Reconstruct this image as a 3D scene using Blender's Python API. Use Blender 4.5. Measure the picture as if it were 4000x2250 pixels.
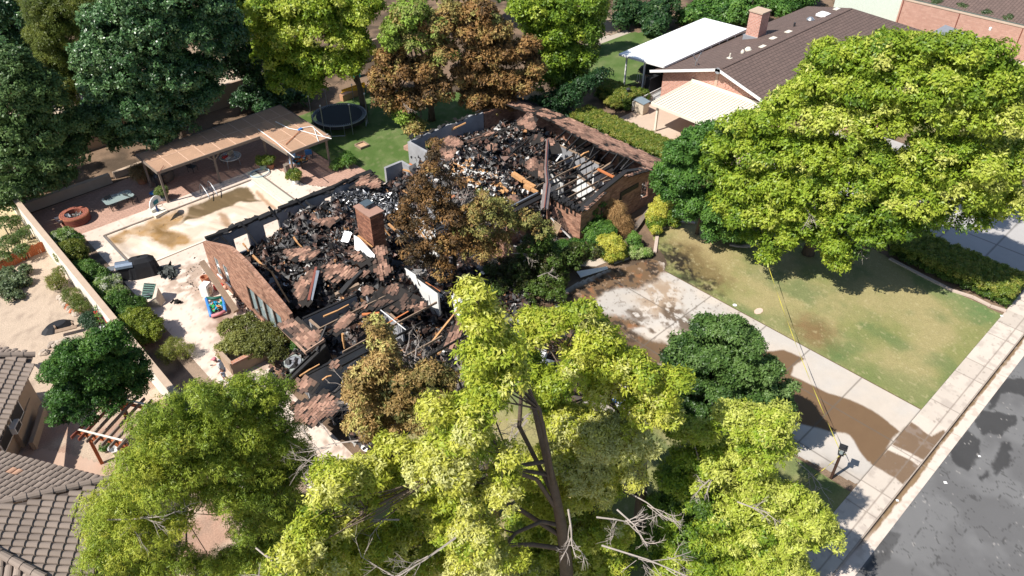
import bpy, bmesh, math, random
import numpy as np
from mathutils import Vector, Matrix
rad = math.radians
rng = np.random.default_rng(7)
random.seed(7)
SC = bpy.context.scene
COL = SC.collection
for o in list(bpy.data.objects): bpy.data.objects.remove(o)

# ------------------------------------------------------------------ camera
PITCH, YAW, CH, FPX = rad(37.98), rad(43.4), 29.0, 2970.0
cam = bpy.data.objects.new("camera", bpy.data.cameras.new("camera")); COL.objects.link(cam)
cam.location = (0, 0, CH); cam.rotation_euler = (rad(90) - PITCH, 0, -YAW)
cam.data.sensor_width = 36; cam.data.lens = 36 * FPX / 4000; cam.data.clip_end = 2000; cam.data.clip_start = .3
SC.camera = cam
# ------------------------------------------------------------------ world + sun + exposure
SUNV = Vector((0.775, -0.15, -1.0)).normalized()      # travel direction of the light
elev = math.asin(-SUNV.z); rot = math.atan2(-SUNV.x, -SUNV.y)
w = bpy.data.worlds.new("World"); SC.world = w; w.use_nodes = True
nt = w.node_tree; nt.nodes.clear()
sk = nt.nodes.new('ShaderNodeTexSky'); sk.sky_type = 'NISHITA'; sk.sun_disc = False
sk.sun_elevation = elev; sk.sun_rotation = rot; sk.air_density = 1.0; sk.dust_density = .6
bg = nt.nodes.new('ShaderNodeBackground'); bg.inputs[1].default_value = 0.09
wo = nt.nodes.new('ShaderNodeOutputWorld')
nt.links.new(sk.outputs[0], bg.inputs[0]); nt.links.new(bg.outputs[0], wo.inputs[0])
sl = bpy.data.lights.new("sun", 'SUN'); sl.energy = 5.0; sl.angle = rad(0.5); sl.color = (1, .955, .89)
so = bpy.data.objects.new("sun", sl); COL.objects.link(so)
so.rotation_euler = SUNV.to_track_quat('-Z', 'Y').to_euler()
SC.view_settings.view_transform = 'Standard'; SC.view_settings.look = 'None'
SC.view_settings.exposure = 0.5; SC.view_settings.gamma = 1
SC.render.engine = 'CYCLES'
SC.cycles.max_bounces = 5; SC.cycles.transparent_max_bounces = 6

# ------------------------------------------------------------------ projection helpers (pixel of the 4000x2250 photo + real height -> world)
_c, _s = math.cos(PITCH), math.sin(PITCH); _cy, _sy = math.cos(YAW), math.sin(YAW)
def ray(x, y):
    dx, dy = x - 2000, -(y - 1125)
    v = (dx, dy * _s + FPX * _c, dy * _c - FPX * _s)
    return np.array([v[0] * _cy + v[1] * _sy, -v[0] * _sy + v[1] * _cy, v[2]])
def at(x, y, z=0.0):
    d = ray(x, y); t = (z - CH) / d[2]; return np.array([d[0] * t, d[1] * t, z])
def atx(x, y, X):
    d = ray(x, y); return d * (X / d[0]) + [0, 0, CH]
def aty(x, y, Y):
    d = ray(x, y); return d * (Y / d[1]) + [0, 0, CH]
def crop(ox, oy, s): return lambda x, y: (ox + x / s, oy + y / s)
R2 = crop(1000, 750, 1.932); R3 = crop(750, 850, 2.898); R4 = crop(1000, 1100, 2.4156)
R5 = crop(1500, 380, 3.22); R6 = crop(2000, 450, 2.898); R7 = crop(1100, 600, 1.82)

# ------------------------------------------------------------------ noise
def _h(ix, iy, seed):
    n = (ix.astype(np.int64) * 374761393 + iy.astype(np.int64) * 668265263 + seed * 1442695041) & 0x7fffffff
    n = ((n ^ (n >> 13)) * 1274126177) & 0x7fffffff
    return ((n ^ (n >> 16)) & 0xffff) / 65535.0
def vn(x, y, seed=0):
    x = np.asarray(x, float); y = np.asarray(y, float)
    ix, iy = np.floor(x), np.floor(y); fx, fy = x - ix, y - iy
    fx = fx * fx * (3 - 2 * fx); fy = fy * fy * (3 - 2 * fy)
    a = _h(ix, iy, seed); b = _h(ix + 1, iy, seed); c = _h(ix, iy + 1, seed); d = _h(ix + 1, iy + 1, seed)
    return (a * (1 - fx) + b * fx) * (1 - fy) + (c * (1 - fx) + d * fx) * fy
def fbm(x, y, seed=0, octv=4):
    x = np.asarray(x, float); y = np.asarray(y, float)
    s = 0; a = .5; t = 0
    for i in range(octv):
        s = s + a * vn(x * 2 ** i, y * 2 ** i, seed + i * 17); t += a; a *= .5
    return s / t
def sst(x, a, b):
    t = np.clip((x - a) / (b - a), 0, 1); return t * t * (3 - 2 * t)
def mixc(a, b, t): return a * (1 - t[..., None]) + np.asarray(b, float) * t[..., None]
def inpoly(x, y, poly):
    r = np.zeros(x.shape, bool); n = len(poly)
    for i in range(n):
        x1, y1 = poly[i][:2]; x2, y2 = poly[(i + 1) % n][:2]
        if y1 == y2: continue
        c = ((y1 > y) != (y2 > y)) & (x < (x2 - x1) * (y - y1) / (y2 - y1) + x1)
        r ^= c
    return r

# ------------------------------------------------------------------ materials
def _nodes(name):
    m = bpy.data.materials.new(name); m.use_nodes = True; t = m.node_tree
    return m, t, t.nodes['Principled BSDF'], t.nodes['Material Output']
def _math(t, op, a, b=None, c=None):
    n = t.nodes.new('ShaderNodeMath'); n.operation = op
    for i, v in enumerate((a, b, c)):
        if v is None: continue
        if isinstance(v, (int, float)): n.inputs[i].default_value = v
        else: t.links.new(v, n.inputs[i])
    return n.outputs[0]
def _noise(t, scale, detail=4, rough=.6, coord='Object'):
    tc = t.nodes.new('ShaderNodeTexCoord'); n = t.nodes.new('ShaderNodeTexNoise')
    n.inputs['Scale'].default_value = scale; n.inputs['Detail'].default_value = detail; n.inputs['Roughness'].default_value = rough
    t.links.new(tc.outputs[coord], n.inputs['Vector']); return n.outputs['Fac']
def _mul(t, col, fac, amt):
    # col * (1 + amt*(fac-0.5)*2)
    f = _math(t, 'MULTIPLY_ADD', fac, 2 * amt, 1 - amt)
    v = t.nodes.new('ShaderNodeVectorMath'); v.operation = 'SCALE'
    t.links.new(col, v.inputs[0]); t.links.new(f, v.inputs['Scale']); return v.outputs[0]
def _bump(t, b, fac, dist, strength=.6):
    n = t.nodes.new('ShaderNodeBump'); n.inputs['Distance'].default_value = dist; n.inputs['Strength'].default_value = strength
    t.links.new(fac, n.inputs['Height']); t.links.new(n.outputs[0], b.inputs['Normal'])
def vmat(name, rough=.8, ns=6, na=.25, ns2=45, na2=.2, bump=.01, spec=.3, metal=0.):
    """colour from the mesh's own 'col' attribute times two scales of noise"""
    m, t, b, o = _nodes(name)
    a = t.nodes.new('ShaderNodeAttribute'); a.attribute_name = 'col'
    n1 = _noise(t, ns); n2 = _noise(t, ns2, 3)
    c = _mul(t, a.outputs['Color'], n1, na); c = _mul(t, c, n2, na2)
    t.links.new(c, b.inputs['Base Color']); b.inputs['Roughness'].default_value = rough
    b.inputs['Specular IOR Level'].default_value = spec; b.inputs['Metallic'].default_value = metal
    if bump: _bump(t, b, n2, bump)
    return m
def pmat(name, col, rough=.7, ns=8, na=.2, ns2=60, na2=.12, bump=.004, spec=.4, metal=0.):
    m, t, b, o = _nodes(name)
    r = t.nodes.new('ShaderNodeRGB'); r.outputs[0].default_value = (*col, 1)
    n1 = _noise(t, ns); n2 = _noise(t, ns2, 3)
    c = _mul(t, r.outputs[0], n1, na); c = _mul(t, c, n2, na2)
    t.links.new(c, b.inputs['Base Color']); b.inputs['Roughness'].default_value = rough
    b.inputs['Specular IOR Level'].default_value = spec; b.inputs['Metallic'].default_value = metal
    if bump: _bump(t, b, n2, bump)
    return m
def brickmat(name, c1, c2, cm, bw=.3, bh=.1, mortar=.012, rough=.85, soot=0., na=.35, off=.5):
    m, t, b, o = _nodes(name)
    uv = t.nodes.new('ShaderNodeUVMap'); uv.uv_map = 'uv'
    br = t.nodes.new('ShaderNodeTexBrick'); t.links.new(uv.outputs[0], br.inputs['Vector'])
    br.inputs['Color1'].default_value = (*c1, 1); br.inputs['Color2'].default_value = (*c2, 1); br.inputs['Mortar'].default_value = (*cm, 1)
    br.inputs['Scale'].default_value = 1; br.inputs['Brick Width'].default_value = bw; br.inputs['Row Height'].default_value = bh
    br.inputs['Mortar Size'].default_value = mortar; br.inputs['Mortar Smooth'].default_value = .3; br.offset = off
    n1 = _noise(t, 3.5, 5); n2 = _noise(t, 30, 3)
    c = _mul(t, br.outputs['Color'], n1, na); c = _mul(t, c, n2, .3)
    if soot:
        n3 = _noise(t, .9, 6, .65)
        at_ = t.nodes.new('ShaderNodeAttribute'); at_.attribute_name = 'col'
        f = _math(t, 'MULTIPLY', _math(t, 'GREATER_THAN', n3, .0), 1.0)
        mx = t.nodes.new('ShaderNodeMix'); mx.data_type = 'RGBA'
        rr = t.nodes.new('ShaderNodeMapRange'); rr.inputs['From Min'].default_value = .56; rr.inputs['From Max'].default_value = .68
        t.links.new(n3, rr.inputs['Value'])
        t.links.new(_math(t, 'MULTIPLY', rr.outputs[0], soot), mx.inputs['Factor'])
        t.links.new(c, mx.inputs['A']); mx.inputs['B'].default_value = (.03, .022, .018, 1); c = mx.outputs['Result']
    t.links.new(c, b.inputs['Base Color']); b.inputs['Roughness'].default_value = rough; b.inputs['Specular IOR Level'].default_value = .2
    _bump(t, b, br.outputs['Fac'], -.01)
    return m
def leafmat(name, transl=.35, rough=.45, spec=.4):
    m, t, b, o = _nodes(name)
    a = t.nodes.new('ShaderNodeAttribute'); a.attribute_name = 'col'
    t.links.new(a.outputs['Color'], b.inputs['Base Color']); b.inputs['Roughness'].default_value = rough
    b.inputs['Specular IOR Level'].default_value = spec
    tr = t.nodes.new('ShaderNodeBsdfTranslucent'); t.links.new(a.outputs['Color'], tr.inputs['Color'])
    mx = t.nodes.new('ShaderNodeMixShader'); mx.inputs[0].default_value = transl
    t.links.new(b.outputs[0], mx.inputs[1]); t.links.new(tr.outputs[0], mx.inputs[2]); t.links.new(mx.outputs[0], o.inputs['Surface'])
    return m
def glassmat(name, col=(.35, .45, .45), rough=.05, alpha=.45):
    m, t, b, o = _nodes(name)
    b.inputs['Base Color'].default_value = (*col, 1); b.inputs['Roughness'].default_value = rough
    b.inputs['Alpha'].default_value = alpha; b.inputs['Specular IOR Level'].default_value = .8
    return m
M = {}
M['vc'] = vmat('painted surface', .85)
M['gravel'] = vmat('gravel', .95, 1.2, .15, 14, .5, .03, .1)
M['concrete'] = vmat('concrete', .85, 1.5, .1, 40, .12, .004, .25)
M['deck'] = vmat('pool deck concrete', .85, .8, .08, 22, .09, .003, .2)
M['grass'] = vmat('lawn grass', .9, 2.5, .15, 11, .32, .05, .1)
M['asphalt'] = vmat('asphalt', .85, .5, .12, 60, .22, .006, .3)
M['soil'] = vmat('soil', .95, 1.6, .35, 16, .5, .05, .1)
M['shingle'] = vmat('shingle', .85, 5, .15, 50, .2, .004, .2)
M['char'] = vmat('charred debris', .5, 4, .3, 30, .4, .02, .5)
M['tile'] = vmat('roof tile', .8, 2, .12, 30, .15, .004, .25)
M['cover'] = vmat('pool cover', .55, 3, .06, 30, .08, .004, .35)
M['foil'] = vmat('foil', .3, 3, .2, 20, .3, .02, .8, .6)
M['leaf'] = leafmat('leaf', .38); M['leafdark'] = leafmat('leaf dark', .2, .35, .5); M['leafdry'] = leafmat('leaf dry', .2, .6, .3)
M['bark'] = pmat('bark', (.16, .12, .09), .9, 4, .4, 30, .4, .02, .1)
M['barkdark'] = pmat('bark dark', (.05, .04, .032), .9, 4, .4, 30, .4, .02, .1)
M['twig'] = pmat('dead twig', (.36, .31, .27), .9, 4, .3, 30, .2, 0, .1)
M['brick'] = brickmat('brick red', (.44, .24, .16), (.24, .115, .075), (.28, .19, .14), .36, .12, .012, soot=.55)
M['brickchim'] = brickmat('brick chimney', (.40, .18, .11), (.18, .075, .05), (.12, .08, .06), .34, .115, .012, soot=.7)
M['brickpink'] = brickmat('brick pink', (.55, .27, .2), (.42, .19, .14), (.55, .42, .35), .34, .13, .02, na=.3)
M['brickfar'] = brickmat('brick rosy', (.5, .3, .23), (.44, .25, .19), (.42, .27, .21), .4, .2, .012, na=.12)
M['paver'] = brickmat('brick pavers', (.47, .29, .22), (.40, .24, .18), (.30, .2, .15), .42, .22, .018, na=.15)
M['brownroof'] = brickmat('brown shingle roof', (.16, .112, .095), (.135, .096, .082), (.05, .036, .032), .5, .32, .02, na=.1)
M['wallwhite'] = pmat('plaster white', (.74, .68, .58), .9, 1.2, .12, 12, .08, .003, .1)
M['walltan'] = pmat('wall cap tan', (.46, .35, .26), .9, 2, .15, 20, .12, .003, .1)
M['stucco'] = pmat('stucco tan', (.38, .28, .2), .9, 2, .15, 20, .12, .003, .1)
M['interior'] = pmat('painted interior wall', (.30, .30, .31), .8, 1.1, .4, 9, .12, .002, .2)
M['intwhite'] = pmat('white drywall', (.74, .73, .7), .8, 1.4, .18, 9, .15, .004, .2)
M['black'] = pmat('charred wood', (.013, .012, .012), .6, 6, .5, 40, .5, .012, .5)
M['blackmat'] = pmat('black fabric', (.018, .019, .022), .7, 4, .3, 50, .2, .004, .3)
M['wood'] = pmat('bare lumber', (.5, .27, .12), .8, 5, .35, 40, .2, .003, .2)
M['oldwood'] = pmat('old wood', (.28, .2, .14), .85, 5, .3, 40, .2, .004, .2)
M['white'] = pmat('white paint', (.78, .77, .74), .5, 2, .05, 40, .04, 0, .4)
M['cream'] = pmat('cream metal', (.70, .65, .54), .5, 1.5, .07, 30, .05, .0, .3)
M['steel'] = pmat('steel', (.42, .44, .46), .35, 4, .2, 40, .1, .0, .6, .7)
M['dark'] = pmat('dark metal', (.03, .03, .032), .4, 4, .2, 40, .1, .0, .5)
M['grey'] = pmat('grey paint', (.25, .26, .28), .5, 4, .15, 40, .1, .0, .4)
M['navy'] = pmat('navy blue plastic', (.02, .05, .16), .5); M['blue'] = pmat('blue plastic', (.05, .2, .5), .45)
M['terra'] = pmat('terracotta', (.42, .17, .09), .8); M['green'] = pmat('dark green plastic', (.01, .09, .06), .45)
M['beige'] = pmat('beige plastic', (.55, .47, .36), .6); M['yellow'] = pmat('yellow plastic', (.75, .42, .03), .5)
M['orangewood'] = pmat('stained redwood', (.42, .12, .04), .7, 5, .3, 40, .2, .003); M['redmetal'] = pmat('red metal', (.5, .04, .03), .5)
M['lattice'] = pmat('tan lattice', (.47, .30, .2), .85, .7, .25, 30, .15, .002, .1)
M['beamgrey'] = pmat('weathered beam', (.20, .16, .13), .85, 5, .3, 40, .2, .003, .2)
M['tape'] = pmat('yellow tape', (.45, .40, .06), .5); M['glass'] = glassmat('window glass'); M['tableglass'] = glassmat('table glass', (.5, .62, .6), .1, .35)
M['redbrown'] = pmat('red brown', (.2, .06, .04), .7); M['skin'] = pmat('skin', (.5, .27, .19), .6, 8, .05, 60, .03, 0)
M['tee'] = pmat('white cotton', (.72, .72, .68), .9); M['denim'] = pmat('pale shorts', (.42, .47, .55), .9); M['cap'] = pmat('pink cap', (.62, .2, .22), .8)
M['hedge'] = M['leaf']; M['rock'] = vmat('rock', .9, 4, .25, 20, .25, .02, .2)

# ------------------------------------------------------------------ object helpers
def tag(o, label=None, cat=None, group=None, kind=None):
    if label: o['label'] = label
    if cat: o['category'] = cat
    if group: o['group'] = group
    if kind: o['kind'] = kind
    return o
def thing(name, label, cat, loc=(0, 0, 0), group=None):
    o = bpy.data.objects.new(name, None); COL.objects.link(o); o.location = Vector([float(v) for v in loc]); o.empty_display_size = .3
    return tag(o, label, cat, group)
def wloc(o):
    v = np.zeros(3)
    while o is not None: v = v + np.array(o.location); o = o.parent
    return v
class MB:
    def __init__(s): s.v = []; s.q = []; s.t = []; s.n = []; s.nv = 0; s.cq = []; s.ct = []; s.cn = []; s.smooth = False
    def add(s, v, quads=None, tris=None, ngons=None, col=(.5, .5, .5)):
        v = np.asarray(v, float).reshape(-1, 3); b = s.nv; s.v.append(v); s.nv += len(v)
        col = np.asarray(col, float)
        if quads is not None and len(quads):
            q = np.asarray(quads, np.int64) + b; s.q.append(q); s.cq.append(np.broadcast_to(col, (len(q), 3)))
        if tris is not None and len(tris):
            q = np.asarray(tris, np.int64) + b; s.t.append(q); s.ct.append(np.broadcast_to(col if col.ndim == 1 else col, (len(q), 3)))
        if ngons:
            for g in ngons: s.n.append([i + b for i in g]); s.cn.append(col if col.ndim == 1 else col[0])
        return s
    def frame(s, c, ax, ay, az, col=(.5, .5, .5)):
        c, ax, ay, az = [np.asarray(k, float) for k in (c, ax, ay, az)]
        v = [c + i * ax + j * ay + k * az for k in (-1, 1) for j in (-1, 1) for i in (-1, 1)]
        return s.add(v, [(0, 2, 3, 1), (4, 5, 7, 6), (0, 1, 5, 4), (2, 6, 7, 3), (0, 4, 6, 2), (1, 3, 7, 5)], col=col)
    def box(s, c, size, rz=0, col=(.5, .5, .5)):
        a = np.array([math.cos(rz), math.sin(rz), 0]) * size[0] / 2; b = np.array([-math.sin(rz), math.cos(rz), 0]) * size[1] / 2
        return s.frame(c, a, b, (0, 0, size[2] / 2), col)
    def box2(s, p, q, col=(.5, .5, .5)):
        p = np.array(p, float); q = np.array(q, float); return s.box((p + q) / 2, np.abs(q - p), 0, col)
    def beam(s, p, q, w=.1, h=.1, roll=0, col=(.5, .5, .5)):
        p = np.array(p, float); q = np.array(q, float); d = q - p; L = np.linalg.norm(d); d = d / L
        up = np.array([0, 0, 1.]) if abs(d[2]) < .95 else np.array([1., 0, 0])
        a = np.cross(d, up); a /= np.linalg.norm(a); b = np.cross(a, d)
        a2 = a * math.cos(roll) + b * math.sin(roll); b2 = -a * math.sin(roll) + b * math.cos(roll)
        return s.frame((p + q) / 2, d * L / 2, a2 * w / 2, b2 * h / 2, col)
    def tube(s, pts, rs, n=8, cap=True, col=(.5, .5, .5)):
        pts = np.asarray(pts, float)
        if np.isscalar(rs): rs = [rs] * len(pts)
        V = []
        for i, p in enumerate(pts):
            d = pts[min(i + 1, len(pts) - 1)] - pts[max(i - 1, 0)]; d = d / (np.linalg.norm(d) + 1e-9)
            up = np.array([0, 0, 1.]) if abs(d[2]) < .9 else np.array([1., 0, 0])
            a = np.cross(d, up); a /= np.linalg.norm(a); b = np.cross(a, d)
            for k in range(n):
                t = 2 * math.pi * k / n; V.append(p + rs[i] * (a * math.cos(t) + b * math.sin(t)))
        Q = [(i * n + k, i * n + (k + 1) % n, (i + 1) * n + (k + 1) % n, (i + 1) * n + k) for i in range(len(pts) - 1) for k in range(n)]
        s.add(V, Q, ngons=[list(range(n))[::-1], [(len(pts) - 1) * n + k for k in range(n)]] if cap else None, col=col)
        return s
    def lathe(s, c, prof, n=20, col=(.5, .5, .5)):
        c = np.array(c, float); V = []
        for r, z in prof:
            for k in range(n): t = 2 * math.pi * k / n; V.append(c + [r * math.cos(t), r * math.sin(t), z])
        Q = [(i * n + k, i * n + (k + 1) % n, (i + 1) * n + (k + 1) % n, (i + 1) * n + k) for i in range(len(prof) - 1) for k in range(n)]
        return s.add(V, Q, col=col)
    def prism(s, poly, z0, z1, col=(.5, .5, .5)):
        """poly: list of xy (ccw); z0/z1 numbers or per-vertex"""
        n = len(poly); z0 = [z0] * n if np.isscalar(z0) else z0; z1 = [z1] * n if np.isscalar(z1) else z1
        v = [(p[0], p[1], z0[i]) for i, p in enumerate(poly)] + [(p[0], p[1], z1[i]) for i, p in enumerate(poly)]
        return s.add(v, [(i, (i + 1) % n, n + (i + 1) % n, n + i) for i in range(n)], ngons=[list(range(n))[::-1], list(range(n, 2 * n))], col=col)
    def slab(s, pts, th, col=(.5, .5, .5)):
        """3D polygon extruded along its normal by th (downwards)"""
        P = np.array(pts, float); n = len(P); nn = np.zeros(3)
        for i in range(n): nn += np.cross(P[i], P[(i + 1) % n])
        nn /= np.linalg.norm(nn)
        if nn[2] < 0: P = P[::-1]; nn = -nn
        v = np.vstack([P - nn * th, P])
        return s.add(v, [(i, (i + 1) % n, n + (i + 1) % n, n + i) for i in range(n)], ngons=[list(range(n))[::-1], list(range(n, 2 * n))], col=col)
    def build(s, name, mat, parent=None, smooth=False, label=None):
        V = np.vstack(s.v) if s.v else np.zeros((0, 3))
        if parent is not None: V = V - wloc(parent)
        q = np.vstack(s.q) if s.q else np.zeros((0, 4), np.int64); t = np.vstack(s.t) if s.t else np.zeros((0, 3), np.int64)
        idx = np.concatenate([q.ravel(), t.ravel()] + [np.array(g) for g in s.n]).astype(np.int32)
        tot = np.concatenate([np.full(len(q), 4), np.full(len(t), 3), np.array([len(g) for g in s.n], int)]).astype(np.int32)
        st = np.concatenate([[0], np.cumsum(tot)[:-1]]).astype(np.int32) if len(tot) else np.zeros(0, np.int32)
        me = bpy.data.meshes.new(name)
        me.vertices.add(len(V)); me.vertices.foreach_set('co', V.astype(np.float32).ravel())
        me.loops.add(len(idx)); me.loops.foreach_set('vertex_index', idx)
        me.polygons.add(len(tot)); me.polygons.foreach_set('loop_start', st); me.polygons.foreach_set('loop_total', tot)
        cols = np.vstack([c for c in s.cq + s.ct] + [np.array(c)[None] for c in s.cn]) if len(tot) else np.zeros((0, 3))
        me.update(calc_edges=True)
        a = me.attributes.new('col', 'FLOAT_COLOR', 'FACE')
        a.data.foreach_set('color', np.hstack([cols, np.ones((len(cols), 1))]).astype(np.float32).ravel())
        if len(tot) < 60000:       # metre-scaled box mapping
            nrm = np.zeros(len(tot) * 3, np.float32); me.polygons.foreach_get('normal', nrm); nrm = nrm.reshape(-1, 3)
            nl = np.repeat(nrm, tot, axis=0); co = (V + (wloc(parent) if parent is not None else 0))[idx]
            ax = np.abs(nl) * [1, 1, .9]; k = ax.argmax(1); uv = np.zeros((len(idx), 2), np.float32)
            uv[:, 0] = np.where(k == 0, co[:, 1], co[:, 0]); uv[:, 1] = np.where(k == 2, co[:, 1], co[:, 2])
            u = me.uv_layers.new(name='uv'); u.data.foreach_set('uv', uv.ravel())
        me.polygons.foreach_set('use_smooth', np.full(len(tot), bool(smooth)))
        me.materials.append(M[mat] if isinstance(mat, str) else mat)
        o = bpy.data.objects.new(name, me); COL.objects.link(o)
        if parent is not None: o.parent = parent
        if label: o['label'] = label
        return o
def struct(name, mb, mat, smooth=False):
    o = mb.build(name, mat, None, smooth); o['kind'] = 'structure'; return o
def single(name, mb, mat, label, cat, group=None, smooth=False):
    return tag(mb.build(name, mat, None, smooth), label, cat, group)
def copy_tree(o, parent=None):
    c = o.copy(); COL.objects.link(c); c.parent = parent
    for ch in [k for k in bpy.data.objects if k.parent == o]: copy_tree(ch, c)
    return c
def pcol(me, colors):
    a = me.attributes['col']; me.attributes.remove(a)
    a = me.attributes.new('col', 'FLOAT_COLOR', 'POINT'); a.data.foreach_set('color', np.hstack([colors, np.ones((len(colors), 1))]).astype(np.float32).ravel())
POOL = (9.4, 20.15, 44.95, 50.05)
def grid(name, poly, res, z, colfn, mat, kind='structure', zfn=None, jit=0.0, parent=None):
    P = np.array(poly, float); x0, y0 = P[:, :2].min(0); x1, y1 = P[:, :2].max(0)
    nx = int((x1 - x0) / res) + 2; ny = int((y1 - y0) / res) + 2
    xs = x0 + np.arange(nx) * (x1 - x0) / (nx - 1); ys = y0 + np.arange(ny) * (y1 - y0) / (ny - 1)
    X, Y = np.meshgrid(xs, ys)
    cx, cy = (X[:-1, :-1] + X[1:, 1:]) / 2, (Y[:-1, :-1] + Y[1:, 1:]) / 2
    if jit: cx = cx + (fbm(cx * 1.3, cy * 1.3, 91) - .5) * jit; cy = cy + (fbm(cx * 1.3, cy * 1.3, 37) - .5) * jit
    keep = inpoly(cx, cy, poly)
    if kind == 'structure': keep &= ~((cx > POOL[0]) & (cx < POOL[1]) & (cy > POOL[2]) & (cy < POOL[3]))
    Z = np.full(X.shape, float(z)) if zfn is None else zfn(X, Y) + z
    i = (np.arange(ny - 1)[:, None] * nx + np.arange(nx - 1)[None]); i = i[keep]
    Q = np.stack([i, i + 1, i + nx + 1, i + nx], 1)
    used = np.unique(Q); mp = np.zeros(nx * ny, np.int64); mp[used] = np.arange(len(used))
    V = np.stack([X.ravel()[used], Y.ravel()[used], Z.ravel()[used]], 1)
    mb = MB(); mb.add(V, mp[Q]); o = mb.build(name, mat, parent, smooth=zfn is not None)
    pcol(o.data, colfn(V[:, 0], V[:, 1]))
    if kind: o['kind'] = kind
    return o

# ================================================================== SETTING
def W(px, z=0): return [tuple(at(x, y, z)[:2]) for x, y in px]
def soft(x, y, poly, w=.15, warp=.5, f=1.6, n=10, seed=3):
    wx = x + (fbm(x * f, y * f, seed) - .5) * 2 * warp; wy = y + (fbm(x * f, y * f, seed + 50) - .5) * 2 * warp
    s = 0
    for k in range(n):
        a = k * 2.4; r = w * math.sqrt((k + .5) / n); s = s + inpoly(wx + r * math.cos(a), wy + r * math.sin(a), poly)
    return s / n
def flat(x, c): return np.broadcast_to(np.array(c, float), (len(x), 3)).copy()
# base ground: one sheet to the horizon, lower where the street is
def c_ground(x, y):
    c = flat(x, (.20, .135, .09)); c = mixc(c, (.09, .065, .045), sst(fbm(x * .5, y * .5, 5), .4, .62))
    return c
mb = MB(); ys = [-500, -25.2, -25.0, 3.60, 3.61, 600]; zs = [-.03, -.03, -.19, -.19, -.03, -.03]
ys = ys[:5] + [POOL[2], POOL[3]] + ys[5:]; zs = zs[:5] + [-.03, -.03] + zs[5:]; XS = [-500, POOL[0], POOL[1], 600]
mb.add([(X, ys[i], zs[i]) for i in range(8) for X in XS], [(4 * i + k, 4 * i + k + 1, 4 * i + k + 5, 4 * i + k + 4) for i in range(7) for k in range(3) if not (i == 5 and k == 1)], col=(.20, .14, .095))
struct('ground', mb, 'soil')
# back garden beds and litter under the trees (soil with fallen leaves)
grid('garden_soil', [(-20, 15), (49, 15), (49, 26), (90, 26), (90, 95), (-20, 95)], .25, -.012, c_ground, 'soil')
def c_left(x, y):
    c = flat(x, (.46, .36, .27)); c = mixc(c, (.36, .23, .17), sst(fbm(x * .6, y * .6, 8), .4, .6) * sst(y, 38, 34))
    c = mixc(c, (.24, .18, .14), sst(fbm(x * 3.3, y * 3.3, 21, 5), .5, .75) * .5)
    return mixc(c, (.5, .4, .22), sst(y, 50, 53) * .7)
grid('gravel_yard', [(-12, 10), (5.95, 10), (5.95, 62), (-12, 62)], .25, 0, c_left, 'gravel')
path = W([(93, 1764), (181, 1753), (310, 1784), (397, 1812), (528, 1847), (516, 1880), (430, 1890), (200, 1860), (0, 1800)])
grid('garden_path', path, .15, .006, lambda x, y: mixc(flat(x, (.50, .36, .28)), (.42, .28, .2), fbm(x, y, 4)), 'concrete')
# pool deck
stain1 = W([(820, 1010), (870, 1120), (960, 1240), (900, 1320), (800, 1270), (760, 1180), (640, 1180), (560, 1120), (700, 1010)])
stain2 = W([(800, 1190), (960, 1230), (930, 1330), (860, 1340), (820, 1260)])
def c_deck(x, y):
    c = flat(x, (.66, .55, .46)); c = mixc(c, (.55, .43, .35), sst(fbm(x * .7, y * .7, 2), .42, .65) * .6)
    c = mixc(c, (.30, .21, .15), soft(x, y, stain1, .9, 1.0) * sst(fbm(x * 2.2, y * 2.2, 12, 5), .42, .62) * .75)
    c = mixc(c, (.22, .13, .09), soft(x, y, stain2, .5, .7) * .75)
    c = mixc(c, (.2, .15, .12), sst(fbm(x * 7, y * 7, 61, 5), .66, .76) * .5)
    c = mixc(c, (.36, .26, .2), sst(fbm(x * 2.5, y * 2.5, 77, 6), .5, .72) * sst(y, 36, 32) * .8)
    j = np.minimum(np.abs((x - 7.7) % 3.1 - 1.55), 9); return mixc(c, (.4, .32, .26), (np.abs(j - 1.53) < .02) * .4 * (y > 44))
deck = [(8.3, 22), (8.3, 51.45), (20.3, 51.5), (22.6, 51.4), (22.7, 49.2), (22.9, 46.9), (23.6, 45.7), (24.6, 45.0), (26, 44.4), (27.5, 43.9), (27.5, 41), (12.8, 41), (12.8, 30.4), (10.9, 30.4), (10.9, 22)]
grid('pool_deck', deck, .12, .004, c_deck, 'deck')
grid('planting_strip', [(6.1, 22), (8.3, 22), (8.3, 49), (7.9, 51.4), (6.1, 51.4)], .3, 0, lambda x, y: mixc(flat(x, (.12, .09, .07)), (.3, .22, .16), sst(fbm(x, y, 3), .4, .6)), 'soil')
mb = MB(); pv = [(6.15, 51.46), (6.15, 56.6), (13.5, 56.9), (27.3, 56.5), (26.2, 47.5), (27.4, 47.2), (27.4, 44), (26, 44.45), (24.6, 45.05), (23.6, 45.75), (22.95, 46.9), (22.75, 49.2), (22.65, 51.42), (20.3, 51.52)]
mb.prism(pv, -.02, .003); struct('paver_patio', mb, 'paver')
def c_green(x, y):
    c = flat(x, (.075, .125, .032)); c = mixc(c, (.11, .155, .05), sst(fbm(x * .9, y * .9, 31), .4, .65))
    return mixc(c, (.2, .2, .1), sst(fbm(x * 3, y * 3, 35), .6, .75) * .5)
grid('back_lawn', [(26.3, 57.5), (26.2, 47.6), (27.4, 47.2), (27.4, 41.2), (44, 41.2), (44, 50), (36, 57.5)], .25, .004, c_green, 'grass')
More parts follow.
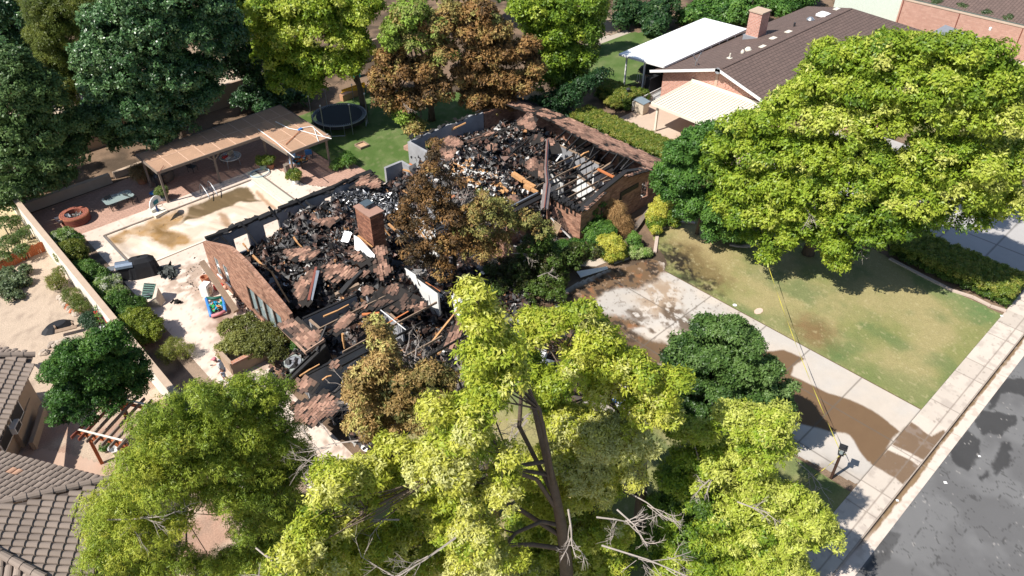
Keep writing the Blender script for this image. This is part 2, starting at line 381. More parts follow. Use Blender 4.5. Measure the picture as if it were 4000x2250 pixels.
# front lawn
burn = W([(2545, 960), (2590, 940), (2680, 1000), (2740, 1080), (2810, 1120), (2790, 1150), (2700, 1110), (2610, 1065)])
burn2 = W([(2600, 930), (2700, 960), (2820, 1060), (2860, 1150), (2740, 1110), (2640, 1050)])
dry = W([(2600, 860), (2760, 870), (2900, 1010), (2880, 1130), (2760, 1060), (2640, 960)])
red = [(35.0, 13.5), (36.2, 13.2), (36.6, 11.6), (34.6, 10.4), (34.2, 12)]
def c_lawn(x, y):
    c = flat(x, (.20, .205, .075))
    c = mixc(c, (.30, .255, .12), sst(fbm(x * .42, y * .42, 41, 6), .32, .72))
    c = mixc(c, (.085, .14, .05), sst(fbm(x * .5 + 9, y * .5, 47, 6), .50, .78) * .6)
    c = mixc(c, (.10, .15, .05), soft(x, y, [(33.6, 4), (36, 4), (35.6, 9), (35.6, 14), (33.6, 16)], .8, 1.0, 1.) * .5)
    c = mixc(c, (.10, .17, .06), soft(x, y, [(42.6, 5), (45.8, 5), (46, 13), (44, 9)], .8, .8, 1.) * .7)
    c = mixc(c, (.34, .26, .13), soft(x, y, dry, .8, .8) * .6)
    c = mixc(c, (.19, .10, .05), soft(x, y, red, .8, .5) * .7)
    c = mixc(c, (.16, .11, .05), soft(x, y, burn2, .6, .9) * .8)
    c = mixc(c, (.022, .018, .014), soft(x, y, burn, .5, .9) * sst(fbm(x * 3, y * 3, 9), .3, .5) * .95)
    return mixc(c, (.42, .36, .2), sst(fbm(x * 6, y * 6, 19), .66, .75) * .4)
lawn = [(33.86, 5.14), (44.9, 5.14), (45.1, 8.2), (45.6, 12.4), (46.8, 18), (46.8, 26.4), (41.2, 26.4), (40.2, 24.3), (38.8, 24.6), (37.1, 24.9), (36.2, 24.4), (35.6, 23.6), (35.1, 22.6), (34.6, 22.0), (33.86, 21.6)]
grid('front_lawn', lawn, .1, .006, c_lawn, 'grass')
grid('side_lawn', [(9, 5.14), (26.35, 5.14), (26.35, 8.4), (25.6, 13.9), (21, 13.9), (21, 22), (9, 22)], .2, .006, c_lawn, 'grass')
# driveway with mud washed over it
mudA = W([(2150, 1180), (2330, 1080), (2480, 1010), (2560, 1005), (2600, 1055), (2560, 1098), (2480, 1135), (2400, 1115), (2300, 1180), (2330, 1225), (2400, 1240), (2470, 1245), (2520, 1268), (2450, 1290), (2620, 1352), (2580, 1420), (2300, 1560), (1950, 1450), (1900, 1200)])
mudB = W([(2490, 1245), (2600, 1288), (2660, 1318), (2640, 1335), (2540, 1292)])
mudC = W([(2880, 1380), (3060, 1370), (3140, 1400), (3100, 1430), (3090, 1465), (3210, 1525), (3320, 1565), (3400, 1600), (3450, 1630), (3515, 1685), (3470, 1735), (3430, 1810), (3390, 1800), (3320, 1700), (3300, 1690), (3230, 1685), (3100, 1645), (2950, 1560)])
mudD = W([(3555, 1645), (3640, 1705), (3690, 1680), (3700, 1710), (3610, 1795), (3480, 1735)])
mudE = W([(3462, 1756), (3560, 1800), (3600, 1830), (3530, 1892), (3500, 1866), (3400, 1812)])
mudF = W([(2560, 1080), (2640, 1110), (2660, 1200), (2580, 1250), (2480, 1180)])
mudG = W([(2600, 1180), (2700, 1230), (2760, 1290), (2680, 1300), (2570, 1250)])
mudH = W([(2420, 1200), (2500, 1205), (2560, 1240), (2480, 1250)])
def joint(x, y, vx, hy, wd=.028):
    j = np.zeros(len(x))
    for v in vx: j = np.maximum(j, np.abs(x - v) < wd)
    for h in hy: j = np.maximum(j, np.abs(y - h) < wd)
    return j
def c_conc(x, y):
    c = flat(x, (.47, .43, .385)); c = mixc(c, (.52, .44, .36), sst(fbm(x * .35, y * .35, 71), .4, .6) * .6)
    pan = _h(np.floor((x - 27.5) / 3.2), np.floor(y / 2.9), 5); return c * (0.90 + .16 * pan)[:, None]
def c_drive(x, y):
    c = c_conc(x, y)
    st = fbm(x * 1.2 + y * 2.2, x * 3.2 - y * 1.6, 15, 5)               # run-off streaks
    m = np.clip(soft(x, y, mudA, .25, .35) + soft(x, y, mudC, .06, .12, 1.0) + soft(x, y, mudD, .05, .1) + soft(x, y, mudE, .05, .1), 0, 1)
    c = mixc(c, (.15, .092, .05), np.clip(m * (1.0 + .1 * st), 0, 1))
    c = mixc(c, (.30, .2, .12), soft(x, y, mudF, .5, .6) * sst(st, .38, .55) * .75)
    c = mixc(c, (.10, .065, .04), np.clip(soft(x, y, mudG, .35, .35) + soft(x, y, mudH, .3, .4) + soft(x, y, mudB, .12, .3), 0, 1) * sst(st, .42, .56) * .9)
    up = soft(x, y, mudA, .3, .4) * sst(y, 17.5, 19.5)
    c = mixc(c, (.035, .026, .02), up * sst(st, .52, .60) * .9); c = mixc(c, (.30, .13, .055), up * sst(fbm(x * 2.1, y * 2.1, 83), .55, .7) * .6)
    c = mixc(c, (.42, .31, .22), up * sst(fbm(x * 1.2 + y * 3, x * 4 - y * 2, 88, 4), .66, .72) * .5)
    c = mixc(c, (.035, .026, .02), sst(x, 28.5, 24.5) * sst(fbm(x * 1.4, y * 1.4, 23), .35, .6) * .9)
    c = mixc(c, (.12, .085, .06), sst(fbm(x * 5.5, y * 7.5, 24, 5), .66, .74) * (y > 14) * .6)
    c = mixc(c, (.12, .1, .08), joint(x, y, (27.3, 30.75), (8.35, 11.4, 14.2, 18.05, 5.16)) * .75)
    return c
drive = [(27.0, 5.14), (33.82, 5.14), (33.82, 21.6), (34.5, 22.1), (34.2, 23.2), (32.6, 23.4), (31.2, 24.2), (28.8, 24.6), (21.5, 24.4), (21.5, 14), (25.9, 14), (26.4, 8.4)]
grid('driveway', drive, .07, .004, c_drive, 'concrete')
def c_walk(x, y):
    c = flat(x, (.53, .46, .39)) * (.9 + .18 * _h(np.floor(x / 1.52), np.floor(x * 0 + 1), 6))[:, None]
    c = mixc(c, (.17, .112, .07), np.clip(soft(x, y, mudD, .05, .1) + soft(x, y, mudE, .05, .1), 0, 1))
    c = mixc(c, (.28, .23, .2), sst(fbm(x * 2.4, y * 2.4, 28, 4), .58, .72) * .35)
    c = mixc(c, (.2, .16, .13), sst(fbm(x * 6, y * 6, 44, 5), .7, .78) * .5)
    return mixc(c, (.2, .16, .13), np.clip(((x % 1.52) < .035) * 1. + (np.abs(y - 4.12) < .02), 0, 1) * .7)
grid('sidewalk', [(14, 3.66), (52, 3.66), (52, 5.13), (14, 5.13)], .06, .002, c_walk, 'concrete')
mb = MB(); mb.box2((52.0, 3.66, -.1), (110, 5.13, .0)); mb.box2((-30, 3.66, -.1), (14, 5.13, .0))
struct('sidewalk', mb, pmat('sidewalk far', (.5, .43, .36)))
mb = MB(); mb.prism([(-30, 3.60), (110, 3.60), (110, 3.655), (-30, 3.655)], -.17, -.004); struct('kerb', mb, pmat('kerb face', (.33, .27, .22), .9, 1, .3))
def c_gut(x, y):
    c = flat(x, (.58, .50, .43)); e = 3.42 + (fbm(x * 2.5, y * 0 + 1, 4) - .5) * .14
    e = np.where((x > 24) & (x < 31), e - .1 * (fbm(x * 1.1, y * 0, 14)), e)
    c = mixc(c, (.20, .125, .06), sst(y, e, e + .05) * sst(x, 23, 26) * .95); c = mixc(c, (.05, .035, .025), sst(y, 3.52, 3.58) * sst(x, 22, 26))
    c = mixc(c, (.3, .25, .2), ((x % 3.05) < .03) * .6); return mixc(c, (.35, .28, .22), sst(fbm(x * 3, y * 3, 29), .55, .7) * .4)
grid('gutter', [(14, 2.98), (52, 2.98), (52, 3.605), (14, 3.605)], .05, -.135, c_gut, 'concrete', zfn=lambda x, y: -.04 * sst(y, 3.1, 3.5))
zr = lambda x, y: (3000 + x * .5176, 1500 + y * .5176)
wet = [W([zr(*p) for p in q], -.15) for q in ([(1600, 190), (1700, 215), (1870, 240), (1885, 300), (1780, 350), (1750, 400), (1690, 370), (1620, 390), (1560, 300)], [(1380, 500), (1440, 400), (1500, 350), (1600, 420), (1590, 560), (1500, 660), (1390, 590)],
       [(1740, 480), (1780, 430), (1840, 440), (1820, 600), (1720, 690), (1690, 640)], [(1590, 700), (1660, 640), (1670, 690), (1620, 740)], [(1690, 40), (1800, -40), (1990, -40), (1990, 120), (1850, 60), (1760, 70), (1720, 160), (1650, 200)], [(800, 1240), (900, 1100), (1000, 1130), (930, 1300), (800, 1400), (700, 1449), (780, 1300)])]  # wet patches; the last outline is a tree's cast shadow, painted on
def c_road(x, y):
    c = flat(x, (.155, .152, .150)); c = mixc(c, (.12, .117, .116), sst(fbm(x * .5, y * .5, 51), .4, .6))
    for i, q in enumerate(wet): c = mixc(c, (.035, .034, .034), soft(x, y, q, .07, .16, 3.0, seed=i) * (.85 if i < 5 else .6))  # damp darkening, plus the tree shadow painted into the asphalt, fainter
    n = fbm(x * .55, y * .55, 66, 4); n2 = fbm(x * .5 + 30, y * .5, 67, 4)
    cr = np.maximum(sst(-np.abs(n - .5), -.008, -.001), sst(-np.abs(n2 - .47), -.008, -.001))
    c = mixc(c, (.05, .048, .046), cr * .75); n3 = fbm(x * 1.5, y * 1.5, 68, 3)
    c = mixc(c, (.07, .068, .066), sst(-np.abs(n3 - .52), -.007, -.001) * .4)
    return mixc(c, (.3, .28, .26), sst(fbm(x * 7, y * 7, 69, 2), .86, .9) * .8)
grid('road', [(15, -8), (55, -8), (55, 2.985), (15, 2.985)], .07, -.148, c_road, 'asphalt')
mb = MB(); mb.add([(-200, -25, -.152), (300, -25, -.152), (300, 2.98, -.152), (-200, 2.98, -.152)], [(0, 1, 2, 3)], col=(.15, .148, .146)); struct('road', mb, 'asphalt')
# neighbour's ground
def c_rd(x, y):
    c = flat(x, (.40, .38, .36)) * (.9 + .15 * _h(np.floor((x - 49.2) / 3.1), np.floor((y - 5) / 3.0), 15))[:, None]
    return mixc(c, (.12, .11, .1), np.clip((((x - 49.2) % 3.1) < .05) * 1. + (((y - 5.1) % 3.0) < .05), 0, 1) * .75)
grid('driveway', [(49.2, 5.14), (62, 5.14), (62, 26), (49.4, 26)], .1, .004, c_rd, 'concrete')
grid('carport_slab', [(46.3, 25.9), (54.9, 26.0), (54.9, 38), (46.3, 38)], .3, .012, lambda x, y: mixc(flat(x, (.52, .42, .33)), (.45, .33, .25), fbm(x * .5, y * .5, 3)), 'concrete')
grid('far_lawn', [(64, 5.2), (86.2, 5.2), (86.2, 18), (64, 24)], .5, .004, c_lawn, 'grass')
grid('far_lawn', W([(2320, 185), (2420, 128), (2640, 120), (2600, 200), (2480, 330), (2330, 330), (2240, 300)]), .5, .004, c_green, 'grass')
grid('footpath', W([(2240, 190), (2340, 150), (2450, 118), (2460, 130), (2360, 165), (2330, 185), (2250, 220)]), .3, .008, lambda x, y: flat(x, (.42, .36, .29)), 'concrete')
grid('footpath', W([(2290, 60), (2400, 60), (2420, 125), (2330, 150)]), .4, .0045, lambda x, y: mixc(flat(x, (.36, .28, .2)), (.28, .2, .14), fbm(x, y, 2)), 'gravel')
grid('footpath', [(86.3, 5.2), (87.8, 5.2), (87.8, 24), (86.3, 22)], .4, .008, lambda x, y: flat(x, (.5, .42, .35)), 'concrete')
# rear neighbours' bright yard
grid('rear_yard', [(5, 63.8), (34, 63.9), (36, 80), (5, 78)], .5, .004, lambda x, y: mixc(flat(x, (.50, .40, .30)), (.3, .22, .15), sst(fbm(x * .4, y * .4, 6), .4, .6)), 'gravel')

# ================================================================== THE BURNT HOUSE
H0 = thing('burnt_house', 'single storey brick house gutted by fire, its roof collapsed into black rubble', 'house', (24, 34, 0))
def wall(mb, axis, c, th, a0, a1, top, ops=(), z0=0.0, step=None, col=(.5, .5, .5)):
    """axis 'x': wall lies in plane x=c..c+th and runs in y. top: number or function; ops: (a,b,zlo,zhi)"""
    br = {a0, a1}
    for o in ops: br |= {o[0], o[1]}
    if step: br |= set(np.arange(a0, a1, step))
    br = sorted(b for b in br if a0 <= b <= a1)
    tf = top if callable(top) else (lambda a: top)
    for p, q in zip(br[:-1], br[1:]):
        if q - p < 1e-6: continue
        m = (p + q) / 2; segs = [(z0, None)]
        for o in ops:
            if o[0] <= m <= o[1]: segs = [(z0, o[2]), (o[3], None)]
        for lo, hi in segs:
            h1, h2 = (tf(p), tf(q)) if hi is None else (hi, hi)
            if max(h1, h2) - lo < .02: continue
            if axis == 'x': mb.prism([(c, p), (c + th, p), (c + th, q), (c, q)], lo, [h1, h1, h2, h2], col)
            else: mb.prism([(p, c), (q, c), (q, c + th), (p, c + th)], lo, [h1, h2, h2, h1], col)
def lerp(pts):
    xs = [p[0] for p in pts]; zs = [p[1] for p in pts]; return lambda a: float(np.interp(a, xs, zs))
FOOT = [(12.8, 30.5), (12.8, 40.9), (27.9, 40.9), (30, 41.1), (30, 43), (41, 43), (41, 27.6), (32.3, 27.6), (32.3, 30.4), (26, 30.4), (26.2, 26.3), (22.5, 22), (11.2, 22), (11.2, 30)]
def rub(x, y):
    g = lambda cx, cy, sx, sy: np.exp(-((x - cx) / sx) ** 2 - ((y - cy) / sy) ** 2)
    h = .55 + 1.0 * g(20, 37, 4.5, 3.2) + 1.5 * g(18, 33, 4.5, 2.2) + 1.9 * g(33, 38, 6, 4) + 1.3 * g(28, 37, 3.5, 3) + 1.4 * g(20, 39.3, 4, 1.3) + .9 * g(29.5, 33.5, 2.6, 2.2) + 1.2 * g(18.5, 29.8, 3.2, 1.2)
    return np.minimum(h, 2.6) * (.65 + .7 * fbm(x * .9, y * .9, 101)) + (fbm(x * 3, y * 3, 102) - .5) * .45
SHEETS = []
def rubc(x, y):
    h = rub(x, y)
    for P in SHEETS:
        k = inpoly(x, y, P)
        if k.any():
            z = ((1 / ((x[k, None] - P[:, 0]) ** 2 + (y[k, None] - P[:, 1]) ** 2 + .2)) * P[:, 2]).sum(1) / (1 / ((x[k, None] - P[:, 0]) ** 2 + (y[k, None] - P[:, 1]) ** 2 + .2)).sum(1)
            h[k] = np.minimum(h[k], z - .35)
    return h
def c_rub(x, y):
    c = flat(x, (.020, .018, .017)); c = mixc(c, (.085, .045, .032), sst(fbm(x * .9, y * .9, 103), .5, .66) * .8)
    return mixc(c, (.18, .17, .16), sst(fbm(x * 3, y * 3, 104), .64, .74) * .6)
# --- exterior walls
mb = MB(); wtop = lerp([(30.6, 3.05), (31.4, 3.35), (32.7, 3.7), (34.9, 4.22), (36.7, 4.3), (38.2, 3.7), (41, 2.55)])
wall(mb, 'x', 12.65, .22, 30.6, 41.0, wtop, [(39.25, 39.8, .75, 2.1), (38.1, 38.65, .75, 2.15), (31.75, 35.7, .4, 2.2)], step=.6)
mb.build('brick_wall', 'brick', H0)
mb = MB(); btop = lambda a: 2.5 + .12 * math.sin(a * 2.3) * math.sin(a * 5.1)
wall(mb, 'y', 40.85, .22, 12.9, 25.2, btop, [(14.5, 15.5, .75, 1.95), (16.6, 17.7, .6, 2.05), (19, 19.9, .75, 1.95), (21.2, 21.8, 1.5, 2.1)], step=.5)
wall(mb, 'y', 40.85, .22, 26.3, 27.7, 2.5); wall(mb, 'x', 27.7, .2, 37.0, 41.07, 2.45, step=.5)
wall(mb, 'y', 43.0, .22, 30.2, 37.5, btop, [(31.5, 32.6, .9, 2.0)], step=.5); wall(mb, 'x', 30.0, .2, 40.6, 43.2, 2.4)
mb.build('rear_wall', 'interior', H0)
mb = MB()      # charred top plates and broken eaves over the rear walls
x = 12.9
while x < 25:
    L = rng.uniform(.5, 1.3); z = 2.62 + rng.uniform(-.04, .05)
    mb.beam((x, 41 + rng.uniform(-.08, .08), z), (min(x + L, 25.2), 41 + rng.uniform(-.08, .08), z + rng.uniform(-.06, .06)), .34, .16, rng.uniform(-.3, .3)); x += L * .93
for x in np.arange(13, 38, .35):
    if 25.3 < x < 30: continue
    yy = 41.1 if x < 28 else 43.2
    mb.frame((x, yy + rng.uniform(-.3, .2), 2.58 + rng.uniform(-.1, .12)), (rng.uniform(.1, .25), rng.uniform(-.1, .1), rng.uniform(-.1, .1)), (rng.uniform(-.05, .05), rng.uniform(.05, .2), rng.uniform(-.1, .1)), (0, 0, .012))
mb.build('eave', 'black', H0, label='charred eave along the rear wall')
mb = MB(); gt = lerp([(32.1, 2.45), (33.9, 3.1), (35.3, 3.5), (36.5, 3.66), (38.5, 3.1), (41.1, 2.45)])
wall(mb, 'y', 27.4, .22, 32.1, 41.1, gt, [(38.4, 39.35, .7, 2.1)], step=.7)
wall(mb, 'x', 32.1, .22, 27.62, 30.5, 2.5); wall(mb, 'x', 40.9, .22, 27.62, 43.2, 2.3, [(30.5, 31.7, .9, 1.9), (35, 36.2, .9, 1.9)])
wall(mb, 'y', 43.0, .22, 37.6, 40.9, 2.3)
mb.build('brick_wall', 'brick', H0, label='brick end wall of the right wing')
mb = MB()
for p, q in (((32.1, 27.45, 2.55), (32.1, 30.4, 2.55)), ((32.15, 27.5, 2.5), (33.9, 27.5, 3.17)), ((33.9, 27.5, 3.17), (36.5, 27.5, 3.74)), ((36.5, 27.5, 3.74), (38.4, 27.5, 3.2)), ((30.0, 30.5, 2.5), (32.2, 30.5, 2.5)), ((26.4, 30.5, 2.4), (30.0, 30.5, 2.5))):
    mb.beam(p, q, .34, .13)
for k in range(60):
    y = rng.uniform(27.6, 30.3); mb.frame((32.1 + rng.uniform(-.25, .3), y, 2.66 + rng.uniform(-.04, .1)), (rng.uniform(.05, .16), .03, .02), (.02, rng.uniform(.05, .16), rng.uniform(-.05, .05)), (0, 0, .015))
for k in range(7):
    y = 27.9 + k * .35; mb.frame((32.06, y, 2.35 - rng.uniform(0, .35)), (.02, 0, 0), (0, rng.uniform(.04, .1), 0), (0, 0, rng.uniform(.1, .35)))
mb.build('top_plate', 'black', H0)
mb = MB(); mb.box((37.0, 27.37, 2.2), (1.9, .05, .35), 0); mb.box((36.1, 27.36, 2.0), (.2, .04, .75), 0); mb.build('soot_mark', 'black', H0)
# porch and front walls behind the tree
mb = MB(); wall(mb, 'y', 30.4, .2, 26.4, 30.0, 2.3, [(27.3, 28.4, 0, 2.05)]); wall(mb, 'x', 26.2, .2, 26.5, 30.4, 2.3)
mb.build('brick_wall', 'brick', H0, label='shaded brick wall by the front porch')
# windows in the left gable
for (a, b) in ((39.25, 39.8), (38.1, 38.65)):
    f = MB(); m = (a + b) / 2
    for p, q in (((12.72, a + .03, .75), (12.72, a + .03, 2.1)), ((12.72, b - .03, .75), (12.72, b - .03, 2.1)), ((12.72, a, 1.45), (12.72, b, 1.45)), ((12.6, a - .05, .72), (12.6, b + .05, .72))): f.beam(p, q, .07, .07)
    wf = f.build('window', 'white', H0); g = MB(); g.box((12.76, m, 1.42), (.02, b - a, 1.3)); g.build('pane', 'glass', wf)
f = MB()
for y in (31.78, 32.7, 33.75, 34.75, 35.67): f.beam((12.7, y, .4), (12.7, y, 2.2), .09, .09)
for z in (.42, 2.18): f.beam((12.7, 31.75, z), (12.7, 35.7, z), .08, .08)
wf = f.build('window', pmat('window frame brown', (.12, .07, .05)), H0); g = MB(); g.box((12.78, 33.7, 1.3), (.02, 3.9, 1.75)); g.build('pane', glassmat('picture glass', (.33, .42, .42), .08, .75), wf)
# --- inner walls
def inner(name, mat, segs, th=.12):
    for (x0, y0, x1, y1, z0, z1) in segs:
        mb = MB()
        d = np.array([x1 - x0, y1 - y0]); L = np.linalg.norm(d); d /= L; n = np.array([-d[1], d[0]]) * th / 2
        P = [(x0 - n[0], y0 - n[1]), (x1 - n[0], y1 - n[1]), (x1 + n[0], y1 + n[1]), (x0 + n[0], y0 + n[1])]
        mb.prism(P, 0, [z0, z1, z1, z0]); mb.build(name, mat, H0)
        mb = MB(); mb.beam((x0, y0, z0 + .03), (x1, y1, z1 + .03), th * 1.15, .07); mb.build('top_plate', 'black' if rng.random() < .6 else 'oldwood', H0)
inner('partition_wall', 'intwhite', [(23.35, 31.4, 24.3, 34.8, 2.1, 2.4), (24.4, 33.0, 26.2, 33.0, 2.0, 2.3), (34.1, 30.9, 34.6, 32.7, 2.4, 2.4), (32.4, 31.3, 34.0, 31.3, 2.4, 2.3), (35.1, 28.2, 35.6, 30.9, 2.2, 2.4), (36.3, 29.2, 37.4, 29.2, 2.3, 2.1),
      (36.9, 30.6, 38.9, 30.6, 2.1, 2.3), (34.2, 28.9, 35.1, 28.9, 2.0, 2.1), (20.1, 27.3, 20.2, 30.4, 2.4, 2.3), (20.75, 25.4, 20.9, 26.9, 2.4, 2.2)])
inner('partition_wall', 'interior', [(13.3, 30.55, 16.6, 30.3, 2.4, 2.4), (13.6, 29.0, 13.6, 30.3, 2.3, 2.3), (11.1, 26.75, 14.6, 26.6, 2.3, 2.3), (11.3, 25.0, 12.4, 25.0, 2.0, 2.2), (17.1, 26.7, 17.2, 30.2, 2.1, 2.3), (22.3, 31.3, 22.6, 34.6, 1.9, 2.2), (25.3, 34.0, 26.2, 37.4, 2.2, 2.3), (27.5, 34.2, 30.6, 34.3, 2.0, 2.1), (38.0, 31, 38.2, 36, 2.3, 2.2), (37.8, 33.5, 40.8, 33.6, 2.2, 2.2)])
# chimney
CHM = MB(); CHM.prism([(19.75, 32.95), (20.65, 32.95), (20.65, 34.5), (19.75, 34.5)], 0, 4.93); co = CHM.build('chimney', 'brickchim', H0)
mb = MB(); mb.prism([(19.68, 32.88), (20.72, 32.88), (20.72, 34.57), (19.68, 34.57)], 4.935, 5.02); mb.build('chimney_cap', pmat('mortar cap', (.34, .2, .15)), co)
mb = MB(); mb.lathe((20.25, 33.9, 5.02), [(.2, 0), (.2, .16), (.0, .16)], 12); mb.box((20.25, 33.95, 5.27), (.62, .62, .05), .1); mb.beam((20.1, 33.8, 5.02), (20.1, 33.8, 5.25), .03, .03); mb.beam((20.45, 34.1, 5.02), (20.45, 34.1, 5.25), .03, .03)
mb.build('flue_cap', pmat('flue metal', (.10, .13, .15), .4, metal=.3), co)
# flat slab of blistered roofing behind the chimney
# --- shingled roof sheets
BR = np.array([(.33, .19, .135), (.28, .155, .11), (.36, .215, .15), (.21, .12, .085), (.30, .175, .125)])
def sheet(pts, ang=0., wav=.12, seed=0, ragged=.35, char=.5, name='roof_sheet', label=None, parent=H0, tab=(.30, .15), drop=0.04):
    P = np.array(pts, float); SHEETS.append(P); c = P.mean(0); _, _, vt = np.linalg.svd(P - c); n = vt[2]
    if n[2] < 0: n = -n
    u = np.cross([0, 0, 1.], n); u = np.array([1., 0, 0]) if np.linalg.norm(u) < .12 else u / np.linalg.norm(u)
    if abs(n[2]) > .9 or ang: 
        h = np.array([math.cos(ang), math.sin(ang), 0]); u = h - n * (h @ n); u /= np.linalg.norm(u)
    v = np.cross(n, u)                                      # up the slope-ish
    if v[2] < 0: v = -v
    A = (P - c) @ u; B = (P - c) @ v; D = (P - c) @ n; poly = list(zip(A, B))
    def hgt(a, b):
        w_ = 1 / ((a[:, None] - A) ** 2 + (b[:, None] - B) ** 2 + .15); r = (w_ * D).sum(1) / w_.sum(1)
        return r + (fbm(a * .8 + seed, b * .8, seed + 5, 3) - .5) * 2 * wav
    def edge(a, b):
        d = np.full(len(a), 9.)
        for i in range(len(A)):
            p = np.array([A[i], B[i]]); q = np.array([A[(i + 1) % len(A)], B[(i + 1) % len(A)]]); e = q - p
            t = np.clip(((a - p[0]) * e[0] + (b - p[1]) * e[1]) / (e @ e), 0, 1); d = np.minimum(d, np.hypot(a - p[0] - t * e[0], b - p[1] - t * e[1]))
        return d
    tw, tl = tab; rows = np.arange(B.min(), B.max(), tl); S = []; Tt = []
    for i, b in enumerate(rows):
        s = np.arange(A.min() + (i % 2) * tw / 2, A.max(), tw); S.append(s); Tt.append(np.full(len(s), b))
    s = np.concatenate(S); t = np.concatenate(Tt); k = inpoly(s, t, poly); s, t = s[k], t[k]; ed = edge(s, t)
    q = fbm(s * 1.3 + seed * 3, t * 1.3, seed + 9, 3); k = (ed > ragged * (q - .25) * 1.6) & (rng.random(len(s)) > drop) & ~((q > .66) & (rng.random(len(s)) < .8) & (char > .2)); s, t, ed, q = s[k], t[k], ed[k], q[k]
    N = len(s); hw, hl = tw / 2 * .97, tl * .72; j = lambda m: rng.normal(0, m, N)
    lift = .012 + np.abs(j(.01)) + (ed < .3) * np.abs(j(.03))
    V = np.zeros((N, 4, 3)); tx, ty = j(.01), j(.01)
    for m, (da, db, dz) in enumerate(((-hw, -hl, 1), (hw, -hl, 1), (hw, hl, 0), (-hw, hl, 0))):
        a = s + da + tx; b = t + db + ty; V[:, m] = c + a[:, None] * u + b[:, None] * v + (hgt(a, b) + lift * dz + (m % 2) * .006)[:, None] * n
    col = BR[rng.integers(0, 5, N)] * rng.uniform(.8, 1.2, (N, 1))
    bl = np.clip(sst(q, .52, .62) * char * 1.5 + (ed < .22) * rng.uniform(.2, 1, N) * char * 1.4, 0, 1); col = col * (1 - bl[:, None]) + np.array([.02, .019, .018]) * bl[:, None]
    mb = MB(); mb.add(V.reshape(-1, 3), np.arange(4 * N).reshape(-1, 4), col=col)
    # backing felt, with thickness
    r = .22; aa = np.arange(A.min(), A.max() + r, r); bb = np.arange(B.min(), B.max() + r, r); X, Y = np.meshgrid(aa, bb)
    cx, cy = (X[:-1, :-1] + r / 2).ravel(), (Y[:-1, :-1] + r / 2).ravel(); kk = inpoly(cx, cy, poly)
    i = (np.arange(len(bb) - 1)[:, None] * len(aa) + np.arange(len(aa) - 1)[None]).ravel()[kk]
    if len(i):
        a, b = X.ravel(), Y.ravel(); h = hgt(a, b)
        for dz in (-.02, -.05):
            Vv = c + a[:, None] * u + b[:, None] * v + (h + dz)[:, None] * n; mb.add(Vv, np.stack([i, i + 1, i + len(aa) + 1, i + len(aa)], 1), col=(.025, .022, .02))
    o = mb.build(name, 'shingle', parent)
    if label: o['label'] = label
    return o
def px3(f, pts): return [tuple(at(*(f(p[0], p[1]) if f else p[:2]), p[2])) for p in pts]
# surviving right-hand slope
sheet([(41.9, 27.9, 2.36), (41.95, 37.6, 2.36), (39.6, 37.6, 3.0), (38.6, 35.2, 3.35), (38.2, 33.6, 3.5), (38.5, 32.2, 3.4), (37.9, 31.2, 3.6), (38.2, 30.0, 3.5), (38.9, 29.0, 3.2), (39.0, 27.3, 3.1), (41.2, 27.3, 2.45)], rad(90), .03, 1, .5, .35, label='brown shingled roof slope that survived along the right side', drop=.0)
sheet([(36.2, 27.0, 3.66), (38.9, 27.0, 3.15), (38.9, 27.7, 3.15), (36.2, 27.9, 3.62)], rad(90), .04, 2, .25, .6)
sheet([(32.3, 27.1, 2.65), (34.2, 27.1, 3.25), (34.0, 27.8, 3.2), (32.4, 28.0, 2.6)], rad(90), .05, 3, .3, .7)
sheet([(39.6, 37.6, 3.0), (41.9, 37.6, 2.36), (41.9, 43.2, 2.36), (39.0, 43, 3.0)], rad(90), .2, 4, 1.2, 1.0)
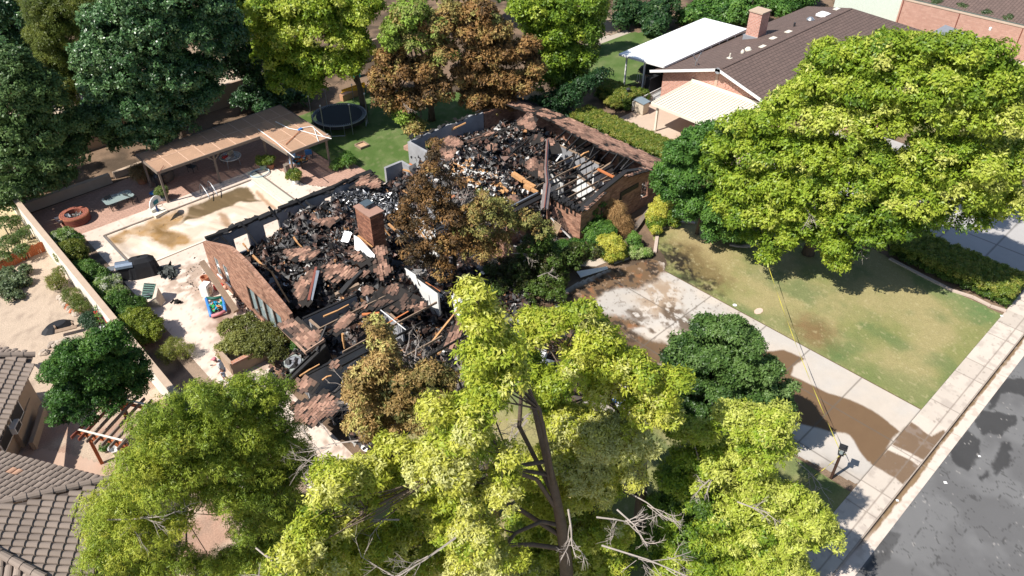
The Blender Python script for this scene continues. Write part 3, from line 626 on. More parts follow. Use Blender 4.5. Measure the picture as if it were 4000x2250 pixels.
SH = [ (R6, [(120, 540, 3.1), (230, 470, 3.2), (365, 540, 3.1), (372, 740, 2.7), (280, 700, 2.7), (180, 640, 2.8)], 45, .1),
 (R6, [(400, 250, 3.5), (540, 330, 3.3), (560, 420, 3.1), (480, 430, 3.1), (410, 420, 3.2)], 60, .2), (R6, [(180, 240, 3.2), (330, 190, 3.5), (390, 270, 3.5), (340, 300, 3.3), (210, 320, 3.1)], 20, .25),
 (R5, [(700, 620, 2.8), (780, 490, 2.9), (920, 520, 2.9), (1000, 580, 2.9), (900, 720, 2.8), (780, 860, 2.6), (715, 760, 2.6)], 10, .15),
 (R5, [(1000, 560, 2.9), (1240, 440, 3.1), (1500, 380, 3.3), (1640, 370, 3.3), (1500, 430, 3.2), (1300, 490, 3.1), (1120, 600, 2.9)], -12, .2), (R5, [(1240, 600, 3.0), (1400, 540, 3.1), (1440, 640, 3.0), (1300, 720, 2.8)], 30, .25),
 (R5, [(1700, 820, 3.0), (1900, 740, 3.1), (1950, 900, 3.0), (1932, 1010, 2.8), (1820, 950, 2.8)], 45, .15), (R5, [(1520, 1240, 2.4), (1680, 1200, 2.5), (1740, 1280, 2.5), (1600, 1370, 2.3)], 40, .15), (R5, [(1640, 300, 2.9), (1850, 200, 3.0), (1932, 260, 3.0), (1900, 400, 3.0), (1750, 360, 3.0)], 10, .35),
 (R4, [(200, 410, 2.35), (380, 345, 3.0), (430, 365, 3.0), (520, 420, 2.9), (600, 440, 2.8), (650, 550, 2.6), (560, 600, 2.45), (465, 668, 2.35)], 90, .06), (R4, [(740, 375, 2.6), (880, 285, 2.8), (965, 330, 2.8), (850, 440, 2.6), (750, 520, 2.4), (700, 470, 2.4)], 10, .15),
 (R4, [(980, 40, 2.6), (1100, 30, 2.7), (1110, 110, 2.6), (1000, 150, 2.5)], 20, .25), (R4, [(1200, 60, 2.6), (1330, 20, 2.7), (1450, 90, 2.7), (1560, 150, 2.6), (1500, 250, 2.5), (1330, 280, 2.4), (1100, 250, 2.4), (1060, 170, 2.5)], 15, .35), (R4, [(880, 200, 2.4), (1050, 190, 2.5), (1150, 260, 2.4), (960, 280, 2.3)], 15, .3), (R4, [(1440, 160, 2.6), (1600, 150, 2.6), (1640, 230, 2.5), (1500, 300, 2.4)], 50, .3),
 (R3, [(1130, 740, 2.3), (1290, 640, 2.6), (1390, 590, 2.7), (1330, 900, 2.3), (1290, 990, 2.2), (1140, 960, 1.9)], 20, .12), (R3, [(1130, 960, 2.2), (1250, 940, 2.4), (1380, 930, 2.5), (1330, 985, 2.3), (1180, 1020, 2.1)], 5, .15),
 (R2, [(400, 570, 2.7), (520, 540, 2.8), (640, 530, 2.8), (760, 575, 2.8), (870, 575, 2.8), (840, 640, 2.6), (700, 640, 2.5), (600, 700, 2.3), (480, 660, 2.4)], 8, .2), (R2, [(715, 470, 3.1), (760, 430, 3.2), (870, 500, 3.1), (860, 560, 2.8), (780, 560, 2.8), (720, 530, 2.9)], -5, .08), (R2, [(880, 420, 3.1), (950, 400, 3.1), (1010, 440, 2.9), (980, 500, 2.9), (1040, 590, 2.6), (960, 670, 2.4), (880, 610, 2.6), (860, 520, 2.9)], 60, .12), (R2, [(340, 130, 2.2), (480, 190, 2.4), (640, 180, 2.4), (560, 260, 2.2), (400, 250, 2.0)], 10, .35), (R2, [(200, 440, 1.6), (380, 400, 1.9), (520, 450, 2.1), (420, 540, 2.0), (260, 520, 1.7)], 10, .35),
 (R4, [(305, 1165, 2.1), (500, 1095, 2.3), (600, 1040, 2.4), (690, 1000, 2.5), (725, 1070, 2.4), (810, 1190, 2.3), (720, 1270, 2.2), (560, 1360, 2.1), (380, 1350, 2.0)], 12, .1), (R4, [(360, 940, 2.3), (480, 895, 2.5), (575, 960, 2.5), (530, 1040, 2.3), (430, 1060, 2.2), (380, 1010, 2.2)], 12, .12),
 (R4, [(1740, 610, 1.9), (1830, 480, 2.3), (1940, 330, 2.6), (1975, 400, 2.5), (1930, 540, 2.1), (1890, 650, 1.8), (1820, 660, 1.8)], 30, .1), (R4, [(640, 760, 2.3), (740, 735, 2.4), (830, 800, 2.3), (740, 850, 2.2)], 12, .2),
 (R6, [(440, 1000, 2.3), (520, 1040, 2.0), (570, 1130, 1.6), (640, 1170, 1.2), (710, 1290, .6), (700, 1410, .2), (640, 1370, .35), (540, 1270, .9), (430, 1170, 1.6)], 45, .06), (R7, [(480, 240, 2.6), (560, 160, 2.7), (640, 140, 2.7), (735, 200, 2.7), (690, 250, 2.6), (600, 245, 2.5)], 5, .12), (R2, [(100, 1150 - 1000, .9), (180, 150, 1.2), (190, 230, 1.2), (120, 240, .9)], 5, .1)]
for i, (f, p, a, wv) in enumerate(SH[:-1]): sheet(px3(f, p), rad(a), wv, 10 + i, .3, .5)
# --- leaning black gable sheet, fascia boards, gutters
mb = MB(); a = at(*R4(650, 548), 2.6); b = at(*R4(275, 905), 1.2); mb.slab([a, b, b + [0.25, 0.1, -1.1], a + [.3, .1, -2.2]], .06); mb.build('collapsed_gable', 'black', H0)
mb = MB(); mb.beam(at(*R4(205, 412), 2.3), at(*R4(470, 672), 2.3), .05, .2); mb.beam(at(*R4(470, 668), 2.4), at(*R4(645, 552), 2.75), .05, .16); mb.build('fascia_board', pmat('scorched fascia', (.42, .27, .19)), H0)
mb = MB()
for (p, q, w_) in ((at(*R6(402, 270), 3.55), at(*R6(385, 580), 3.35), .22), (at(*R6(385, 580), 3.35), at(*R6(400, 760), 3.2), .26), (at(*R6(400, 760), 3.2), at(*R6(365, 1045), 2.6), .5)):
    d = (q - p) / np.linalg.norm(q - p); s_ = np.cross(d, [0, 0, 1.]); s_ /= np.linalg.norm(s_)
    for sg in (-1, 1): mb.slab([p, q, q + s_ * sg * w_ / 2 - [0, 0, w_ * .22], p + s_ * sg * w_ / 2 - [0, 0, w_ * .22]], .03)
mb.build('valley_flashing', vmat('flashing', .4, 3, .4, 20, .5, .01, .6, .4), H0); 
o = bpy.data.objects['valley_flashing']; o.data.attributes['col'].data.foreach_set('color', np.tile([.27, .22, .2, 1], len(o.data.polygons)).astype(np.float32))
mb = MB(); mb.beam(at(*R6(402, 270), 3.6), at(*R6(385, 580), 3.4), .05, .05); mb.beam(at(*R6(385, 580), 3.4), at(*R6(400, 760), 3.25), .05, .05); mb.beam(at(*R6(400, 760), 3.25), at(*R6(365, 1045), 2.65), .06, .05)
mb.beam(at(*R3(1405, 560), 2.9), at(*R3(1320, 935), 2.3), .14, .06); mb.build('rusty_edge', 'redbrown', H0)
mb = MB(); mb.beam(at(*R3(1425, 600), 2.85), at(*R3(1345, 940), 2.25), .2, .03); mb.beam(at(*R5(1580, 1390), 2.3), at(*R5(1932, 1210), 2.4), .1, .2); mb.build('gutter', 'steel', H0)
mb = MB(); mb.beam(at(*R5(1590, 1400), 2.2), at(*R5(1932, 1225), 2.3), .3, .3); mb.beam(at(*R4(280, 960), .9), at(*R4(660, 600), 2.5), .2, .1); mb.build('fascia_board', 'black', H0)
# white boards
mb = MB(); mb.slab(px3(R2, [(738, 325, 3.6), (775, 345, 3.7), (895, 475, 3.1), (893, 508, 2.9), (745, 435, 2.9)]), .04); mb.build('ceiling_board', 'white', H0)
mb = MB(); mb.slab(px3(R2, [(668, 292, 2.7), (725, 305, 2.7), (695, 380, 2.3), (640, 372, 2.3)]), .04); mb.build('ceiling_board', 'foil', H0); bpy.data.objects['ceiling_board.001'].data.attributes['col'].data.foreach_set('color', np.tile([.4, .4, .42, 1], len(bpy.data.objects['ceiling_board.001'].data.polygons)).astype(np.float32))
mb = MB(); mb.slab(px3(R2, [(1120, 575, 2.5), (1200, 625, 2.5), (1220, 700, 2.1), (1160, 640, 2.1)]), .05); mb.slab(px3(R2, [(1475, 780, 2.4), (1580, 850, 2.3), (1600, 930, 1.6), (1530, 950, 1.5), (1490, 860, 1.8)]), .05)
mb.slab(px3(R2, [(1190, 170, 2.6), (1270, 215, 2.6), (1270, 250, 2.3), (1215, 225, 2.3)]), .05); mb.slab(px3(R2, [(1300, 260, 2.4), (1380, 370, 2.3), (1340, 420, 1.6), (1290, 330, 1.8)]), .05); mb.build('drywall', 'intwhite', H0)
mb = MB(); mb.slab(px3(R2, [(1690, 400, 1.6), (1760, 350, 1.9), (1825, 370, 1.8), (1790, 430, 1.3), (1740, 465, 1.1)]), .04); mb.slab(px3(R6, [(480, 1190, 1.5), (560, 1250, 1.3), (510, 1365, .2), (450, 1300, .3)]), .03); mb.build('plywood', pmat('plywood', (.5, .36, .23)), H0)
# ceiling joists and blackened rafters of the right wing
for k, y in enumerate(np.arange(28.0, 33.0, .62)):
    mb = MB(); x0 = 32.4; x1 = 38.3 - (k % 3) * .4; mb.beam((x0, y, 2.44), (x1, y + .05, 2.46 + .1 * (k % 2)), .05, .14); mb.build('ceiling_joist', 'black' if k % 2 else 'oldwood', H0)
for k, y in enumerate(np.arange(28.3, 35, .72)):
    mb = MB(); z = 3.45 + .1 * math.sin(k); L = 1.3 + .5 * math.sin(k * 2.1); mb.beam((38.4, y, z), (38.4 - L, y - .1 - .2 * (k % 2), z - L * .1 - .5 * (k % 3) * .4), .06, .15); mb.build('rafter', 'black', H0)
for k, y in enumerate(np.arange(23.6, 30.0, .8)):
    if k in (2, 5): continue
    mb = MB(); mb.beam((12.8 + (k % 3) * .6, y, 2.42), (19.5 - (k % 2) * 1.6, y - .1, 2.38), .06, .13); mb.build('ceiling_joist', ('black', 'oldwood', 'wood')[k % 3], H0)
# --- loose timbers (pixel start, pixel end, heights)
TIM = [(R3, (110, 500), (500, 1060), 2.3, .3, .3, 0), (R3, (550, 50), (740, 310), 3.1, 1.9, .11, 1), (R3, (690, 430), (905, 620), 1.9, 2.1, .11, 2), (R3, (905, 620), (1100, 960), 2.2, 2.0, .11, 2), (R3, (330, 210), (450, 330), 2.6, 2.0, .11, 1), (R3, (575, 290), (640, 380), 2.0, 1.6, .1, 2), (R3, (1150, 220), (1250, 345), 2.0, 1.6, .1, 2),
 (R2, (95, 110), (170, 210), 3.1, 2.2, .13, 1), (R2, (300, 50), (380, 130), 3.0, 2.3, .13, 1), (R2, (440, 140), (490, 185), 2.4, 2.2, .12, 2), (R2, (375, 75), (445, 145), 2.6, 2.4, .13, 1), (R2, (500, 110), (560, 160), 2.4, 2.3, .12, 2), (R2, (770, 330), (880, 415), 3.5, 3.2, .1, 2), (R2, (930, 250), (1010, 330), 2.4, 1.8, .1, 2), (R2, (1000, 240), (1150, 385), 2.5, 1.9, .13, 2), (R2, (1140, 175), (1300, 380), 2.6, 2.0, .12, 2), (R2, (1095, 240), (1160, 340), 2.2, 1.4, .08, 3),
 (R2, (600, 780), (780, 700), 2.5, 2.7, .22, 0), (R2, (640, 770), (800, 600), 2.6, 3.1, .3, 1), (R2, (510, 940), (700, 850), 2.5, 2.5, .1, 2), (R2, (800, 925), (930, 915), 2.3, 2.4, .16, 4), (R2, (960, 1010), (1150, 900), 2.3, 2.4, .08, 4), (R2, (980, 1030), (1190, 930), 2.2, 2.3, .08, 2), (R2, (1330, 1130), (1590, 800), 1.2, 2.6, .1, 2), (R2, (1280, 680), (1390, 750), 2.5, 2.3, .06, 4), (R2, (1290, 700), (1320, 780), 2.3, 1.2, .09, 4), (R2, (1320, 710), (1345, 780), 2.3, 1.2, .09, 4), (R2, (1350, 730), (1370, 780), 2.3, 1.3, .09, 4), (R2, (940, 890), (1130, 1040), 2.7, 2.3, .05, 3), (R2, (1360, 1230), (1420, 1170), .8, 1.3, .12, 2), (R2, (330, 1390), (480, 1300), 2.4, 2.5, .08, 2), (R2, (500, 1420), (570, 1385), 2.3, 2.4, .08, 2), (R2, (690, 1330), (760, 1320), 2.3, 2.3, .08, 2), (R2, (455, 1200), (530, 1010), 2.4, 3.0, .1, 1), (R2, (655, 1070), (670, 1180), 3.2, 2.2, .13, 2),
 (R5, (800, 430), (1030, 320), 1.9, 2.6, .14, 2), (R5, (770, 930), (920, 1030), 2.5, 2.4, .2, 2), (R5, (860, 830), (1040, 900), 2.6, 2.6, .14, 2), (R5, (1620, 960), (1900, 1130), 2.7, 2.5, .32, 2), (R5, (1770, 1110), (1932, 1200), 2.5, 2.4, .3, 2), (R5, (1480, 1130), (1560, 1190), 2.5, 2.4, .2, 2), (R5, (1030, 800), (1130, 850), 2.7, 2.6, .14, 2), (R5, (900, 620), (970, 730), 3.3, 2.7, .12, 1), (R5, (990, 610), (1080, 730), 3.3, 2.7, .12, 1), (R5, (1570, 740), (1860, 490), 2.9, 3.4, .1, 1), (R5, (1560, 620), (1700, 530), 2.9, 3.1, .1, 1), (R5, (1350, 590), (1350, 760), 3.6, 2.6, .12, 1), (R5, (1310, 540), (1410, 430), 2.9, 3.3, .1, 1), (R5, (1190, 640), (1300, 750), 2.9, 2.6, .12, 3), (R5, (240, 1170), (520, 1330), 2.3, 2.1, .1, 2), (R5, (240, 910), (450, 970), 2.4, 2.4, .12, 2), (R5, (320, 840), (400, 890), 2.4, 2.4, .2, 4), (R5, (1400, 1000), (1450, 1040), 2.5, 2.5, .2, 2), (R5, (1060, 1100), (1290, 1170), 2.4, 2.3, .1, 2), (R5, (800, 850), (850, 780), 2.7, 2.9, .12, 1), (R5, (1640, 880), (1660, 930), 3.2, 2.7, .1, 1), (R5, (820, 1130), (900, 1110), 2.4, 2.5, .2, 4), (R5, (830, 1270), (890, 1240), 2.4, 2.5, .2, 4),
 (R6, (650, 600), (745, 430), 2.5, 3.4, .12, 1), (R6, (500, 520), (560, 440), 2.6, 3.0, .1, 3), (R6, (740, 620), (800, 540), 2.5, 2.9, .1, 1), (R6, (940, 850), (1000, 700), 2.2, 3.1, .12, 1), (R6, (890, 700), (940, 590), 2.5, 3.0, .1, 1), (R6, (1000, 400), (1030, 390), 2.9, 3.0, .2, 1), (R6, (740, 620), (870, 740), 2.9, 2.5, .12, 1), (R6, (780, 460), (870, 410), 2.7, 2.9, .12, 2), (R6, (700, 600), (800, 550), 2.6, 2.7, .1, 2), (R6, (970, 610), (1150, 700), 2.8, 2.6, .2, 4), (R6, (440, 1160), (680, 1410), 1.6, .15, .12, 3), (R6, (280, 400), (335, 290), 2.9, 3.2, .1, 1), (R6, (210, 450), (290, 380), 2.8, 3.1, .09, 1), (R6, (0, 420), (110, 340), 3.0, 3.2, .15, 1), (R6, (1230, 620), (1330, 500), 2.7, 3.2, .1, 1)]
TM = ['oldwood', 'black', 'wood', 'white', pmat('orange lumber', (.5, .17, .06), .8)]
TL = ['scorched beam fallen clear of the left brick gable', 'charred black timber standing up out of the roof rubble', 'bare yellow timber broken in the roof rubble', 'pale board lying in the roof rubble', 'orange stained board in the roof rubble']
TG = ['beams fallen from the eaves', 'charred black timbers in the rubble', 'bare yellow timbers in the rubble', 'pale boards in the rubble', 'orange boards in the rubble']
for i, (f, p, q, z0, z1, w_, k) in enumerate(TIM):
    mb = MB(); a = at(*f(*p), z0); b = at(*f(*q), z1)
    if k in (1, 2):      # slightly crooked, burnt to a taper
        m = (a + b) / 2 + rng.normal(0, .03, 3); mb.beam(a, m, w_, w_ * .8); mb.beam(m, b, w_ * .7, w_ * .6)
    else: mb.beam(a, b, w_, w_ * .45 if k else w_)
    o = mb.build('fallen_timber', TM[k]); lab = TL[k]; gr = TG[k]
    if i == 17: lab = 'long thick scorched beam across the middle of the rubble'
    if i == 0 or i == 17: tag(o, lab, 'timber')
    else: tag(o, lab, 'timber', gr)
# --- crumpled debris
rubf = lambda x, y: rubc(x.ravel(), y.ravel()).reshape(x.shape)
ro = grid('charred_rubble', FOOT, .16, 0, c_rub, 'char', 'stuff', zfn=rubf)
tag(ro, 'heap of black charred roof rubble filling the burnt brick house', 'rubble')
def crumple(n, pos, size, colfn, seed=1, fold=.45):
    r = np.random.default_rng(seed); N = n; g = np.array([(i, j) for j in (-1, 0, 1) for i in (-1, 0, 1)], float)
    ax = r.normal(size=(N, 3)); ax /= np.linalg.norm(ax, axis=1)[:, None]; ax[:, 2] *= .45; ax /= np.linalg.norm(ax, axis=1)[:, None]
    t = r.normal(size=(N, 3)); by = np.cross(ax, t); by /= np.linalg.norm(by, axis=1)[:, None]; nz = np.cross(ax, by)
    sx = size * r.uniform(.5, 1.3, N); sy = size * r.uniform(.25, .8, N)
    V = pos[:, None] + g[None, :, 0, None] * ax[:, None] * sx[:, None, None] + g[None, :, 1, None] * by[:, None] * sy[:, None, None] + r.normal(0, 1, (N, 9, 1)) * nz[:, None] * (size * fold)[:, None, None] + r.normal(0, 1, (N, 9, 3)) * (size * .16)[:, None, None]
    f = np.array([(0, 1, 4, 3), (1, 2, 5, 4), (3, 4, 7, 6), (4, 5, 8, 7)]); Q = (np.arange(N)[:, None, None] * 9 + f).reshape(-1, 4)
    mb = MB(); mb.add(V.reshape(-1, 3), Q, col=np.repeat(colfn(N, r, pos), 4, 0)); return mb
def sample(poly, n):
    P = np.array(poly); lo, hi = P.min(0), P.max(0); out = np.zeros((0, 2))
    while len(out) < n:
        q = rng.uniform(lo, hi, (n * 2, 2)); out = np.vstack([out, q[inpoly(q[:, 0], q[:, 1], poly)]])
    return out[:n]
DC = np.array([(.014, .013, .013), (.03, .028, .028), (.075, .042, .03), (.17, .095, .07), (.20, .19, .18), (.55, .53, .5), (.42, .22, .1)])
def dcol(N, r, pos):
    k = r.choice(7, N, p=[.36, .2, .17, .12, .08, .05, .02]); return DC[k] * r.uniform(.7, 1.3, (N, 1))
q = sample(FOOT, 15000); z = rubc(q[:, 0], q[:, 1]) + rng.uniform(-.02, .25, len(q)); sz = rng.uniform(.03, .17, len(q)) * rng.choice([1, 1, 1, 2.2], len(q))
o = crumple(len(q), np.column_stack([q, z]), sz, dcol, 3).build('burnt_debris', 'char'); tag(o, 'crumpled burnt roofing and scraps strewn over the house rubble', 'debris', kind='stuff')
q = sample([tuple(at(*R5(*p), 2.4)[:2]) for p in ((730, 850), (1000, 800), (1250, 900), (1500, 1000), (1700, 1200), (1300, 1250), (900, 1100))], 420)
o = crumple(len(q), np.column_stack([q, rubc(q[:, 0], q[:, 1]) + rng.uniform(.1, .4, len(q))]), rng.uniform(.05, .2, len(q)), lambda N, r, p: np.array([(.62, .6, .56), (.5, .28, .12), (.3, .2, .14), (.02, .02, .02)])[r.choice(4, N, p=[.35, .25, .2, .2])], 14).build('plaster_scraps', 'rock'); tag(o, 'broken white plaster and yellow wood scraps in the open middle of the ruin', 'debris', kind='stuff')
# grey-white insulation ash by the chimney
ash = [at(*R7(*p), 2.3)[:2] for p in ((280, 350), (440, 270), (640, 270), (860, 300), (860, 390), (700, 420), (640, 350), (500, 360), (440, 430), (330, 400))]
q = sample(ash, 900); z = 1.9 + .6 * fbm(q[:, 0], q[:, 1], 8) + rng.uniform(0, .15, len(q))
o = crumple(len(q), np.column_stack([q, z]), rng.uniform(.08, .22, len(q)), lambda N, r, p: np.array([(.35, .35, .36), (.08, .08, .085), (.6, .6, .6), (.03, .03, .03)])[r.choice(4, N, p=[.3, .3, .12, .28])] * r.uniform(.7, 1.2, (N, 1)), 4).build('ash_heap', 'foil')
tag(o, 'grey white melted insulation and ash heaped behind the brick chimney', 'ash', kind='stuff')
# debris outside: by the left wall, porch, rear
for i, (poly, n, s0, lab) in enumerate([(W([(960, 1150), (1020, 1210), (1010, 1260), (960, 1240), (850, 1060), (880, 1040)]), 260, .1, 'charred scraps fallen between the leaning beam and the brick gable'),
        ([(26.4, 28.2), (32, 28.2), (32, 30.2), (26.4, 30.2)], 350, .14, 'dark rubble on the front porch under the scorched tree'), ([(20.5, 19.5), (26, 19.5), (26.4, 25), (20.5, 25)], 500, .16, 'burnt litter at the head of the driveway'),
        (W([(1100, 1400), (1180, 1420), (1170, 1500), (1090, 1560), (1030, 1500)]), 160, .12, 'black scraps around the air conditioner'), (W([(760, 1000), (900, 1080), (960, 1160), (880, 1180), (700, 1120)]), 150, .05, 'small burnt flakes scattered over the pool deck')]):
    q = sample(poly, n); o = crumple(n, np.column_stack([q, rng.uniform(.02, .25 if s0 > .06 else .03, n)]), rng.uniform(.3, 1.3, n) * s0, dcol, 20 + i).build('burnt_debris', 'char'); tag(o, lab, 'debris', kind='stuff')

# ================================================================== VEGETATION
LR = np.random.default_rng(11)
def unit(r, n):
    v = r.normal(size=(n, 3)); return v / np.linalg.norm(v, axis=1)[:, None]
def basis(d):
    t = np.where(np.abs(d[:, 2:3]) < .9, [[0, 0, 1.]], [[1., 0, 0]]); a = np.cross(d, t); a /= np.linalg.norm(a, axis=1)[:, None] + 1e-9
    return a, np.cross(d, a)
def foliage(C, pal, sub=.5, k=1.0, ros=9, L=.14, Wd=.042, nros=26, flat_=.7, droop=.25, cull=.62, pmix=None, spread=1.0, jit=.18, zs=.85):
    """C: clumps (x,y,z,r,tone) -> leaf quads in rosettes on sub-clumps lying over each clump"""
    C = np.asarray(C, float); pal = np.asarray(pal, float); r = LR; S = []; 
    for c in C:
        n = max(5, int(k * 7.5 * (c[3] / sub) ** 2)); d = unit(r, n); d[:, 2] = np.where(d[:, 2] < -.35, -d[:, 2], d[:, 2])
        p = c[:3] + d * [1, 1, zs] * max(c[3] - .5 * sub, .4 * c[3]) * r.uniform(.72, 1.08, (n, 1)); S.append(np.column_stack([p, sub * r.uniform(.55, 1.25, n), np.full(n, c[4]), d]))
    S = np.vstack(S)
    if cull:
        keep = np.ones(len(S), bool)
        for c in C: keep &= ~(np.linalg.norm((S[:, :3] - c[:3]) / [1, 1, zs], axis=1) < max(c[3] - .5 * sub, .4 * c[3]) * min(cull, .7))
        S = S[keep]
    n = np.maximum(3, (nros * (S[:, 3] / sub) ** 2).astype(int)); I = np.repeat(np.arange(len(S)), n); s = S[I]
    d = unit(r, len(I)); d = d + s[:, 5:8] * .5; d[:, 2] += .25; d /= np.linalg.norm(d, axis=1)[:, None]
    p = s[:, :3] + d * [1, 1, flat_] * s[:, 3:4] * r.uniform(.55, 1.05, (len(I), 1)) ** .6
    tn = np.clip(s[:, 4] + (r.normal(0, .16, len(S)))[I] + r.normal(0, .07, len(I)), 0, .999)
    # leaves
    J = np.repeat(np.arange(len(I)), ros); ax = d[J] + np.array([0, 0, .3]); ax /= np.linalg.norm(ax, axis=1)[:, None]
    u, v = basis(ax); th = r.uniform(0, 6.283, len(J)); el = r.uniform(-.25, .75, len(J)) * spread
    ld = (u * np.cos(th)[:, None] + v * np.sin(th)[:, None]) * np.cos(el)[:, None] + ax * np.sin(el)[:, None]; ld[:, 2] -= droop * r.uniform(.3, 1.5, len(J)); ld /= np.linalg.norm(ld, axis=1)[:, None]
    sd = np.cross(ld, ax + r.normal(0, .35, (len(J), 3))); sd /= np.linalg.norm(sd, axis=1)[:, None] + 1e-9
    l = L * r.uniform(.65, 1.25, (len(J), 1)); wd = Wd * r.uniform(.7, 1.25, (len(J), 1)); b = p[J] + r.normal(0, L * .25, (len(J), 3))
    V = np.stack([b, b + ld * l * .5 + sd * wd, b + ld * l, b + ld * l * .5 - sd * wd], 1)
    x = tn[J] * (len(pal) - 1); i = x.astype(int); f = (x - i)[:, None]; col = pal[i] * (1 - f) + pal[np.minimum(i + 1, len(pal) - 1)] * f
    col = np.minimum(col * [1.32, 1.3, 1.2], .62) * r.uniform(1 - jit, 1 + jit, (len(J), 1))
    mb = MB(); mb.add(V.reshape(-1, 3), np.arange(4 * len(J)).reshape(-1, 4), col=col); return mb, S
def near(px, py, base, R):
    d = ray(px, py); h = d[:2]; hh = h @ h; t = (np.array(base) @ h) / hh; q = d[:2] * t - np.array(base); D = np.hypot(*q)
    return d, t, D, math.sqrt(hh)
def clumps(base, R, L, zmin=.8):
    """L: (px,py,radius px,tone[,depth -1..1]) -> world clumps hung round the trunk axis, bulging toward the viewer"""
    out = []
    for c in L:
        d, t, D, hn = near(c[0], c[1], base, R); dep = c[4] if len(c) > 4 else .5
        t2 = t - dep * math.sqrt(max(R * R - D * D, .3)) / hn; p = d * t2 + [0, 0, CH]
        if p[2] < zmin: t2 = (zmin - CH) / d[2]; p = d * t2 + [0, 0, CH]
        r = c[2] / FPX * np.linalg.norm(p - [0, 0, CH]); out.append((*p, r, c[3]))
    P = list(out); r_ = random.Random(5)         # plug the gaps between neighbouring clumps, a little deeper in
    for i in range(len(P)):
        nb = sorted(range(len(P)), key=lambda j: sum((P[i][k] - P[j][k]) ** 2 for k in range(3)))[1:3]
        for j in nb:
            m = (np.array(P[i][:3]) + np.array(P[j][:3])) / 2 - [0, 0, CH]; L_ = np.linalg.norm(m); m = m * (1 + min(.7, R * .15) / L_) + [0, 0, CH]
            if m[2] > .6 and math.dist(P[i][:3], P[j][:3]) < 2.2 * (P[i][3] + P[j][3]): out.append((*m, .8 * min(P[i][3], P[j][3]), max(.1, min(P[i][4], P[j][4]) - .12)))
    return out
def fillback(base, C, R, n, *a):
    """far side of the crown: clumps farther along the same sight lines as the near ones"""
    o = []
    for c in random.sample(list(C), min(n, len(C))):
        p = np.array(c[:3]) - [0, 0, CH]; L_ = np.linalg.norm(p); q = p * (1 + R * random.uniform(.5, 1.1) / L_) + [0, 0, CH]
        if q[2] > 1.2: o.append((*q, c[3] * .85, .3))
    return o
def limbs(base, C, r0, S=None, nsub=40, top=.75, lean=(0, 0)):
    mb = MB(); C = np.array(C); zt = C[:, 2].max() * top; ctr = C[:, :2].mean(0) * .35 + np.array(base) * .65
    ax = lambda f: np.array([base[0] + (ctr[0] - base[0]) * f ** 1.3 + .12 * math.sin(5 * f), base[1] + (ctr[1] - base[1]) * f ** 1.3 + .1 * math.sin(4 * f + 1), -.05 + zt * f])
    fs = np.linspace(0, 1, 8); mb.tube([ax(f) for f in fs], [r0 * .7 * (1.25 - .2 * min(f * 8, 1)) * (1 - .8 * f) for f in fs], 10)
    nk = max(3, min(8, len(C) // 4)); seeds = C[np.argsort(((C[:, :2] - C[:, :2].mean(0)) ** 2).sum(1))[::max(1, len(C) // nk)]][:nk, :3].copy()
    for _ in range(5):
        lab = ((C[:, None, :3] - seeds) ** 2).sum(2).argmin(1)
        for k in range(len(seeds)):
            if (lab == k).any(): seeds[k] = C[lab == k, :3].mean(0)
    for k in range(len(seeds)):
        g = C[lab == k]
        if not len(g): continue
        e = seeds[k] - [0, 0, .5 * g[:, 3].mean()]; f = .28 + .5 * (k / len(seeds)); a = ax(f); rb = r0 * .3 * (1 - .55 * f); h = np.linalg.norm(e - a)
        pts = [a] + [a + (e - a) * t_ + np.array([random.uniform(-.09, .09) * h, random.uniform(-.09, .09) * h, .22 * h * math.sin(math.pi * t_) * .5]) for t_ in (.3, .55, .78)] + [e]
        mb.tube(pts, [rb, rb * .8, rb * .66, rb * .52, rb * .4], 7, False)
        for c in g:
            s0 = pts[random.choice((2, 3, 4))]; m = (s0 + c[:3]) / 2 + np.array([random.uniform(-.2, .2), random.uniform(-.2, .2), -.1]); mb.tube([s0, m, c[:3]], [rb * .38, rb * .27, rb * .14], 5, False)
            if S is not None:
                near_ = S[np.argsort(((S[:, :3] - c[:3]) ** 2).sum(1))[:40]]
                for s in near_[::6]: mb.tube([c[:3] * .75 + m * .25, (c[:3] + s[:3]) / 2 + [0, 0, -.05], s[:3]], [rb * .13, rb * .09, rb * .04], 4, False)
    return mb
def twigs(mb, p, d, L, depth=3, r=.03):
    d = np.array(d, float); d /= np.linalg.norm(d); p = np.array(p, float)
    q = p + d * L * .5 + LR.normal(0, L * .05, 3); e = q + (d + [0, 0, -.08]) * L * .5 + LR.normal(0, L * .06, 3)
    mb.tube([p, q, e], [r, r * .75, r * .5], 4, False)
    if depth:
        for b in range(4 if depth > 1 else 3):
            f = LR.uniform(.25, 1); s = p + (e - p) * f; nd = d + LR.normal(0, .55, 3); twigs(mb, s, nd, L * LR.uniform(.4, .62), depth - 1, r * .55)
def tree(name, label, base, C, pal, mat='leaf', r0=.25, group=None, bark='bark', cat='tree', dead=(), back=0, R=4, backr=(1.0, 1.6), **kw):
    t = thing(name, label, cat, (base[0], base[1], 0), group)
    C = list(C) + (fillback(base, C, R, back, backr) if back else [])
    mb, S = foliage(C, pal, **kw); mb.build('crown', mat, t)
    limbs(base, C, r0, S).build('trunk', bark, t, True)
    if len(dead):
        m = MB()
        for (px, py, dx, dy, z, L) in dead:
            a = at(px, py, z); b = at(px + dx, py + dy, z - .2); twigs(m, a, b - a, L, 3, .035)
        m.build('dead_branch', 'twig', t)
    return t
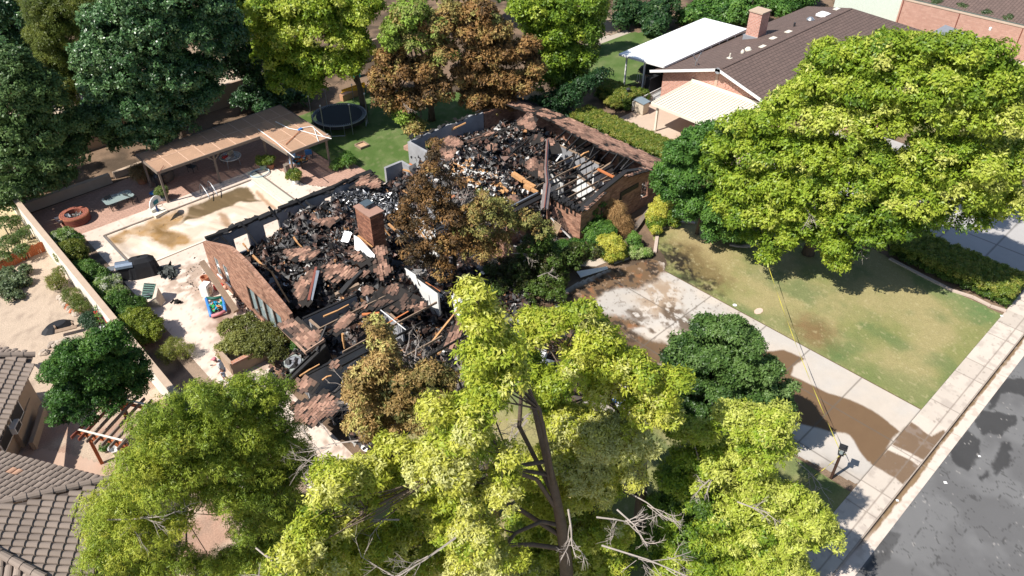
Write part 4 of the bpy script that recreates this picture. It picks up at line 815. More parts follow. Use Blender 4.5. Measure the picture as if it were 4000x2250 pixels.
# palettes (base colours, dark to light)
ASH = [(.05, .10, .015), (.11, .19, .02), (.21, .30, .028), (.33, .39, .05), (.46, .48, .13)]
ASHY = [(.07, .13, .018), (.16, .24, .026), (.29, .35, .035), (.43, .44, .07), (.54, .53, .20)]
MIDG = [(0.03, 0.083, 0.018), (0.06, 0.143, 0.027), (0.112, 0.225, 0.042), (0.18, 0.3, 0.06)]
DARKG = [(0.013, 0.039, 0.013), (0.026, 0.072, 0.023), (0.052, 0.111, 0.036), (0.091, 0.156, 0.052)]
ELM = [(0.02, 0.054, 0.02), (0.043, 0.102, 0.034), (0.085, 0.162, 0.06), (0.145, 0.221, 0.085)]
OLIVE = [(0.056, 0.084, 0.017), (0.119, 0.154, 0.028), (0.196, 0.21, 0.042)]
SCORCH = [(0.044, 0.031, 0.015), (0.125, 0.069, 0.027), (0.25, 0.138, 0.05), (0.275, 0.213, 0.075), (0.175, 0.188, 0.056)]
SCG = [(0.037, 0.044, 0.015), (0.088, 0.094, 0.027), (0.2, 0.138, 0.05), (0.325, 0.213, 0.088), (0.375, 0.375, 0.125)]
WIL = [(round(a*1.25,3),round(b*1.2,3),round(c*1.1,3)) for a,b,c in [(0.062, 0.106, 0.018), (0.125, 0.188, 0.025), (0.213, 0.275, 0.037), (0.338, 0.362, 0.062)]]
CIT = [(.012, .04, .008), (.03, .085, .014), (.065, .15, .025), (.12, .22, .04)]
# ---- foreground ashes
bA = (13.0, 10.4)
cA = clumps(bA, 5.5, [(1850, 1165, 55, .62), (1885, 1260, 85, .6), (1960, 1370, 75, .6), (1850, 1400, 70, .5), (1900, 1500, 85, .55), (1990, 1480, 60, .6), (1880, 1600, 80, .6), (1820, 1690, 80, .7), (1700, 1600, 60, .75), (1730, 1810, 120, .8), (1600, 1870, 110, .8), (1450, 1860, 90, .75), (1310, 1880, 85, .7), (1260, 1960, 50, .7), (1420, 1960, 80, .7),
   (1650, 1980, 100, .7), (1540, 1760, 55, .7), (1790, 1950, 70, .6), (1330, 2080, 70, .7), (1200, 2110, 75, .75), (1130, 2190, 60, .7), (1260, 2190, 90, .7), (1420, 2150, 80, .65), (1540, 2120, 80, .6), (1640, 2180, 110, .7), (1850, 2100, 100, .8), (1830, 2230, 90, .85), (1500, 2250, 70, .7), (1950, 1930, 60, .8), (1980, 1790, 50, .6), (1380, 2260, 80, .7), (1980, 2190, 60, .8)])
tree('ash_tree', 'foreground ash whose narrow bright top spire rises in front of the burnt house', bA, cA, ASHY, r0=.42, back=8, R=4.5, sub=.42, k=.85, ros=7, L=.15, Wd=.028, nros=30, group=None,
     dead=[(1480, 1560, -160, 20, 8, 1.6), (1560, 1620, -260, -60, 8, 2.6), (1400, 1720, -200, 10, 8, 2.2), (1700, 1520, -100, -160, 9, 1.8), (1560, 2030, -160, 10, 9, 1.7), (1430, 1790, -180, 40, 8, 1.8), (1780, 2100, -260, 140, 9, 2.2), (1950, 1600, 60, -120, 9, 1.5), (1270, 2180, -180, 60, 8, 1.6)])
bS = (13.6, 15.4)
cS = clumps(bS, 4, [(1470, 1270, 42, .75), (1495, 1340, 52, .7), (1520, 1410, 50, .72), (1450, 1440, 50, .75), (1420, 1490, 62, .65), (1500, 1510, 60, .45), (1600, 1500, 60, .4), (1560, 1580, 70, .42), (1680, 1450, 50, .45), (1700, 1550, 60, .35), (1460, 1580, 70, .8), (1390, 1550, 50, .75), (1640, 1640, 60, .7), (1530, 1680, 70, .75), (1420, 1660, 60, .85), (1750, 1480, 40, .3)])
tree('scorched_tree', 'ash with heat-browned leaves and bare grey twigs at the near edge of the ruin', bS, cS, SCG, 'leafdry', r0=.25, sub=.36, k=.7, ros=7, L=.14, Wd=.028, nros=22,
     dead=[(1560, 1430, 60, -180, 6, 1.5), (1620, 1420, 50, -200, 6, 1.8), (1680, 1600, 140, -260, 7, 2.4), (1740, 1620, 90, -220, 7, 2.0), (1600, 1640, -100, -60, 7, 2.0), (1650, 1520, 140, 20, 7, 2.2), (1800, 1560, 20, -180, 7, 1.8), (1500, 1500, 20, 100, 7, 1.5), (1760, 1560, 80, 60, 7, 2)])
bB = (17.2, 10.2)
cB = clumps(bB, 5, [(2300, 1225, 55, .6), (2340, 1330, 85, .62), (2400, 1420, 80, .65), (2260, 1430, 85, .6), (2350, 1510, 90, .6), (2480, 1450, 80, .65), (2560, 1540, 80, .7), (2500, 1600, 85, .6), (2160, 1260, 55, .5), (2110, 1320, 50, .5), (2080, 1250, 40, .55), (2180, 1500, 60, .45), (2120, 1540, 55, .5), (2650, 1490, 40, .6), (2230, 1660, 95, .85), (2340, 1710, 110, 1.), (2450, 1730, 110, 1.), (2300, 1830, 120, .95), (2200, 1780, 100, .85), (2430, 1840, 85, .9),
   (2120, 1850, 90, .7), (2230, 1920, 100, .8), (2360, 1930, 60, .8), (2090, 1960, 90, .6), (2150, 1620, 60, .55), (2040, 1880, 55, .5), (2060, 2050, 80, .5), (2250, 2080, 90, .7), (2380, 2090, 80, .65), (2150, 2150, 90, .6), (2280, 2190, 100, .7), (2060, 2230, 80, .7), (2400, 2230, 60, .55), (2600, 1620, 60, .6), (2080, 1450, 45, .4), (2040, 1340, 45, .45)])
tree('ash_tree', 'broad ash with the palest, densest yellow-green crown, in the middle foreground', bB, cB, ASHY, r0=.4, back=8, R=4.5, sub=.42, k=.85, ros=7, L=.15, Wd=.028, nros=30,
     dead=[(2350, 2130, 300, 90, 9, 2.4), (2430, 1900, 200, -120, 7, 1.6), (2450, 1920, 160, 90, 7, 1.7), (2330, 2020, 140, 10, 9, 1.4), (2220, 1990, 20, 120, 9, 1.2), (2060, 1640, -60, 60, 8, 1.4), (2130, 1570, -120, 80, 8, 1.6), (2410, 1990, 60, 60, 9, 1.2), (2260, 1300, 30, 80, 8, .8)])
bC = (20.3, 7.4)
cC = clumps(bC, 4.6, [(2620, 1640, 45, .6), (2670, 1690, 55, .6), (2760, 1700, 60, .6), (2880, 1640, 75, .7), (2980, 1680, 80, .7), (3050, 1640, 55, .75), (3020, 1760, 70, .75), (2920, 1770, 80, .75), (2820, 1800, 75, .7), (2700, 1800, 70, .4), (2780, 1880, 75, .6), (2950, 1870, 70, .7), (2640, 1880, 70, .25), (2720, 1960, 80, .2), (2600, 1980, 70, .2), (2820, 2000, 80, .55), (2900, 1970, 70, .8), (3010, 1950, 70, .8), (3110, 1950, 60, .75), (3180, 2030, 65, .75), (3080, 2040, 75, .75),
   (2960, 2060, 75, .7), (3240, 2100, 35, .7), (2860, 2110, 75, .5), (2700, 2090, 90, .25), (2600, 2120, 80, .3), (3000, 2140, 60, .7), (3100, 2110, 55, .7), (2780, 2200, 90, .35), (2930, 2220, 80, .6), (3060, 2200, 60, .75), (3120, 2250, 60, .7), (2650, 2230, 80, .5), (2510, 2150, 70, .3)])
tree('ash_tree', 'bright ash at the lower right whose crown overhangs the pavement and street kerb', bC, cC, ASH + [(.34, .4, .06)], r0=.38, back=8, R=4, sub=.42, k=.85, ros=7, L=.15, Wd=.028, nros=28,
     dead=[(2640, 1660, 80, 60, 8, 1.1), (2930, 1730, 60, 50, 7, .9), (2880, 1960, 100, 40, 7, 1.2), (3110, 1800, 80, 70, 2.5, 1.4), (2820, 1850, -60, 40, 7, 1.0)])
bD = (24.6, 11.6)
cD = clumps(bD, 3.4, [(2760, 1290, 60, .6), (2860, 1290, 65, .7), (2930, 1350, 60, .7), (2690, 1370, 75, .55), (2790, 1390, 95, .6), (2900, 1440, 85, .7), (2640, 1440, 65, .35), (2720, 1480, 80, .35), (2820, 1520, 90, .5), (2990, 1440, 55, .7), (2970, 1530, 75, .6), (3040, 1590, 55, .55), (2640, 1540, 60, .2), (2720, 1600, 70, .3), (2830, 1620, 70, .4), (3080, 1520, 30, .6), (2610, 1400, 30, .2), (2930, 1610, 60, .4)])
tree('pear_tree', 'compact rounded dark green tree standing beside the driveway', bD, cD, [(.012, .03, .01), (.03, .07, .018), (.065, .13, .03), (.11, .19, .05), (.16, .24, .09)], r0=.2, back=6, R=3, sub=.34, k=.9, ros=6, L=.13, Wd=.036, nros=26)
# ---- willow-like mesquite lower left
bW = (5.2, 21.8)
cW = clumps(bW, 4.5, [(1000, 1530, 70, .5), (900, 1570, 90, .5), (780, 1560, 70, .5), (1060, 1620, 80, .35), (950, 1680, 100, .45), (820, 1680, 100, .5), (700, 1700, 90, .6), (1120, 1730, 90, .35), (1010, 1790, 100, .5), (880, 1800, 100, .5), (740, 1820, 100, .65), (600, 1740, 70, .6), (540, 1830, 80, .65), (640, 1900, 100, .7), (770, 1950, 60, .6), (500, 1960, 90, .7), (430, 2050, 90, .7), (560, 2090, 100, .7), (700, 2060, 60, .6), (900, 1930, 110, .5), (1050, 1920, 110, .45), (1180, 1840, 70, .3), (1150, 2000, 70, .4), (1000, 2050, 100, .5), (430, 2190, 90, .65), (580, 2230, 100, .65), (700, 2210, 60, .6), (850, 2230, 80, .6), (990, 2190, 90, .55), (1080, 2130, 60, .5), (650, 1610, 50, .4), (560, 1660, 50, .5), (1110, 1510, 30, .3), (360, 1990, 40, .7)], zmin=1.2)
tree('willow_tree', 'feathery drooping willow filling the lower left corner beside the boundary wall', bW, cW, WIL, r0=.3, sub=.42, k=.8, ros=8, L=.13, Wd=.014, nros=30, droop=.9, flat_=1.1, cull=.4, back=4, R=3.5,
     dead=[(420, 2030, 200, -10, 7, 1.5), (700, 1840, -60, 120, 7, 1.2), (1000, 2140, 130, 100, 6, 1.5)])
bK = (3.8, 31.6)
cK = clumps(bK, 2.4, [(390, 1350, 60, .6), (470, 1340, 45, .7), (300, 1400, 70, .5), (400, 1440, 80, .55), (500, 1430, 65, .55), (240, 1450, 60, .5), (300, 1520, 70, .45), (400, 1550, 75, .45), (500, 1520, 60, .5), (250, 1560, 50, .5), (560, 1480, 35, .5), (450, 1290, 30, .6), (330, 1620, 40, .4), (220, 1640, 22, .5)])
tree('citrus_tree', 'glossy dark green citrus tree growing over the redwood arbour', bK, cK, CIT, r0=.12, sub=.3, k=.9, ros=6, L=.11, Wd=.03, nros=24, back=3, R=1.5, backr=(.5, .9))
# ---- big ash on the right
bR = (42.2, 16.2)
cR = clumps(bR, 8.5, [(3480, 180, 60, .6), (3400, 230, 80, .6), (3250, 220, 70, .6), (3600, 200, 70, .6), (3750, 200, 60, .5), (3850, 230, 70, .5), (3200, 330, 90, .65), (3350, 350, 100, .6), (3520, 330, 100, .6), (3680, 330, 100, .6), (3830, 340, 90, .6), (3940, 320, 60, .5), (3080, 400, 70, .65), (3150, 460, 90, .65), (3300, 490, 110, .85), (3450, 460, 100, .7), (3600, 460, 100, .6), (3760, 450, 100, .7), (3900, 450, 90, .75), (2980, 480, 70, .5), (2880, 500, 60, .55), (2820, 570, 60, .5), (2940, 600, 80, .45),
   (3060, 590, 90, .55), (3200, 620, 100, .6), (3360, 620, 100, .6), (3640, 620, 100, .65), (3780, 640, 110, .7), (3930, 620, 90, .7), (2800, 660, 60, .4), (2900, 720, 80, .5), (3040, 730, 90, .6), (3180, 740, 90, .65), (3100, 830, 80, .65), (2990, 830, 80, .6), (2900, 850, 70, .5), (3180, 880, 70, .5), (3330, 720, 90, .6), (3480, 700, 90, .6), (3560, 780, 100, .65), (3720, 760, 100, .75), (3860, 740, 90, .75), (3960, 800, 70, .8), (3060, 930, 60, .5), (3240, 960, 60, .5), (3270, 1030, 40, .5), (3330, 850, 70, .45), (3440, 830, 70, .35), (3500, 880, 60, .3), (3640, 870, 50, .3), (3400, 930, 60, .25), (2830, 780, 50, .45), (3000, 1000, 40, .4), (3800, 870, 40, .4)])
tree('ash_tree', 'very large round-topped green and gold ash shading the front lawn on the right', bR, cR, ASH, r0=.5, sub=.6, k=.95, ros=6, L=.22, Wd=.05, nros=26, back=14, R=7, backr=(1.6, 2.3),
     dead=[(3560, 590, 120, 20, 9, 1.8), (3130, 780, 40, 60, 6, 1.6), (3320, 900, 40, 60, 4, 1.4)])
bR2 = (38.8, 22.6)
cR2 = clumps(bR2, 3.2, [(2660, 600, 60, .5), (2720, 560, 60, .5), (2780, 520, 50, .4), (2620, 680, 65, .45), (2700, 690, 75, .45), (2640, 760, 60, .4), (2720, 790, 60, .5), (2800, 830, 70, .6), (2880, 900, 60, .6), (2790, 900, 50, .6), (2750, 650, 50, .4), (2580, 720, 40, .4), (2680, 830, 40, .3), (2830, 740, 50, .4)], zmin=.5)
tree('small_tree', 'mid green bushy tree between the right brick wing and the big ash', bR2, cR2, MIDG, r0=.16, sub=.42, k=1, ros=6, L=.17, Wd=.045, nros=24, back=4, R=2.4, backr=(.8, 1.2))
# ---- scorched tree in the courtyard
bM = (22.8, 29.2)
cM = clumps(bM, 3.6, [(1690, 650, 40, .3), (1640, 730, 45, .25), (1700, 780, 55, .2), (1600, 800, 40, .25), (1760, 850, 60, .25), (1660, 880, 50, .15), (1580, 900, 45, .15), (1840, 830, 50, .8), (1900, 780, 45, .85), (1950, 830, 60, .95), (1850, 900, 70, .85), (1980, 880, 60, .9), (2060, 850, 50, .95), (1760, 940, 70, .4), (1680, 980, 60, .15), (1850, 990, 70, .6), (1600, 990, 45, .1), (2120, 900, 40, .9), (1950, 960, 60, .8), (1720, 1060, 50, .3), (1560, 850, 25, .2), (1700, 560, 18, .2), (1780, 720, 30, .3)], zmin=1.0)
tree('scorched_tree', 'fire-scorched courtyard tree with a bare upper skeleton and brown leaves amid the ruin', bM, cM, SCORCH, 'leafdry', r0=.24, bark='barkdark', sub=.36, k=.42, ros=6, L=.16, Wd=.035, nros=12, droop=.7, cull=.2,
     dead=[(1740, 900, -60, -260, 5, 2.6), (1750, 860, -110, -230, 5.5, 2.4), (1760, 820, 10, -220, 6, 2.2), (1800, 820, 90, -200, 6, 2.3), (1800, 900, 160, -180, 5, 2.3), (1850, 880, 260, -60, 4, 2.6), (1700, 900, -160, -100, 4.5, 2), (1840, 900, 240, 60, 4, 2.0), (1720, 800, -80, -120, 6, 1.6), (1880, 950, 160, 120, 3.5, 1.6)])
bN = (27.6, 26.6)
cN = clumps(bN, 2.6, [(2080, 970, 55, .55), (2150, 1010, 60, .65), (2050, 1050, 70, .4), (2150, 1090, 70, .6), (2220, 1030, 50, .5), (2250, 980, 45, .5), (1960, 1060, 60, .3), (2080, 1140, 60, .5), (1950, 1130, 50, .35), (2170, 1150, 40, .55), (2320, 990, 35, .45), (2130, 930, 40, .6)], zmin=.6)
tree('small_tree', 'low spreading shrubby tree by the porch, half green and half browned', bN, cN, [(.02, .03, .01), (.06, .06, .02), (.06, .10, .02), (.10, .17, .03), (.15, .2, .05)], r0=.1, sub=.34, k=.75, ros=6, L=.14, Wd=.035, nros=16, cull=.3, bark='barkdark', dead=[(2100, 1080, 120, -60, 2.5, 1.0), (2000, 990, 160, 10, 3, 1.2)])
# ---- back row
def T(name, label, base, R, CL, pal, mat='leaf', **kw):
    d = dict(r0=.3, sub=.62, k=.9, ros=6, L=.26, Wd=.065, nros=20, back=6, R=R * .8, backr=(1.2, 2.)); d.update(kw); zm = d.pop('zmin', .8)
    return tree(name, label, base, clumps(base, R, CL, zm), pal, mat, **d)
T('ash_tree', 'bright green ash spreading behind the patio cover and trampoline', (33.4, 54.2), 8, [(1060, 40, 80, .6), (1180, 30, 80, .6), (1300, 20, 80, .6), (1400, 60, 60, .6), (1020, 130, 60, .5), (1130, 140, 80, .65), (1250, 130, 90, .65), (1370, 150, 60, .7), (1080, 230, 70, .55), (1200, 240, 80, .5), (1320, 250, 60, .65), (1420, 190, 40, .7), (1110, 320, 60, .45), (1220, 340, 40, .4), (1370, 260, 50, .6), (1050, 180, 50, .5), (1190, 330, 40, .35), (1380, 70, 50, .6), (1430, 20, 60, .5), (1240, 270, 40, .4)], ASH, r0=.42, k=.95,
  dead=[(1210, 180, 20, 60, 6, 1.8), (1300, 200, 30, 80, 5, 2.2), (1050, 230, -30, 60, 5, 1.5), (1340, 290, 30, 60, 4, 1.5)])
T('scorched_tree', 'tall heat-browned ash with bare trunk behind the ruin, nearest the trampoline', (36.7, 48.8), 6.5, [(1620, 60, 60, .95), (1560, 130, 65, .97), (1640, 170, 60, .8), (1520, 230, 55, .45), (1580, 290, 60, .35), (1660, 280, 60, .5), (1500, 330, 50, .3), (1510, 400, 40, .5), (1700, 350, 60, .35), (1640, 400, 50, .3), (1740, 220, 55, .6), (1600, 390, 45, .35), (1580, 60, 50, .97), (1480, 290, 35, .35), (1700, 120, 50, .6), (1540, 180, 40, .9), (1620, 500, 45, .9), (1580, 450, 30, .9), (1660, 550, 35, .7)], SCORCH[:4] + [(.16, .19, .05), (.18, .27, .04)], 'leafdry', r0=.4, back=3, dead=[(1800, 90, 90, 60, 8, 2.), (1560, 350, 30, 80, 4, 1.6)])
T('scorched_tree', 'second heat-browned ash close behind the rear walls of the ruin', (41, 45.6), 5.5, [(1880, 60, 60, .5), (1830, 140, 60, .35), (1930, 130, 60, .7), (1970, 220, 60, .4), (1880, 230, 70, .5), (1820, 300, 60, .45), (1920, 320, 65, .4), (2000, 320, 50, .45), (1860, 390, 60, .5), (1960, 400, 50, .4), (2060, 190, 50, .35), (2060, 330, 40, .45), (1760, 60, 50, .7), (1900, 440, 35, .5), (2090, 270, 40, .5)], SCORCH, 'leafdry', r0=.35, back=3)
T('ash_tree', 'green ash left of the lawn path, behind the second browned tree', (46.5, 46.5), 6, [(2080, 60, 70, .7), (2180, 40, 70, .5), (2290, 30, 70, .4), (2110, 150, 60, .55), (2200, 140, 80, .5), (2290, 130, 60, .35), (2180, 230, 80, .45), (2270, 230, 60, .3), (2150, 310, 60, .3), (2230, 310, 60, .25), (2040, 20, 60, .7), (2330, 70, 40, .3), (2080, 100, 50, .6)], ASH[:4], back=5)
T('small_tree', 'thin olive tree beside the gravel path at the top', (57.5, 52), 3, [(2320, 60, 40, .5), (2300, 130, 40, .5), (2340, 20, 40, .5), (2320, 190, 25, .4)], OLIVE, k=.6, nros=12, back=0, sub=.5)
T('shrub', 'dark bushes in shade between the ruin and the neighbour hedge', (44.8, 41), 3, [(2090, 420, 45, .2), (2160, 400, 50, .2), (2230, 380, 50, .25), (2290, 330, 45, .2), (2350, 300, 35, .2), (2210, 450, 30, .3)], DARKG, cat='shrub', r0=.1, back=0, zmin=.6, L=.16, Wd=.05)
T('elm_tree', 'huge dark green elm overhanging the far end of the patio cover', (19, 58.6), 7.5, [(700, -20, 110, .5), (560, 20, 110, .45), (820, 40, 100, .35), (450, 110, 100, .55), (600, 130, 120, .5), (740, 140, 110, .4), (860, 150, 90, .25), (390, 220, 90, .6), (500, 260, 110, .5), (640, 280, 110, .4), (770, 290, 90, .35), (420, 340, 90, .55), (560, 390, 100, .5), (690, 400, 90, .35), (800, 380, 60, .35), (480, 450, 90, .4), (600, 500, 80, .45), (700, 480, 60, .35), (400, 430, 60, .4), (540, 540, 50, .35), (640, 540, 35, .5)], ELM, 'leafdark', r0=.45, k=1, sub=.55, L=.2, Wd=.06, nros=24, back=8)
T('elm_tree', 'shaded dark tree behind the beige rear wall, right of the huge elm', (28.5, 62.5), 5, [(900, 150, 60, .3), (960, 220, 60, .35), (1000, 300, 55, .3), (900, 90, 50, .4), (860, 200, 40, .3), (990, 380, 60, .15), (920, 270, 40, .2), (1030, 220, 40, .3), (1040, 350, 50, .15), (950, 400, 40, .1), (960, 130, 40, .5)], ELM, 'leafdark', L=.2, Wd=.06, back=3)
T('pine_tree', 'tall olive-green pine at the left behind the elm', (14, 67), 4.5, [(330, 20, 80, .6), (230, 60, 80, .5), (190, 150, 60, .5), (280, 130, 70, .55), (210, 240, 55, .55), (290, 230, 60, .6), (240, 320, 50, .5), (310, 320, 45, .5), (270, 400, 30, .45), (400, 40, 60, .5), (150, 30, 50, .4), (350, 120, 50, .5)], OLIVE, sub=.5, ros=7, L=.22, Wd=.02, nros=34, back=4, k=1)
T('elm_tree', 'dark tree in the far upper left corner', (10, 74), 5, [(40, 40, 90, .2), (110, 90, 60, .2), (30, 150, 70, .2), (90, 190, 50, .15), (40, 230, 50, .2), (100, 10, 60, .25)], ELM, 'leafdark', L=.24, Wd=.07, back=3)
T('walnut_tree', 'loose light green tree spreading over the left edge behind the fire pit', (8.5, 59), 6, [(60, 250, 60, .45), (40, 340, 80, .5), (150, 340, 70, .5), (70, 440, 90, .5), (190, 420, 70, .6), (40, 540, 80, .6), (160, 520, 80, .6), (270, 500, 60, .55), (60, 640, 80, .55), (180, 620, 80, .55), (280, 600, 50, .5), (60, 740, 70, .5), (160, 710, 60, .5), (250, 700, 45, .5), (330, 460, 45, .4), (380, 520, 40, .35), (310, 560, 30, .4), (20, 800, 40, .5), (440, 520, 50, .3), (480, 560, 40, .3)], [(.03, .06, .02), (.06, .11, .035), (.10, .17, .055), (.16, .23, .09)], r0=.28, sub=.5, k=.8, L=.2, Wd=.06, nros=18, back=3, zmin=1.5)
T('small_tree', 'dark shrubby tree behind the trampoline', (30.5, 60.5), 3, [(1080, 400, 45, .2), (1120, 370, 35, .3), (1030, 430, 35, .1), (1190, 380, 30, .3)], ELM, 'leafdark', back=0)
for i, (b, L_, lab, pal) in enumerate([((66, 56), [(2450, 40, 50, .35), (2520, 70, 55, .4), (2600, 30, 50, .4), (2420, 90, 35, .35), (2560, 110, 40, .4)], 'round dark tree by the gravel path beyond the neighbour lawn', DARKG + [(.1, .16, .05)]),
       ((74, 52), [(2760, 40, 60, .5), (2850, 60, 60, .5), (2700, 70, 50, .5), (2930, 20, 50, .5), (2790, 100, 30, .4)], 'green tree rising behind the white patio cover', MIDG), ((86, 48), [(3010, 20, 50, .45), (3090, 10, 50, .4), (3150, -20, 50, .4), (3060, 45, 25, .4)], 'green tree behind the far end of the neighbour roof', MIDG),
       ((52, 66), [(1660, -40, 70, .5), (1900, -40, 70, .4), (2100, -30, 60, .5), (2260, -30, 60, .4)], 'row of treetops along the top edge behind the ashes', MIDG), ((38, 70), [(900, 10, 45, .6), (860, -20, 40, .5), (960, 40, 30, .6)], 'pale green tree by the blue play slide', ASH[:4]),
       ((93, 41), [(3290, -10, 25, .3), (3420, 20, 22, .5), (3470, 5, 20, .3), (3500, 25, 14, .7)], 'bushes over the far pale wall', MIDG)]):
    T('tree_beyond' if False else 'garden_tree', lab, b, 4, L_, pal, L=.3, Wd=.09, sub=.7, nros=18, back=2)

# ---- shrubs, hedges, small plants
def shrub(name, label, blobs, pal, mat='leaf', cat='shrub', group=None, stem=True, parent=None, **kw):
    """blobs: (px,py,z,r,tone)"""
    C = [(*at(b[0], b[1], b[2]), b[3], b[4]) for b in blobs]; base = np.mean([c[:2] for c in C], 0)
    t = thing(name, label, cat, (base[0], base[1], 0), group)
    d = dict(sub=.22, k=1, ros=6, L=.1, Wd=.026, nros=20, cull=.5); d.update(kw)
    mb, S = foliage(C, pal, **d); mb.build('foliage', mat, t)
    if stem:
        m = MB()
        for c in C:
            for a in range(3): p = np.array(c[:3]); m.tube([(c[0] + .1 * math.cos(a * 2), c[1] + .1 * math.sin(a * 2), 0), p + [.3 * math.cos(a * 2) * c[3], .3 * math.sin(a * 2) * c[3], 0]], [.03, .012], 4, False)
        m.build('stem', 'barkdark', t)
    return t
def hedge(name, label, box, h, pal, step=.55, r=.42, **kw):
    (x0, y0, x1, y1) = box; t = thing(name, label, 'hedge', ((x0 + x1) / 2, (y0 + y1) / 2, 0)); C = []
    for x in np.arange(x0 + r * .7, x1 - r * .5, step):
        for y in np.arange(y0 + r * .7, y1 - r * .5, step):
            e = x < x0 + r * .7 + step or x > x1 - r * .5 - step * 1.2 or y < y0 + r + step * .5 or y > y1 - r - step
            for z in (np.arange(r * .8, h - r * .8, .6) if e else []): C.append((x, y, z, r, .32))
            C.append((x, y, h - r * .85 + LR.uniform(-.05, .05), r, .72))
    d = dict(sub=.2, k=.9, ros=5, L=.11, Wd=.03, nros=16, cull=.0, zs=.8); d.update(kw)
    mb, S = foliage(C, pal, **d); mb.build('foliage', 'leaf', t); m = MB()
    for x in np.arange(x0 + .4, x1, 1.1):
        for y in np.arange(y0 + .4, y1, 1.1): m.tube([(x, y, 0), (x + .1, y, h * .8)], [.04, .02], 5, False)
    m.build('stem', 'barkdark', t)
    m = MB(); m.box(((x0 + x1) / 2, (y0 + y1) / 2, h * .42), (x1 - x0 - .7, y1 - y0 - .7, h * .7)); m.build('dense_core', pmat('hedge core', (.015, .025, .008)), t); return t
HG = [(.03, .06, .012), (.07, .13, .02), (.15, .20, .03), (.28, .27, .06)]
hedge('hedge', 'long clipped hedge with yellowed top between the ruin and the neighbour carport', (43.6, 27.5, 46.0, 39.3), 1.85, HG)
hedge('hedge', 'low clipped hedge along the right edge of the front lawn by the driveway', (45.7, 5.3, 48.8, 12.6), 1.15, HG)
hedge('hedge', 'continuation of the driveway hedge in deep shade under the big ash', (46.8, 12.9, 49.0, 20.5), 1.2, MIDG)
hedge('hedge', 'short boxy hedge by the neighbour steps and railing', (50.2, 38.3, 52.0, 42.2), 1.6, HG)
shrub('shrub', 'round bush by the neighbour lamp post and path', [(2400, 400, .6, .8, .8), (2370, 380, .5, .6, .8)], HG)
shrub('shrub', 'rounded bush at the end of the boxy hedge by the steps', [(2505, 375, .6, .75, .5)], HG)
OLE = [(.025, .06, .012), (.05, .11, .02), (.09, .18, .035), (.18, .26, .06)]
shrub('shrub', 'white-flowering shrub nearest the fire pit, by the boundary wall', [(250, 935, 1.0, .8, .7), (290, 940, .8, .6, .6), (235, 955, .8, .6, .6)], OLE + [(.5, .52, .42)], group='shrubs along the boundary wall')
shrub('shrub', 'clipped yellowish round shrub beside the boundary wall', [(280, 990, 1.0, .95, .75), (300, 1010, .7, .7, .5)], [(.03, .055, .01), (.08, .11, .015), (.16, .18, .03)], group='shrubs along the boundary wall')
shrub('shrub', 'dark shrub next to the steel barbecue and boundary wall', [(350, 1060, 1.0, .8, .6), (390, 1080, .8, .6, .6), (310, 1050, .8, .5, .6)], OLE, group='shrubs along the boundary wall')
shrub('shrub', 'white-flowering shrub beside the green-lidded deck box', [(410, 1130, 1.0, .8, .7), (460, 1150, .8, .6, .7), (440, 1100, .6, .5, .9)], OLE + [(.5, .52, .42)], group='shrubs along the boundary wall')
shrub('shrub', 'leafy shrub below the white-flowering one, halfway down the boundary wall', [(460, 1190, 1.1, .9, .5), (520, 1200, .8, .7, .5), (500, 1240, .9, .7, .5)], OLE, group='shrubs along the boundary wall')
shrub('shrub', 'yellow-green shrub at the lower end of the row by the boundary wall', [(540, 1260, 1.1, .95, .8), (590, 1290, .8, .8, .8), (560, 1310, .7, .6, .7)], [(.04, .07, .012), (.1, .15, .02), (.2, .24, .03)], group='shrubs along the boundary wall')
shrub('shrub', 'fine wispy plant in the shade near the walking person', [(680, 1360, .5, .6, .6), (720, 1370, .5, .5, .7), (650, 1385, .6, .5, .4)], OLIVE + [(.2, .24, .04)], Wd=.008, L=.16, nros=14, k=.6)
shrub('climbing_shrub', 'sprawling half-wilted vine shrub over the brick planter by the left gable', [(900, 1290, .8, .7, .7), (960, 1270, .9, .7, .5), (1020, 1300, 1.0, .7, .4), (1080, 1330, .9, .7, .35), (930, 1340, .8, .7, .8), (1000, 1360, .9, .7, .5), (1090, 1390, .7, .5, .3), (880, 1370, .5, .5, .7)], [(.04, .05, .015), (.09, .10, .025), (.17, .19, .05), (.26, .26, .08)], nros=14, k=.8, L=.14, Wd=.03)
shrub('shrub', 'small leafy plant beside the air conditioner', [(1150, 1350, .6, .35, .7), (1165, 1375, .4, .3, .7)], CIT, stem=True)
YEL = [(.06, .12, .015), (.14, .22, .025), (.34, .36, .05), (.6, .5, .1)]
shrub('shrub', 'large round variegated yellow shrub at the head of the driveway', [(2385, 965, .75, .95, .85), (2400, 1000, .45, .7, .6), (2365, 985, .6, .6, .8)], YEL)
shrub('shrub', 'yellow-topped tall shrub by the right brick wall', [(2600, 790, 1.2, .7, .95), (2570, 830, .9, .7, .9), (2550, 850, .8, .5, .8)], YEL)
shrub('shrub', 'green shrub underneath the yellow-topped one', [(2560, 870, .5, .6, .2), (2620, 855, .5, .7, .2), (2560, 900, .4, .4, .6)], YEL)
shrub('shrub', 'loose green shrub between the brick corner and the yellow round one', [(2345, 890, .8, .75, .6), (2320, 930, .6, .6, .5), (2380, 905, .8, .5, .6)], MIDG)
shrub('shrub', 'dark conical shrub right of the yellow round one', [(2475, 940, .6, .5, .7), (2480, 955, .3, .5, .6), (2475, 920, .9, .3, .8)], MIDG, L=.06)
shrub('shrub', 'low pale-leaved shrub at the lawn edging curb', [(2485, 985, .3, .5, .9), (2520, 990, .25, .4, .9), (2465, 990, .25, .3, .8)], MIDG + [(.3, .36, .15)])
